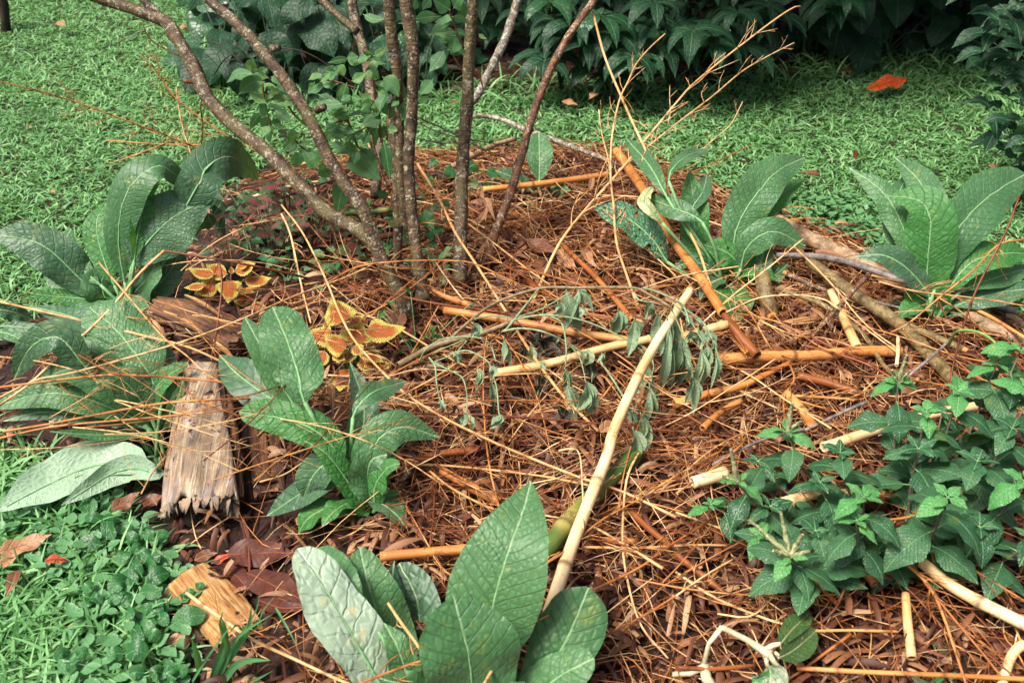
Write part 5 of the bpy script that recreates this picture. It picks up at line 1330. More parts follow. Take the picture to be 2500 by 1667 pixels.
def fl(A_, w, mat='shrub_leaf', Y=2.35, parent=shrub, dy=-.02, shape='ovate', droop=.0, roll=None, name='leaf', stalk=.0009, fold=.25, serr=.08, nserr=14, nl=14, nw=6, clear=.01):
    q = S(A_) if isinstance(A_, str) else A_
    (x0, y0), (x1, y1) = q[0][:2], q[-1][:2]
    if len(q) == 2:
        bow = RND.uniform(-.10, .10); mx, my = (x0 + x1) / 2 - (y1 - y0) * bow, (y0 + y1) / 2 + (x1 - x0) * bow
    else: mx, my = q[1][:2]
    P = [D(x0, y0, Y, clear), D(mx, my, Y + dy * .6, clear), D(x1, y1, Y + dy * (1 + droop), clear)]
    mb = MB()
    blade(mb, P, w * 1.32 * pxm(P[1]), shape, nl=nl, nw=nw, fold=fold * RND.uniform(.5, 1.4), curl=RND.uniform(0, .25), wave=.06, wfreq=2, roll=RND.uniform(-35, 35) if roll is None else roll,
          b0=.06, stalk=stalk, serr=serr, nserr=nserr)
    return mb.build(name, [M[mat], M['stalk']], parent)
pale = """A1700,490 1710,390 35;A1710,505 1610,500 1530,560 34;A1790,555 1700,560 1610,640 45;A1800,700 1680,620 30;A1820,700 2000,650 28;A1880,560 1930,610 30;A1860,750 1970,830 32;
A1860,560 1910,500 28;A1820,470 1860,440 20;A2310,700 2130,690 30;A1790,700 1780,800 28;A1750,500 1810,465 22;A1830,520 1900,560 26;A1870,590 1830,640 24;A1860,600 1910,640 26;B160,550 260,490 28;B310,380 400,310 20;B300,370 230,340 15;B290,380 200,420 28;B340,620 420,660 24;
B480,680 430,720 22;B620,670 690,660 14;B500,660 540,640 14;B620,740 655,760 12;B100,700 0,720 26;B300,700 220,630 30;B350,620 410,640 20;A2000,690 1940,640 20;B1020,230 1075,262 12;A960,150 880,145 10;A930,215 830,250 22;A1000,275 970,300 14"""
green = """B130,560 90,740 48;B270,370 200,430 30;B370,520 480,655 45;B510,690 500,820 32;B300,760 215,770 42;B370,810 230,850 40;B330,830 300,1010 45;B430,850 455,1000 26;B200,1010 355,1215 88;
B130,1180 60,1450 48;B830,160 680,240 35;B860,240 830,365 50;B790,340 685,490 42;B590,130 770,110 34;B480,160 620,150 10;B830,70 710,0 45;B850,60 930,-60 50;B930,20 870,130 28;B710,540 620,640 40;B240,100 390,130 25;
B380,960 420,1210 38;B470,1450 520,1590 32;E460,60 545,280 50;E430,230 490,310 35;E650,30 720,170 42;B10,540 60,500 30;A1760,760 1690,880 25;A1800,780 1800,890 34;A1820,860 1820,970 26;A2050,1010 2130,1150 44;A2000,1020 1990,1140 36;
A1990,960 1950,890 30;A2110,1040 2210,1070 28;A2150,1110 2240,1200 36;A2010,980 2110,960 26;A1840,800 1880,870 24;B60,850 -20,860 26;B30,960 110,1000 26;B60,1030 150,1040 28;B390,640 350,760 34;B370,660 410,790 28;B350,720 300,800 26;
B280,900 240,980 24;B120,800 60,850 26;B180,900 120,950 24;B-60,640 60,700 30;B330,1300 410,1340 25;B120,1290 90,1400 25;B600,-10 560,80 30;B700,0 640,70 28"""
for k_, src in enumerate((pale, green)):
    for ln_ in src.replace('\n', '').split(';'):
        tk = ln_.split(); w = float(tk[-1]) * ZS
        big = w > 25
        fl(S(' '.join(tk[:-1])), w, 'shrub_leaf_young' if k_ == 0 and RND.random() < .6 else 'shrub_leaf', Y=2.33 + RND.uniform(-.05, .05), dy=RND.uniform(-.03, .02), shape='heart' if big else 'ovate', roll=RND.uniform(-20, 20) if big else None)

ends = S('A1720,520 1800,560 1830,720 1840,860 1900,880 2010,980 2110,1070 2200,1120 2330,720 1960,700 1890,620 1760,620 B30,900 120,960 210,1020 150,760 160,640 330,700 330,600 430,700 400,860 300,480 310,400 480,720 840,120 850,220 830,330 90,860 250,900 B-60,560 -20,480 60,440 120,380')
for (ex, ey) in ends:
    for k in range(3):
        a = RND.uniform(-.9, 4.0); Lp = RND.uniform(28, 50)
        tx, ty = ex + math.cos(a) * Lp, ey + abs(math.sin(a)) * Lp * .8
        fl([(ex + RND.gauss(0, 6), ey + RND.gauss(0, 6)), (tx, ty)], RND.uniform(7, 11), 'shrub_leaf_young' if RND.random() < .35 else 'shrub_leaf', Y=2.36 + RND.uniform(-.06, .06), dy=RND.uniform(-.04, .03))

# low herbs at the shrub foot
def herb_plant(base, leaves, label, mat='weed', cat='plant', Y=None, name='small_herb', shape='heart', serr=.1):
    b = G(*base); root = thing(name, b, label, cat)
    for tk in leaves.split(';'):
        t = tk.split(); w = float(t[-1]) * ZS
        q = S(' '.join(t[:-1]))
        fl(q, w, mat, Y=b.y + RND.uniform(-.02, .02) if Y is None else Y, parent=root, shape=shape, dy=RND.uniform(-.03, .0), serr=serr)
        mb = MB(); p = D(q[0][0], q[0][1], b.y); tube(mb, [b, b.lerp(p, .5) + UP * .01, p], [.0014, .0009], n=5, seg=5); mb.build('stem', M['stalk'], root)
    return root
herb_plant((1075, 480), 'B700,1390 745,1490 42;B790,1140 865,1190 38;B730,1250 640,1330 34;B820,1260 790,1330 30;B1000,1100 960,1170 38;B1060,1230 1165,1300 32;B1000,1285 1040,1370 38;B1070,1150 1180,1190 34;B960,1240 1050,1260 30;B1110,1270 1180,1220 26;B700,1190 660,1240 28;B850,1290 900,1350 30;B740,1080 680,1130 26',
           'low green herb with a tiny violet flower between the trunks')
r_ = tag(thing('violet_flower', G(1067, 425, .08), 'tiny violet flower on a thin stalk between the trunks', 'flower'), None)
mb = MB(); c_ = D(1067, 424, G(1067, 450).y)
for k in range(9):
    d_ = Vector((RND.gauss(0, 1), RND.gauss(0, 1), RND.gauss(0, .8))).normalized()
    blade(mb, [c_, c_ + d_ * .006, c_ + d_ * .012], .004, 'round', nl=3, nw=2)
mb.build('petals', M['violet'], r_)
mb = MB(); tube(mb, [c_, D(1060, 460, c_.y)], [.0008, .0012], n=5, seg=4); mb.build('stem', M['stalk'], r_)
herb_plant((1075, 600), 'E700,20 790,-10 24;E700,180 790,152 24;E720,200 775,310 30;E690,280 675,365 26;E700,190 640,185 18;E650,240 690,275 16;E820,-20 760,30 26', 'pale leaved seedling growing between the two right trunks')
herb_plant((1020, 880), 'E560,880 600,930 18;E650,930 590,960 18;E700,880 740,810 20;E700,880 780,890 16;E640,900 680,880 14;E600,980 570,920 16;E690,950 740,960 14;E430,990 410,940 18;E450,1000 530,990 16;E560,590 520,560 18;E380,720 340,740 20;E360,740 350,780 16;E410,650 450,670 24;E960,670 990,680 14', 'tiny leaved seedlings under the hollow bamboo end', serr=0)
herb_plant((560, 660), 'A1500,1350 1440,1460 40;D1280,560 1220,640 30;D1330,520 1180,700 26;D1440,150 1400,50 40;D1480,200 1520,80 40;D1360,180 1310,80 50;D1420,300 1340,340 40;D1250,200 1340,240 34', 'dark green foliage between the left comfrey and the red coleus', mat='comfrey_dark', serr=0)
for i, (bx, by) in enumerate([(640, 600), (700, 560), (760, 620), (820, 640), (680, 640)]):
    b = G(bx, by); root = thing('red_coleus', b, ['red coleus with magenta hearted leaves left of the leaning trunk', 'dark red coleus behind the steep straw', 'magenta leaved coleus under the leaning trunk',
        'small dark coleus at the foot of the leaning trunk', 'front red coleus above the small orange coleus'][i], 'coleus', 'red coleus plants behind the orange coleus')
    for k in range(19):
        az = RND.uniform(0, 6.28); rr = RND.uniform(.0, .075); z = RND.uniform(.02, .16)
        c = b + Vector((math.cos(az) * rr, math.sin(az) * rr, z)); az2 = az + RND.gauss(0, .5); L = RND.uniform(.03, .068)
        d = Vector((math.cos(az2), math.sin(az2), RND.uniform(-.3, .35))) * L
        mb = MB(); blade(mb, [c, c + d * .5 + UP * .006, c + d], L * .30, 'ovate', nl=12, nw=6, fold=.2, wave=.1, wfreq=4, ref=UP + Vector((0, -.6, 0)), serr=.7, nserr=8)
        mb.build('leaf', M['red_coleus'], root)
    for k in range(4):
        mb = MB(); e = b + Vector((RND.gauss(0, .03), RND.gauss(0, .03), .14)); tube(mb, [b, b.lerp(e, .5) + Vector((.005, 0, 0)), e], [.003, .0015], n=6, seg=6); mb.build('stem', M['basil_stem'], root)
for i, (bx, by, lb) in enumerate([(590, 520, 'green seedling clump behind the red coleus'), (740, 510, 'green seedling clump under the leaning trunk'), (830, 700, 'green seedling clump left of the shrub foot'), (870, 560, 'green seedling clump in the fork of the trunks'),
    (930, 650, 'green seedling clump against the double trunk'), (700, 690, 'green seedling clump before the red coleus'), (1010, 560, 'green seedling clump right of the double trunk'), (620, 640, 'green seedling clump left of the red coleus'), (780, 600, 'green seedling clump amid the red coleus'), (1060, 690, 'green seedling clump right of the shrub foot')]):
    b = G(bx, by); root = thing('small_herb', b, lb, 'plant', 'green seedlings around the shrub foot')
    for k in range(16):
        az = RND.uniform(0, 6.28); rr = RND.uniform(.0, .065); z = RND.uniform(.015, .11); L = RND.uniform(.018, .042)
        c = b + Vector((math.cos(az) * rr, math.sin(az) * rr, z)); az2 = az + RND.gauss(0, .7)
        d = Vector((math.cos(az2), math.sin(az2), RND.uniform(-.3, .4))) * L
        mb = MB(); blade(mb, [c, c + d * .5 + UP * .005, c + d], L * .27, 'ovate', nl=8, nw=4, fold=.2, wave=.1, ref=UP + Vector((0, -.6, 0))); mb.build('leaf', [M[RND.choice(['weed', 'shrub_leaf', 'weed'])], M['stalk']], root)
        if k % 4 == 0:
            mb = MB(); tube(mb, [b, b.lerp(c, .5) + Vector((.004, 0, .004)), c], [.0016, .0009], n=5, seg=5); mb.build('stem', M['stalk'], root)
def coleus_plant(base, leaves, label, Y0):
    b = G(*base); root = thing('orange_coleus', b, label, 'coleus', 'orange and yellow coleus plants')
    for tk in leaves.split(';'):
        t = tk.split(); w = float(t[-1]) * ZS; q = S(' '.join(t[:-1]))
        fl(q, w, 'coleus', Y=b.y - .01 + RND.uniform(-.02, .02), parent=root, shape='heart' if w > 18 else 'ovate', dy=(q[0][1] - q[-1][1]) * .00055 + RND.uniform(-.006, .004), serr=.22, nserr=13, roll=RND.uniform(-16, 16), nl=26, nw=10, fold=.16)
    return root, b
r_, b = coleus_plant((572, 742), 'D1540,470 1390,400 46;D1580,455 1725,395 46;D1540,505 1540,665 70;D1480,530 1312,605 48;D1640,505 1835,492 38;D1640,605 1640,692 48;D1690,680 1800,690 30;D1390,540 1240,560 22;D1460,470 1265,428 32;D1640,580 1722,592 22;D1380,515 1460,490 18;D1600,570 1640,610 26;D1560,470 1560,415 16;D1600,420 1680,385 20',
    'small orange and yellow coleus above the dark rotten log', 2.2)
for e_ in ((563, 672), (592, 700), (540, 680)):
    mb = MB(); e = D(*e_, b.y); tube(mb, [b, e], [.003, .0018], n=6, seg=5); mb.build('stem', M['basil_stem'], r_)
r_, b = coleus_plant((846, 905), 'E110,800 20,635 88;E150,835 248,745 30;E255,835 528,828 62;E190,940 240,800 88;E40,880 -160,860 60;E130,975 -20,870 70;E190,1010 55,1065 36;E200,985 380,1065 48;E250,1040 445,1085 56;E230,1030 345,1148 50;E-20,980 -80,1090 46;E80,1105 80,1262 74;E130,1170 165,1250 24;E170,960 240,1010 40;E10,820 -20,790 30;E30,1010 120,1050 34;E210,960 200,900 30',
    'larger orange and yellow coleus in front of the shrub', 2.0)
for e_ in ((850, 850), (870, 870), (830, 880), (835, 945)):
    mb = MB(); e = D(*e_, b.y - .02); tube(mb, [b, b.lerp(e, .5), e], [.004, .002], n=6, seg=5); mb.build('stem', M['stalk'], r_)
# ------------------------------------------------------------------ holy basil bush, right front
def HZ(px, py, z):
    v = ray(px, py); t = (z - CAM_H) / v.z
    return Vector((v.x * t, v.y * t, z))
b = G(2235, 1330)
basil = thing('basil_bush', b, 'green holy basil bush with toothed leaves and flower spikes at the right front', 'basil')
def basil_leaf(c, az, L, el=.1, droop=.9, young=False, w=None):
    d = Vector((math.cos(az) * math.cos(el), math.sin(az) * math.cos(el), math.sin(el)))
    P = [c]; e = el
    for i in range(4):
        e2 = el - droop * (i + .5) / 4
        P.append(P[-1] + Vector((math.cos(az) * math.cos(e2), math.sin(az) * math.cos(e2), math.sin(e2))) * L / 4)
    for p in P: p.z = max(p.z, gzf(p.x, p.y) + .01)
    mb = MB()
    ref = UP + Vector((-math.cos(az), -math.sin(az), 0)) * .15
    blade(mb, P, (w or L * .26), 'basil', nl=20, nw=6, fold=RND.uniform(.05, .3), curl=RND.uniform(.1, .35), wave=RND.uniform(.05, .12), wfreq=2.2, roll=RND.uniform(-18, 18), b0=.12, stalk=.0008,
          serr=.10, nserr=11, ref=ref)
    mb.build('leaf', [M['basil_young' if young else 'basil'], M['stalk']], basil)
def spike(c, d, L, r=.0062, n=110):
    mb = MB(); e = c + d * L
    tube(mb, [c, c.lerp(e, .5), e], [.0042, .0038, .0018], n=9, seg=26, rough=.9)
    for k in range(n):
        f = k / n; a = k * 2.4; q = c.lerp(e, .08 + .92 * f)
        A = d.cross(Vector((.3, .2, 1))).normalized(); B = d.cross(A)
        o = (A * math.cos(a) + B * math.sin(a)); rr = r * (1 - .55 * f)
        blade(mb, [q, q + o * rr * .6 + d * .001, q + o * rr + d * .0028], .0026, 'round', nl=2, nw=2, fold=.3, ref=d + o * .3)
    mb.build('flower_spike', M['flower'], basil)
def shoot(px, py, z, size, nodes=3, spikes=(), a0=None, young=True, root=None, gap=.032):
    size *= 1.3; nodes += 1; z += .03
    t = HZ(px, py, z); root = root or (b + Vector(((t.x - b.x) * .35, (t.y - b.y) * .35, 0)))
    mid = root.lerp(t, .5) + Vector(((t.x - root.x) * .18, (t.y - root.y) * .18, .0))
    pts = [root, mid, t]
    mb = MB(); C, _ = tube(mb, pts, [.0034, .0016], n=6, seg=16, knots=.05); mb.build('stem', M['basil_stem'], basil)
    a = RND.uniform(0, 3.14) if a0 is None else a0
    lens = [sum((C[i + 1] - C[i]).length for i in range(k, len(C) - 1)) for k in range(len(C))]
    for k in range(nodes):
        dist = gap * k * (1 + .15 * k)
        ci = min(range(len(C)), key=lambda i: abs(lens[i] - dist)); c = C[ci].copy()
        for s in (0, 1):
            L = size * (.72, 1.0, 1.12, 1.0, .9)[min(k, 4)] * RND.uniform(.85, 1.12)
            basil_leaf(c, a + s * math.pi + RND.gauss(0, .18), L, el=RND.uniform(.0, .45), droop=RND.uniform(.7, 1.7), young=young and k == 0)
        a += math.pi / 2 + RND.gauss(0, .15)
    for s in range(4):
        basil_leaf(t + UP * .004, a + s * 1.57, size * RND.uniform(.28, .42), el=RND.uniform(.4, .8), droop=.8, young=young)
    for dx, dy_, dz, L in spikes:
        spike(t + UP * .005, Vector((dx, dy_, dz)).normalized(), L)
shoot(2192, 938, .30, .068, 4, spikes=[(.05, .05, 1, .06), (-.5, .1, .8, .03), (.5, 0, .8, .03)], a0=.2)
shoot(2432, 892, .34, .075, 4, a0=.1)
shoot(2520, 960, .34, .075, 4)
shoot(2490, 860, .38, .07, 4)
shoot(2340, 960, .36, .066, 4)
shoot(2260, 1010, .33, .062, 3)
shoot(1922, 1058, .26, .066, 3, spikes=[(0, .1, 1, .06), (.5, 0, .6, .03)], a0=2.9)
shoot(2107, 1218, .33, .066, 4, a0=.6, gap=.04)
shoot(2090, 1275, .30, .060, 4, a0=2.0, gap=.035)
shoot(2312, 1219, .34, .074, 4, a0=.35)
shoot(1928, 1362, .26, .064, 3, spikes=[(-.75, .45, .5, .085), (-.25, .4, .9, .075), (.35, .25, .8, .04), (-.5, -.1, .3, .035), (.45, -.1, .3, .03)], a0=.9)
shoot(1735, 1235, .17, .050, 3, a0=.5)
shoot(1860, 1310, .2, .056, 3, a0=1.1)
shoot(1850, 1130, .2, .054, 3, a0=2.0, young=False)
shoot(1800, 1180, .24, .060, 3, spikes=[(-.25, .1, .9, .07), (-.7, 0, .3, .03)], a0=2.2)
shoot(2050, 1110, .26, .070, 3, a0=1.2, young=False)
shoot(2240, 1100, .29, .078, 4, a0=.0, young=False)
shoot(2385, 1130, .30, .078, 4, a0=1.0, young=False)
shoot(2500, 1180, .32, .078, 4, a0=.5)
shoot(2470, 1050, .30, .078, 4, a0=.9, young=False)
shoot(2000, 1180, .24, .066, 3, a0=.1, young=False)
shoot(2160, 1330, .20, .064, 3, a0=.4, young=False)
shoot(2390, 1290, .24, .070, 3, a0=1.4, young=False)
shoot(1880, 1240, .20, .055, 3, a0=.4, young=False)
shoot(1990, 1300, .22, .060, 3, a0=1.8, young=False)
shoot(2300, 1010, .24, .066, 3, a0=1.9, young=False)
shoot(2520, 1320, .26, .07, 3, a0=.9, young=False)
shoot(1945, 1375, .22, .085, 1, a0=-1.35, young=False)
shoot(2330, 1665, .07, .03, 1)
mb = MB(); tube(mb, [G(*p, h) for p, h in (((2315, 842), .12), ((2340, 808), .20), ((2400, 815), .22), ((2460, 865), .2))], [.0035, .0025], n=7, seg=20, knots=.06)
tag(mb.build('vine', M['green_twig']), 'arching green stem above the basil tips', 'stem')

# ------------------------------------------------------------------ wilted cut branch
P0 = G(1075, 860, .03)
wilt = thing('wilted_branch', P0, 'wilted grey green cut branch drooping over the bamboo poles', 'branch')
def wst(spec, w, h, mat='wilt_stem', name='stem', w2=None):
    q = S(spec); m = len(q); P = [G(a[0], a[1], float(np.interp(i / (m - 1), np.linspace(0, 1, len(h)), h))) for i, a in enumerate(q)]
    mb = MB(); tube(mb, P, [w * .5 * pxm(P[0]), (w2 or w * .6) * .5 * pxm(P[-1])], n=7, rough=.08, seg=max(8, len(P) * 6), knots=.05)
    return mb.build(name, M[mat], wilt)
wst('E480,1080 700,960 900,900 1060,860 1240,790', 17, (.05, .10, .14), 'wilt_wood', 'branch_wood', 12)
wst('E530,1090 640,1085 780,1090 720,1060', 14, (.04, .05), 'wilt_wood', 'branch_wood', 9)
wst('E900,900 760,980 640,1040 560,1080', 10, (.08, .05), 'wilt_wood', 'branch_wood', 8)
wst('E820,910 990,760 1150,655 1430,565 1700,560 2050,560 2160,600 2320,690', 8, (.09, .17, .24, .25, .23), 'wilt_wood', 'branch_wood', 7)
for sp_, w, h in (('E620,1060 660,980 760,910 830,905', 4.5, (.06, .12, .12)), ('E1180,855 1300,835 1450,855 1600,920 1720,1000', 6, (.13, .17, .12)), ('E1230,790 1330,760 1500,745 1750,790 2050,930 2180,1060', 5.5, (.14, .2, .18, .10)),
    ('E1250,765 1120,750 990,770', 4.5, (.15, .17)), ('E1200,850 1320,700 1430,560', 7, (.13, .23)), ('E1280,760 1450,700 1640,590', 4.5, (.14, .24)), ('E720,1060 860,1000 960,900 1060,860', 4, (.06, .12)),
    ('E685,1030 725,1090 735,1200 760,1330', 5, (.12, .12, .07)), ('E830,1010 940,985 1060,1040 1110,1100', 5.5, (.10, .14, .12)), ('E1100,1100 1140,1230 1155,1400 1165,1470', 5, (.12, .07)),
    ('E700,1060 830,1120 910,1170 940,1280 940,1400', 5, (.08, .12, .07)), ('E800,900 940,890 1060,910 1110,970 1135,1060', 5, (.11, .15, .11)), ('E1500,750 1580,800 1610,950 1605,1100', 5, (.18, .17, .11)),
    ('E1620,930 1700,1030 1740,1170', 4, (.14, .09)), ('E2060,560 2100,640 2200,660 2300,690', 4.5, (.24, .22)), ('E1830,1040 1920,1170 2000,1300 2060,1400', 6, (.10, .08)), ('F40,690 180,790 250,920 300,1050 350,1080', 5, (.22, .16, .09)),
    ('E2300,690 2250,760 2230,800', 4, (.22, .18)), ('E2320,700 *1660,800 1680,850', 4, (.22, .15)), ('F0,640 60,700 90,800', 7, (.24, .20)), ('E2130,560 2230,590 2351,640', 6, (.25, .23)), ('F-20,660 80,760 170,900 200,960', 4, (.22, .15)),
    ('E2060,930 2160,980 2200,1080 2190,1150', 5, (.14, .10)), ('E950,900 720,1000 730,1030', 3, (.12, .08))):
    wst(sp_, w, h)
wl = """1610,560 1640,700 1685,800 50;1700,560 1690,640 1640,770 30;1960,690 1975,770 1955,860 48;2070,760 2075,850 2060,945 34;2230,700 2230,850 2190,1010 36;2290,750 2290,880 2245,1020 34;2110,1030 2120,1180 2060,1330 62;2310,800 2310,960 2280,1140 30;1555,640 1570,700 1540,745 22;
1190,890 1200,980 1185,1065 20;1370,930 1375,1000 1345,1065 22;1440,1050 1460,1110 18;1600,1100 1610,1170 1590,1240 32;1620,1190 1640,1300 1675,1415 32;1735,1170 1760,1280 1695,1390 45;1010,1090 1030,1150 1005,1215 26;1100,1170 1110,1260 1125,1370 20;1160,1400 1175,1450 1150,1495 26;760,1310 765,1340 750,1375 16;
920,1400 925,1450 900,1500 22;965,1420 985,1460 970,1520 20;980,790 990,830 970,875 26;2150,640 2160,700 2140,770 22;2200,650 2190,700 2200,740 18;1660,560 1720,600 1730,690 24;1850,1000 1860,1030 1840,1060 14;1940,900 1955,950 1940,1010 22;840,990 870,1020 870,1070 24;1090,1080 1120,1120 1110,1160 24;
1740,980 1750,1010 1720,1060 26;2170,1200 2190,1330 2150,1500 34;2110,1400 2140,1500 2100,1640 30;2010,1330 2060,1420 2100,1500 30;2060,1500 2090,1600 2040,1740 52;2190,1150 2200,1260 2160,1400 26;1700,700 1720,720 1700,760 16"""
for s_ in wl.replace('\n', '').split(';'):
    t_ = s_.split(); w = float(t_[-1]) * ZS; q = S('E' + ' '.join(t_[:-1])); h0 = RND.uniform(.10, .15) if q[0][1] > 800 else .2
    P = [G(q[0][0], q[0][1], h0)]
    for k in q[1:]: P.append(D(k[0], k[1], P[0].y - RND.uniform(-.005, .02), .01))
    mb = MB(); blade(mb, P, w * pxm(P[0]) * 1.2, 'lance', nl=14, nw=6, fold=RND.uniform(.3, .8), wave=.18, wfreq=1.5, roll=RND.uniform(-40, 40), b0=.1, stalk=.0009, crump=.10)
    mb.build('leaf', [M['wilt'], M['wilt_stem']], wilt)
    for c2 in range(1 if w < 9 else 2):
        o = Vector((RND.uniform(-.012, .012), RND.uniform(-.01, .01), RND.uniform(-.004, .008))); ext = RND.uniform(.95, 1.5)
        P2_ = [P[0]] + [P[0] + (k - P[0]) * ext + o * (i + 1) * .7 for i, k in enumerate(P[1:])]
        for k in P2_: k.z = max(k.z, gzf(k.x, k.y) + .012)
        mb = MB(); blade(mb, P2_, w * pxm(P[0]) * RND.uniform(.8, 1.2), 'lance', nl=14, nw=6, fold=RND.uniform(.4, 1.0), wave=.2, wfreq=1.5, roll=RND.uniform(-60, 60), b0=.15, stalk=.0008, crump=.10)
        mb.build('leaf', [M['wilt'], M['wilt_stem']], wilt)
wl = """40,880 50,1030 0,1210 45;95,840 115,890 100,925 28;210,930 225,1010 200,1115 32;170,950 175,1080 125,1210 28;110,1150 135,1240 120,1360 30;270,990 285,1090 265,1200 18;60,740 90,790 60,840 24;150,830 170,900 150,960 24;0,800 -10,900 -30,1010 34;-30,720 -20,820 -60,930 30;190,840 220,880 210,930 18;60,1000 90,1100 70,1190 20;130,760 160,800 170,850 18;240,900 265,950 250,1000 14;20,700 40,720 20,760 20"""
for s_ in wl.replace('\n', '').split(';'):
    t_ = s_.split(); w = float(t_[-1]) * ZS; q = S('F' + ' '.join(t_[:-1]))
    P = [G(q[0][0], q[0][1], .17)]
    for k in q[1:]: P.append(D(k[0], k[1], P[0].y - RND.uniform(-.005, .02), .01))
    mb = MB(); blade(mb, P, w * pxm(P[0]) * 1.2, 'lance', nl=14, nw=6, fold=RND.uniform(.3, .8), wave=.18, wfreq=1.5, roll=RND.uniform(-40, 40), b0=.1, stalk=.0009, crump=.10)
    mb.build('leaf', [M['wilt'], M['wilt_stem']], wilt)
    for c2 in range(1 if w < 9 else 2):
        o = Vector((RND.uniform(-.012, .012), RND.uniform(-.01, .01), RND.uniform(-.004, .008))); ext = RND.uniform(.95, 1.5)
        P2_ = [P[0]] + [P[0] + (k - P[0]) * ext + o * (i + 1) * .7 for i, k in enumerate(P[1:])]
        for k in P2_: k.z = max(k.z, gzf(k.x, k.y) + .012)
        mb = MB(); blade(mb, P2_, w * pxm(P[0]) * RND.uniform(.8, 1.2), 'lance', nl=14, nw=6, fold=RND.uniform(.4, 1.0), wave=.2, wfreq=1.5, roll=RND.uniform(-60, 60), b0=.15, stalk=.0008, crump=.10)
        mb.build('leaf', [M['wilt'], M['wilt_stem']], wilt)
for s_ in ('E1420,920 1460,960 1440,1040 60', 'E1380,930 1430,930 1480,980 40', 'E1560,900 1540,950 1560,1010 26', 'E1680,960 1660,1010 1690,1080 30', 'E1830,1040 1790,1080 1790,1200 34', 'E1560,1370 1590,1420 1560,1450 30', 'E1420,1150 1440,1210 1410,1290 30', 'E910,1430 890,1470 910,1520 20', 'E1130,1330 1120,1370 1130,1420 14', 'F250,1050 270,1110 255,1180 16', 'E1300,930 1330,980 1310,1060 26', 'E1880,960 1900,985 1880,1010 22', 'E1940,940 1970,970 1950,1000 24', 'E1170,1490 1180,1530 1165,1568 10'):
    t_ = s_.split(); w = float(t_[-1]) * ZS; q = S(' '.join(t_[:-1])); P = [G(k[0], k[1], .10 - .03 * i) for i, k in enumerate(q)]
    mb = MB(); blade(mb, P, w * 1.5 * pxm(P[0]), 'lance', nl=12, nw=6, fold=.6, wave=.4, wfreq=3, crump=.45); mb.build('shrivelled_leaf', M['wilt_dark'], wilt)

# ------------------------------------------------------------------ pale stem with leathery leaves, bottom right
r_ = thing('leathery_leaved_stem', G(1725, 1640, .03), 'pale jointed stem with three leathery blotched leaves at the bottom edge', 'cutting')
for s_, w, h in (('I190,1440 200,1360 240,1270 315,1185', [14, 12, 15], (.05, .10)), ('I310,1190 450,1260 600,1340 640,1380', [14, 15, 22], (.10, .11)), ('I600,1350 660,1310 710,1300', [18, 10], (.11, .12)), ('I625,1370 650,1410 740,1500', [18, 9], (.11, .08)),
    ('I630,1360 610,1420 620,1470', [16, 8], (.11, .09)), ('I-20,1510 100,1500 200,1450', [14, 18], (.03, .05)), ('I190,1440 200,1520 260,1620', [24, 30], (.05, .03)), ('I670,1360 720,1400 700,1380', [10, 8], (.11, .11))):
    q = S(s_); m = len(q); P = [G(a[0], a[1], h[0] + (h[1] - h[0]) * i / (m - 1)) for i, a in enumerate(q)]
    mb = MB(); tube(mb, P, [v * .5 * pxm(P[0]) for v in w], n=9, rough=.14, knots=.06); mb.build('stem', M['pale_stem'], r_)
for s_, w, mt, ro in (('I700,1310 790,1200 900,1100', 72, 'leathery', 10), ('I690,1400 800,1340 945,1215', 92, 'leathery', -18), ('I625,1440 640,1530 600,1680', 125, 'variegated', 5)):
    q = S(s_); P = [G(k[0], k[1], .12 - .02 * i) for i, k in enumerate(q)]
    mb = MB(); blade(mb, P, w * ZS * pxm(P[0]), 'round', nl=20, nw=10, fold=.25, wave=.05, roll=ro, stalk=.001, b0=.04); mb.build('leaf', [M[mt], M['pale_stem']], r_)
plant('comfrey_plant', (2290, 1690), 'small comfrey leaf tips poking in at the bottom right edge', extra=0, leaves=[('I1800,1700 1700,1600 1590,1530', 34, dict()), ('I1700,1700 1750,1590 1810,1535', 36, dict(mat=CB))])

# ------------------------------------------------------------------ single fallen leaves
def fallen(spec, w, label, mat, h=.012, shape='ovate', fold=.15, curl=.1, wave=.15, roll=0, name='fallen_leaf', lift=.02, cat='leaf', nl=18):
    q = S(spec); m = len(q); P = [G(a[0], a[1], h + lift * math.sin(math.pi * i / (m - 1)) * .5 + (RND.uniform(0, lift) if i in (0, m - 1) else 0)) for i, a in enumerate(q)]
    mb = MB(); blade(mb, P, w * ZS * pxm(P[m // 2]), shape, nl=nl, nw=8, fold=fold, curl=curl, wave=wave, wfreq=1.8, roll=roll, ref=UP + Vector((0, -.35, 0)), stalk=.001, b0=.03, crump=.06)
    return tag(mb.build(name, [M[mat], M[mat]]), label, cat)
fallen('C1565,525 1440,560 1275,610', 62, 'bright red fallen leaf lying on the right lawn', 'dry_red', h=.05, wave=.3, lift=.03)
fallen('C980,1172 900,1165 830,1160', 22, 'curled brown leaf on the lawn above the upright comfrey', 'dry_brown', h=.05)
fallen('C1120,465 1150,475 1195,480', 28, 'small dark red leaf on the grass near the shrub shadow', 'dry_dark', h=.05)
fallen('C1220,1020 1215,1040 1210,1075', 20, 'dark curled leaf on the grass right of centre', 'dry_dark', h=.05)
fallen('C2120,1105 2150,1130 2190,1155', 22, 'faded brown leaf near the right edge grass', 'dry_tan', h=.05)
fallen('C90,780 110,790 140,800', 20, 'brown leaf on the grass behind the slanting twigs', 'dry_brown', h=.05)
fallen('B1580,685 1630,690 1690,710', 28, 'orange brown leaf on the grass right of the leaning trunk', 'dry_tan', h=.05)
fallen('B1760,675 1790,640 1815,615', 28, 'upturned orange leaf at the edge of the dark shrubs', 'dry_tan', h=.05, lift=.05)
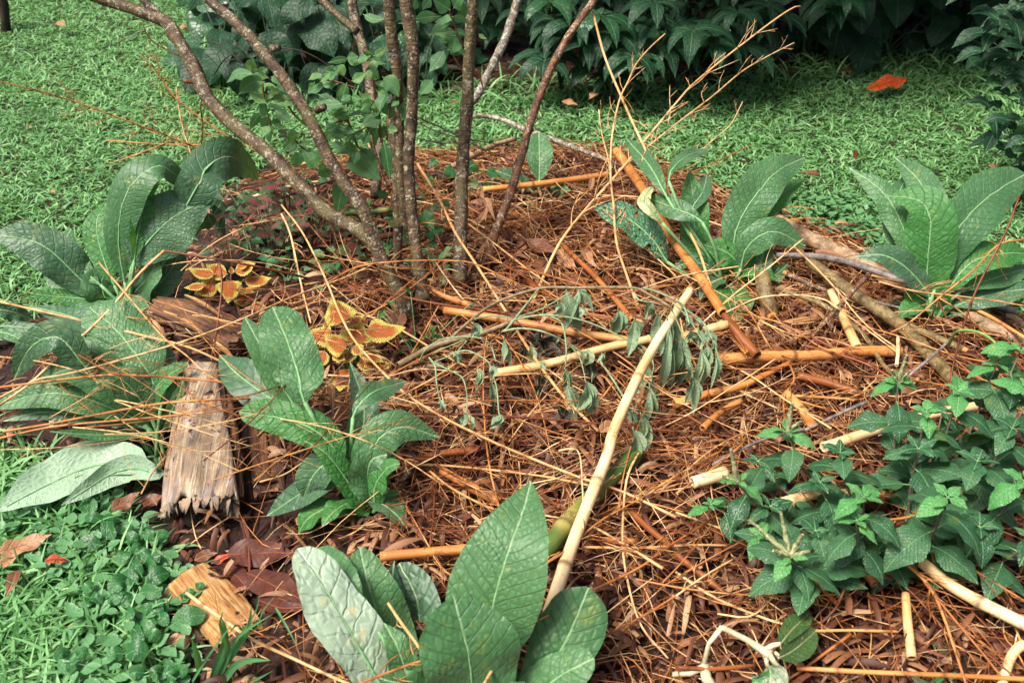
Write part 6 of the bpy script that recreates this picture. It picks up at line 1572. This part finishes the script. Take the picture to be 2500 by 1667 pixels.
fallen('B830,690 860,690 890,685', 22, 'brown leaf on the grass left of the lichen covered trunk', 'dry_brown', h=.05)
fallen('A390,145 410,160 438,175', 30, 'pale brown leaf on the far left lawn', 'dry_tan', h=.05, lift=.04)
fallen('A1210,180 1250,185 1265,215', 22, 'curled orange leaf on the lawn by the leaning trunk', 'dry_tan', h=.05, lift=.05)
fallen('A1010,375 1025,380 1045,385', 16, 'tiny brown leaf on the left lawn', 'dry_brown', h=.05)
fallen('A1290,225 1310,230 1330,235', 16, 'tan leaf scrap on the lawn near the dark leaves', 'dry_tan', h=.05)
fallen('A1350,80 1365,85 1380,92', 14, 'tan leaf scrap high on the lawn', 'dry_tan', h=.05)
fallen('A180,855 195,858 215,862', 14, 'pinkish leaf scrap on the mid left lawn', 'dry_tan', h=.05)
fallen('A340,1285 355,1290 370,1300', 14, 'yellow brown leaf scrap low on the left lawn', 'dry_tan', h=.05)
fallen('G-20,690 150,640 350,560', 72, 'large orange brown leaf on the ground cover at the left edge', 'dry_tan', h=.04, wave=.2)
fallen('G-20,770 60,745 110,720', 40, 'tan leaf tucked under the large orange brown leaf', 'dry_tan', h=.03)
fallen('G300,745 380,735 465,740', 32, 'small curled rust leaf on the ground cover', 'dry_red', h=.05, fold=.5)
fallen('G110,810 90,880 40,985', 50, 'dark brown curled leaf at the left edge of the weeds', 'dry_brown', h=.04, fold=.5)
fallen('G745,400 840,350 945,275', 55, 'rust brown leaf leaning left of the cut log', 'dry_brown', h=.03, lift=.05)
fallen('G970,380 1030,340 1100,300', 55, 'brown leaf against the left side of the cut log', 'dry_brown', h=.02)
fallen('G1310,740 1400,700 1470,690', 45, 'grey brown leaf above the log piece', 'dry_brown', h=.02)
fallen('G1430,760 1490,730 1560,700', 30, 'small rusty leaf above the log piece', 'dry_red', h=.03)
fallen('G1520,700 1750,690 1990,690', 110, 'wide dark red veined leaf in the front litter', 'dry_dark', h=.025)
fallen('G1660,820 1870,920 2100,1040', 105, 'long dark red veined leaf pointing to the pale comfrey leaf', 'dry_dark', h=.03)
fallen('G1500,800 1600,850 1700,980', 80, 'dark wet leaf behind the log piece', 'dry_dark', h=.015)
fallen('G1090,930 1130,980 1200,1040', 45, 'brown leaf left of the log piece', 'dry_brown', h=.02)
fallen('G1120,1300 1230,1270 1330,1280', 50, 'tan leaf beneath the weeds below the log piece', 'dry_tan', h=.02)
fallen('G2000,500 2050,460 2120,430', 45, 'pale round leaf with holes right of the hanging comfrey leaves', 'dry_tan', h=.03)
fallen('G1360,1540 1400,1500 1450,1480', 40, 'pinkish leaf at the bottom left of the litter', 'dry_tan', h=.02)
fallen('G1740,1010 1900,1060 2100,1050', 55, 'twisted brown leaf below the long dark red leaf', 'dry_dark', h=.03, fold=.5)
fallen('G1560,1560 1700,1545 1820,1590', 30, 'pale curled leaf at the bottom edge', 'dry_tan', h=.02)
fallen('E1340,230 1420,290 1560,330', 60, 'large curled brown leaf in the centre leaf pile', 'dry_brown', h=.04, fold=.5, lift=.04)
fallen('E1380,350 1450,420 1500,500', 60, 'wide orange brown leaf at the centre of the pile', 'dry_brown', h=.03, lift=.03)
fallen('E1560,300 1620,400 1700,450', 60, 'folded tan leaf right of the wide orange brown leaf', 'dry_tan', h=.04, fold=.6)
fallen('E1570,470 1660,500 1760,510', 55, 'grey brown leaf at the foot of the leaf pile', 'dry_brown', h=.03)
fallen('E1730,290 1770,380 1840,440', 40, 'upright tan leaf scrap in the leaf pile', 'dry_tan', h=.04, fold=.5, lift=.04)
fallen('E1280,290 1330,220 1340,160', 30, 'narrow brown leaf above the pile', 'dry_brown', h=.04)
fallen('E430,880 480,780 500,690', 60, 'upright dark dry leaf right of the larger coleus', 'dry_brown', h=.04, fold=.6, lift=.05)
fallen('E520,900 560,830 580,770', 50, 'second upright dry leaf by the shrub foot', 'dry_dark', h=.03, fold=.5, lift=.05)
fallen('E330,960 370,900 400,850', 50, 'dark brown leaf behind the larger coleus', 'dry_dark', h=.03)
fallen('E1060,-50 1090,20 1130,110', 26, 'tan dry leaf standing right of the lichen covered trunk', 'dry_tan', h=.06, fold=.6, lift=.05)
fallen('E1010,140 1060,60 1080,-10', 24, 'second tan dry leaf beside the lichen covered trunk', 'dry_tan', h=.05, fold=.6, lift=.05)
fallen('B1770,1290 1785,1230 1790,1170', 20, 'dry leaf standing up at the far edge of the mound', 'dry_tan', h=.05, fold=.6, lift=.05)
fallen('E1840,1540 1900,1500 2000,1510', 45, 'torn grey sheath wrapped on the slanting pole joint', 'dry_tan', h=.11, fold=.6)
fallen('D2170,1190 2235,1230 2250,1420', 24, 'curled orange leaf hanging over the centre comfrey', 'dry_tan', h=.14, fold=.8)
fallen('F1060,1110 1130,1130 1200,1180', 40, 'pale grey crumpled leaf below the bright pole', 'dry_tan', h=.03)
fallen('F690,540 740,560 800,570', 35, 'pale leaf scrap beside the broken stump', 'dry_tan', h=.03)
fallen('F1250,1130 1290,1180 1310,1230', 30, 'brown leaf left of the basil flower', 'dry_brown', h=.03)
fallen('F410,170 450,160 500,170', 35, 'orange tan leaf behind the middle right comfrey', 'dry_tan', h=.06)
fallen('I480,880 520,870 560,900', 40, 'dark brown leaf under the lowest left basil leaf', 'dry_dark', h=.02)
fallen('I890,1000 930,1010 960,1060', 24, 'pale narrow leaf under the hanging basil leaf', 'dry_tan', h=.02)
fallen('I1190,920 1220,950 1260,980', 24, 'grey narrow leaf below the middle of the basil', 'dry_tan', h=.02)
fallen('I1640,1180 1690,1210 1720,1250', 28, 'grey scrap right of the short split bamboo', 'dry_tan', h=.02)
fallen('*560,1200 600,1300 610,1420', 20, 'thin dark bark strip lying below the cut log', 'dry_dark', h=.02, shape='lance')

# ------------------------------------------------------------------ grass clump, weeds at the left front
def gb(spec, w, root, Y):
    q = S(spec); m = len(q); P = [D(a[0], a[1], Y - .03 * i) for i, a in enumerate(q)]
    mb = MB(); blade(mb, P, w * ZS * pxm(P[1]), 'blade', nl=12, nw=4, fold=.35, wave=.02, roll=RND.uniform(-20, 20)); mb.build('blade', M['grass_leaf'], root)
M['grass_leaf'] = leaf_mat('grass_leaf_green', (.06, .22, .08), (.10, .30, .12), (.15, .32, .15), cells=20, lat=1, pillow=.0002, rough=.45, midw=.0006, midrib=(.14, .32, .14), veinmix=.05, tf=.3)
b2 = G(535, 1690); gr = thing('grass_clump', b2, 'clump of broad pale grass blades growing beside the orange log piece', 'grass clump')
for s_, w in (('G1470,1500 1560,1330 1640,1230 1850,1095', 18), ('G1500,1480 1600,1330 1680,1200 1700,1030', 26), ('G1480,1530 1540,1350 1490,1180 1515,1065', 22), ('G1440,1520 1520,1300 1500,1150 1480,1120', 30),
              ('G1520,1440 1620,1250 1720,1100 1760,935', 12), ('G1350,1480 1330,1380 1290,1260', 26), ('G1500,1560 1600,1450 1700,1415 1830,1415', 30), ('G1300,1560 1400,1400 1480,1290 1600,1120', 14), ('G1740,1190 1780,1080 1860,975', 10),
              ('G1860,1060 1930,1180 2010,1330', 10), ('G1540,1440 1640,1300 1700,1220 1800,1150', 14), ('G1560,1600 1720,1550 1850,1480', 14), ('G1640,1250 1600,1180 1540,1240', 16)):
    gb(s_, w, gr, b2.y + .01)
def weed(base, leaves, label):
    b = G(*base); root = thing('broadleaf_weed', b, label, 'weed', 'broad leaved weeds in the left front corner')
    for tk in leaves.split(';'):
        t = tk.split(); w = float(t[-1]) * ZS; q = S('G' + ' '.join(t[:-1]))
        P = [G(q[0][0], q[0][1], .045), None, G(q[-1][0], q[-1][1], .05)]; P[1] = P[0].lerp(P[2], .5) + UP * RND.uniform(.004, .014)
        mb = MB(); blade(mb, P, w * pxm(P[1]), 'round', nl=14, nw=8, fold=RND.uniform(.1, .3), curl=.1, wave=.08, wfreq=2, roll=RND.uniform(-20, 20), stalk=.0008, b0=.05, crump=.02, ref=UP + Vector((0, -.6, 0)))
        mb.build('leaf', [M['weed'], M['stalk']], root)
        mb = MB(); tube(mb, [b, b.lerp(P[0], .6) + UP * .01, P[0]], [.0016, .0010], n=5, seg=4); mb.build('stem', M['stalk'], root)
weed((470, 1530), '1150,1180 1390,1110 72', 'weed with the largest oval leaf touching the log piece')
weed((370, 1440), '1000,920 1140,820 58;930,900 820,830 50;940,960 1090,980 50;960,850 900,760 40', 'weed beside the upper left corner of the log piece')
weed((330, 1420), '880,880 740,960 58;830,960 780,1040 40;900,980 790,1020 34', 'weed with a drooping folded leaf left of the log piece')
weed((270, 1340), '690,640 520,630 56;720,600 740,420 40;700,480 570,470 36;720,500 770,600 44', 'weed reaching up toward the cut log')
weed((330, 1330), '850,620 930,610 50;830,560 900,540 40;870,680 820,760 46;900,700 960,650 34;880,750 930,820 34', 'shiny leaved weed below the cut log left side')
weed((375, 1320), '1040,590 970,570 44;1060,590 1140,580 34;1050,610 1045,650 30;1010,560 960,530 26', 'small weed sprig touching the foot of the cut log')
weed((380, 1390), '970,760 1040,690 50;1000,720 1070,760 44;960,740 950,660 34;990,780 1060,820 40', 'pale shiny weed between the logs')
weed((400, 1500), '1060,1080 1140,1060 60;1080,1120 1060,1030 50;1080,1130 1130,1180 40;1040,1100 960,1080 40', 'weed left of the largest oval leaf')
weed((340, 1580), '930,1210 1050,1250 56;900,1200 960,1300 44;1000,1280 1080,1270 44', 'weed with a pale flat leaf below the log piece')
weed((330, 1600), '850,1380 1000,1380 70;840,1370 720,1400 50;860,1350 850,1280 40', 'weed with a dark glossy leaf near the bottom left')
weed((440, 1640), '1180,1500 1100,1450 44;1180,1510 1270,1490 50;1190,1530 1150,1568 44;1100,1500 1020,1530 44;980,1500 870,1510 50', 'weed at the bottom edge left of the grass clump')
weed((230, 1500), '560,960 640,900 40;620,1000 560,1060 40;600,1000 690,1030 36', 'small weed among the long grass')
weed((265, 1480), '820,1050 900,1000 40;790,1040 730,1010 34;850,1080 900,1130 40', 'small weed between the drooping leaf and the oval leaf')
weed((500, 1480), '1250,980 1310,950 30;1320,930 1380,920 26;1240,1000 1240,960 20', 'round leaved sprig lying on the log piece')
weed((205, 1290), '560,340 650,400 44;600,420 540,360 34;640,380 660,340 26', 'weed under the pale comfrey leaf')
weed((180, 1640), '480,1380 380,1420 40;520,1400 600,1360 40;500,1430 480,1500 40', 'weed near the bottom left corner')

# ------------------------------------------------------------------ dark shrubs behind the lawn
def big_leaf_plant(px, py, label, n, L, mat='hedge', w=.30, seed=0, height=.45, spread=.35, group='big leaved dark plants behind the lawn'):
    b = G(px, py); root = thing('broad_leaved_plant', b, label, 'plant', group)
    for k in range(n):
        az = k * 2.4 + RND.gauss(0, .3); f = (k + .5) / n
        st = L * RND.uniform(.5, 1.0) * (1.1 - .3 * f); el = RND.uniform(.55, 1.3)
        s0 = b + Vector((RND.gauss(0, .04), RND.gauss(0, .04), 0))
        d = Vector((math.cos(az), math.sin(az), 0)); c = s0 + d * st * math.cos(el) + UP * max(.06, height * RND.uniform(.2, 1.0) * math.sin(el))
        Lf = L * RND.uniform(.75, 1.15); P = [s0, s0.lerp(c, .6) + UP * .05, c]; q = c.copy(); e = RND.uniform(.1, .5)
        for i in range(4):
            e -= RND.uniform(.25, .5); q = q + (d * math.cos(e) + UP * math.sin(e)) * Lf / 4; q.z = max(q.z, gzf(q.x, q.y) + .02); P.append(q.copy())
        tot = sum((P[i + 1] - P[i]).length for i in range(len(P) - 1)); s1 = sum((P[i + 1] - P[i]).length for i in range(2))
        mb = MB(); blade(mb, P, Lf * w, 'comfrey', nl=16, nw=6, fold=.2, curl=.15, wave=.12, wfreq=2, roll=RND.uniform(-20, 20), b0=min(.7, s1 / tot), stalk=.003, ref=UP + Vector((0, -.5, 0)) - d * .2)
        mb.build('leaf', [M[mat], M['stalk_dark']], root)
M['stalk_dark'] = simple('dark_leaf_stalk', (.02, .05, .02), (.04, .08, .03))
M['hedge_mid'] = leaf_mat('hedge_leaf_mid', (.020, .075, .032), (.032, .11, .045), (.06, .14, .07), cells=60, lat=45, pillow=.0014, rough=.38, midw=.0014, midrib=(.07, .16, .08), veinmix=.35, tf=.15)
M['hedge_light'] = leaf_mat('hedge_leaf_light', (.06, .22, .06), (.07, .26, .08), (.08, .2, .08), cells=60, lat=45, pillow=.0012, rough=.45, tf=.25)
L_ = ['nearest big leaved plant behind the leaning trunk', 'big leaved plant touching the lawn edge left of the double trunk', 'big leaved plant behind the double trunk', 'tall big leaved plant at the top of the lawn edge',
      'dark big leaved plant at the back left of the shrub border', 'big leaved plant behind the lichen covered trunk', 'low big leaved plant right of the double trunk', 'back row big leaved plant over the second trunk', 'back row big leaved plant above the double trunk', 'leftmost low dark plant at the lawn edge', 'low dark plant between the leaning trunks', 'low dark plant behind the middle trunks', 'low dark plant left of the lichen covered trunk', 'dark plant in the top right shade nearest the palmate shrubs', 'dark plant in the middle of the top right shade', 'dark plant in the top right shade nearest the right edge', 'rear dark plant in the top right shade']
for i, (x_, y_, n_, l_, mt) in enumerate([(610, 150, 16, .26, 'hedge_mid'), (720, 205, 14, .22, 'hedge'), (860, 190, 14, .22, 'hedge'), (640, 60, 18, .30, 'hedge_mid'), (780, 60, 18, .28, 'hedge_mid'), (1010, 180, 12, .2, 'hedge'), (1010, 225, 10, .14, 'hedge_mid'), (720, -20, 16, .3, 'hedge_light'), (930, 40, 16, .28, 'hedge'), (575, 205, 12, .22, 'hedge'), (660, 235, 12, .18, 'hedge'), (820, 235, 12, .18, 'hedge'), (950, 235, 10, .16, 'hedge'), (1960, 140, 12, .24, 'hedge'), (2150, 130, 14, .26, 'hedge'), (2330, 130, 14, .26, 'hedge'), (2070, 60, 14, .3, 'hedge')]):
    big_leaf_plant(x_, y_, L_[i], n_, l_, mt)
def whorl(root, c, n, L, mat, lean):
    a0 = RND.uniform(0, 6.28)
    for k in range(n):
        az = a0 + k * 6.283 / n + RND.gauss(0, .15); d = Vector((math.cos(az), math.sin(az), 0)); e = RND.uniform(.0, .35); q = c.copy(); P = [c.copy()]
        Lf = L * RND.uniform(.8, 1.15)
        for i in range(4):
            q = q + (d * math.cos(e) + UP * math.sin(e)) * Lf / 4; e -= RND.uniform(.3, .55); P.append(q.copy())
        mb = MB(); blade(mb, P, Lf * .165, 'ovate', nl=12, nw=4, fold=.2, curl=.1, wave=.05, roll=RND.uniform(-12, 12), b0=.08, stalk=.0012, ref=UP + Vector((0, -.3, 0)))
        mb.build('leaf', [M[mat], M['stalk_dark']], root)
lab = ['palmate leaved shrub right of the pale branch', 'palmate leaved shrub behind the thin leaning trunk', 'palmate leaved shrub behind the crossing pale twigs', 'palmate leaved shrub at the tip of the tall twig', 'back palmate shrub behind the pale branch', 'second row palmate shrub behind the crossing twigs', 'back palmate shrub in the top middle', 'sparse dark shrub in the top right shade']
for i, (bx, by, cl) in enumerate([
    (1370, 225, [(1345, 8, 3.85), (1400, 60, 3.8), (1330, 150, 3.8)]), (1480, 225, [(1470, 40, 3.8), (1560, 140, 3.75), (1440, 110, 3.8), (1500, 190, 3.9)]),
    (1640, 222, [(1545, 138, 3.7), (1600, 10, 3.8), (1690, 76, 3.75), (1620, 100, 3.9)]), (1800, 205, [(1801, 32, 3.85), (1750, 110, 3.8), (1830, 110, 4.0), (1880, 20, 4.0)]),
    (1330, 90, [(1180, -10, 4.5), (1280, 30, 4.4), (1230, 70, 4.5), (1350, -30, 4.3), (1130, 60, 4.5)]), (1700, 150, [(1650, 60, 4.05), (1750, 60, 4.1), (1580, 90, 4.0), (1820, -20, 4.3), (1700, -30, 4.2)]),
    (1500, 130, [(1430, -20, 4.1), (1520, -10, 4.2), (1600, 60, 4.2), (1660, -15, 4.3), (1740, 0, 4.3)]), (2030, 165, [(2060, 0, 4.1), (1990, -20, 4.4)])]):
    b = G(bx, by); root = thing('palmate_shrub', b, lab[i], 'shrub', 'dark palmate leaved shrubs behind the lawn')
    for (cx, cy, Y) in cl:
        c = D(cx, cy, Y)
        mb = MB(); tube(mb, [b, b.lerp(c, .5) + UP * .1, c], [.006, .003], n=6, seg=10); mb.build('stem', M['stalk_dark'], root)
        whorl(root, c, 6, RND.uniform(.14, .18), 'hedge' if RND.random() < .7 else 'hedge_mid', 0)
        c2 = b.lerp(c, .6) + UP * .08 + Vector((RND.gauss(0, .05), RND.gauss(0, .05), 0)); whorl(root, c2, 5, .18, 'hedge', 0)
# leaning shrub at the right edge
for j, (bx, by, pts) in enumerate([(2560, 560, [(2455, 60), (2420, 100), (2490, 130), (2430, 170), (2500, 200), (2460, 240), (2480, 300), (2440, 330), (2500, 380), (2470, 430), (2490, 20), (2440, 10)]),
                                   (2620, 480, [(2520, 60), (2540, 180), (2530, 300), (2520, 420), (2500, 90), (2470, 150)])]):
    b = G(bx, by); root = thing('leafy_shrub', b, ['shaded leafy shrub hanging in at the right edge', 'second shaded leafy shrub just beyond the right edge'][j], 'shrub')
    for (cx, cy) in pts:
        c = D(cx, cy, b.y + RND.uniform(.0, .25)); mb = MB(); tube(mb, [b + UP * RND.uniform(0, .1), b.lerp(c, .5) + UP * .1 + Vector((.1, 0, 0)), c], [.004, .002], n=5, seg=8); mb.build('stem', M['stalk_dark'], root)
        for k in range(7):
            az = RND.uniform(0, 6.28); d = Vector((math.cos(az), math.sin(az), RND.uniform(-.5, .2))); c3 = c + Vector((RND.gauss(0, .035), RND.gauss(0, .035), RND.gauss(0, .035))); Lf = RND.uniform(.05, .10)
            mb = MB(); blade(mb, [c3, c3 + d * Lf * .5 + UP * .01, c3 + d * Lf - UP * .01], Lf * .24, 'ovate', nl=8, nw=4, ref=UP + Vector((0, -.5, 0))); mb.build('leaf', [M['hedge'], M['stalk_dark']], root)
# added trees, crowns out of view, placed to shade the back of the garden
def shade_tree(x, y, R, z0, z1, n, label):
    b = Vector((x, y, gzf(x, y))); root = thing('added_shade_tree', b, label, 'tree', 'trees added to shade the shrubs and lawn')
    mb = MB(); tube(mb, [b, b + Vector((.05, .03, z0 * .6)), b + Vector((.0, .1, z0 * 1.3))], [.10, .07], n=12, rough=.12, seg=20)
    mb.build('trunk', M['bark_dark'], root)
    for k in range(5):
        a = k * 1.3; mb = MB(); s = b + Vector((0, .05, z0 * RND.uniform(.5, 1.1))); e = b + Vector((math.cos(a) * R * .8, math.sin(a) * R * .8, z0 + (z1 - z0) * RND.uniform(.3, .8)))
        tube(mb, [s, s.lerp(e, .5) + UP * .15, e], [.035, .012], n=8, rough=.1, seg=12); mb.build('limb', M['bark_dark'], root)
    u = rng.uniform(0, 1, n); th = rng.uniform(0, 6.283, n); rr = np.sqrt(u) * R
    cz = rng.uniform(0, 1, n); xs = x + rr * np.cos(th) * (1 - .35 * cz ** 2); ys = y + rr * np.sin(th) * (1 - .35 * cz ** 2); zs = z0 + (z1 - z0) * cz + .15 * np.sin(xs * 5) * np.cos(ys * 4)
    az = rng.uniform(0, 6.283, n); L = 4; C = np.zeros((n, L, 3)); Sd = np.zeros((n, L, 3)); p = np.stack([xs, ys, zs], -1); ln = rng.uniform(.09, .17, n); el = rng.uniform(-.4, .4, n)
    for i in range(L):
        e = el - .9 * i / (L - 1)
        if i: p = p + np.stack([np.cos(e) * np.cos(az), np.cos(e) * np.sin(az), np.sin(e)], -1) * (ln / (L - 1))[:, None]
        C[:, i] = p; Sd[:, i] = np.stack([-np.sin(az), np.cos(az), rng.uniform(-.0, .0, n)], -1)
    W = (ln * .28)[:, None] * np.array([.3, 1, .8, .03])[None]
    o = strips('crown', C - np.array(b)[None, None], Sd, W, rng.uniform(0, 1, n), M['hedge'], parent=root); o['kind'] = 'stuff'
for i, (x_, y_, R_, z0_, z1_, n_) in enumerate([(.2, 5.4, 1.25, 1.1, 2.6, 2600), (1.9, 5.1, 1.35, .95, 2.6, 3400), (3.6, 4.9, 1.4, .9, 2.6, 3400), (2.8, 6.8, 1.8, .6, 3.0, 5000), (.4, 7.4, 1.8, .5, 3.0, 4500), (5.2, 6.0, 1.7, .6, 2.8, 3500), (.85, 4.6, 1.2, .85, 2.3, 2800), (2.7, 4.2, 1.2, .85, 2.4, 3200), (-.6, 4.9, .9, 1.0, 2.2, 1500)]):
    shade_tree(x_, y_, R_, z0_, z1_, n_, ['added tree crown shading the big leaved plants', 'added tree shading the palmate shrubs', 'added tree shading the top right corner', 'added shade tree beyond the palmate shrubs', 'added shade tree beyond the big leaved plants', 'added shade tree at the far right back', 'added crown casting shade over the palmate shrubs', 'added crown shading the right side of the lawn', 'small added crown shading the left big leaved plants'][i])
mb = MB(); tube(mb, [D(-40, -60, 4.9), D(5, 5, 4.9), D(12, 40, 4.9), G(14, 78)], [.05, .03, .022, .024], n=10, rough=.15, seg=14)
tag(mb.build('thin_trunk', M['bark_dark']), 'thin dark trunk at the top left corner of the lawn', 'tree')
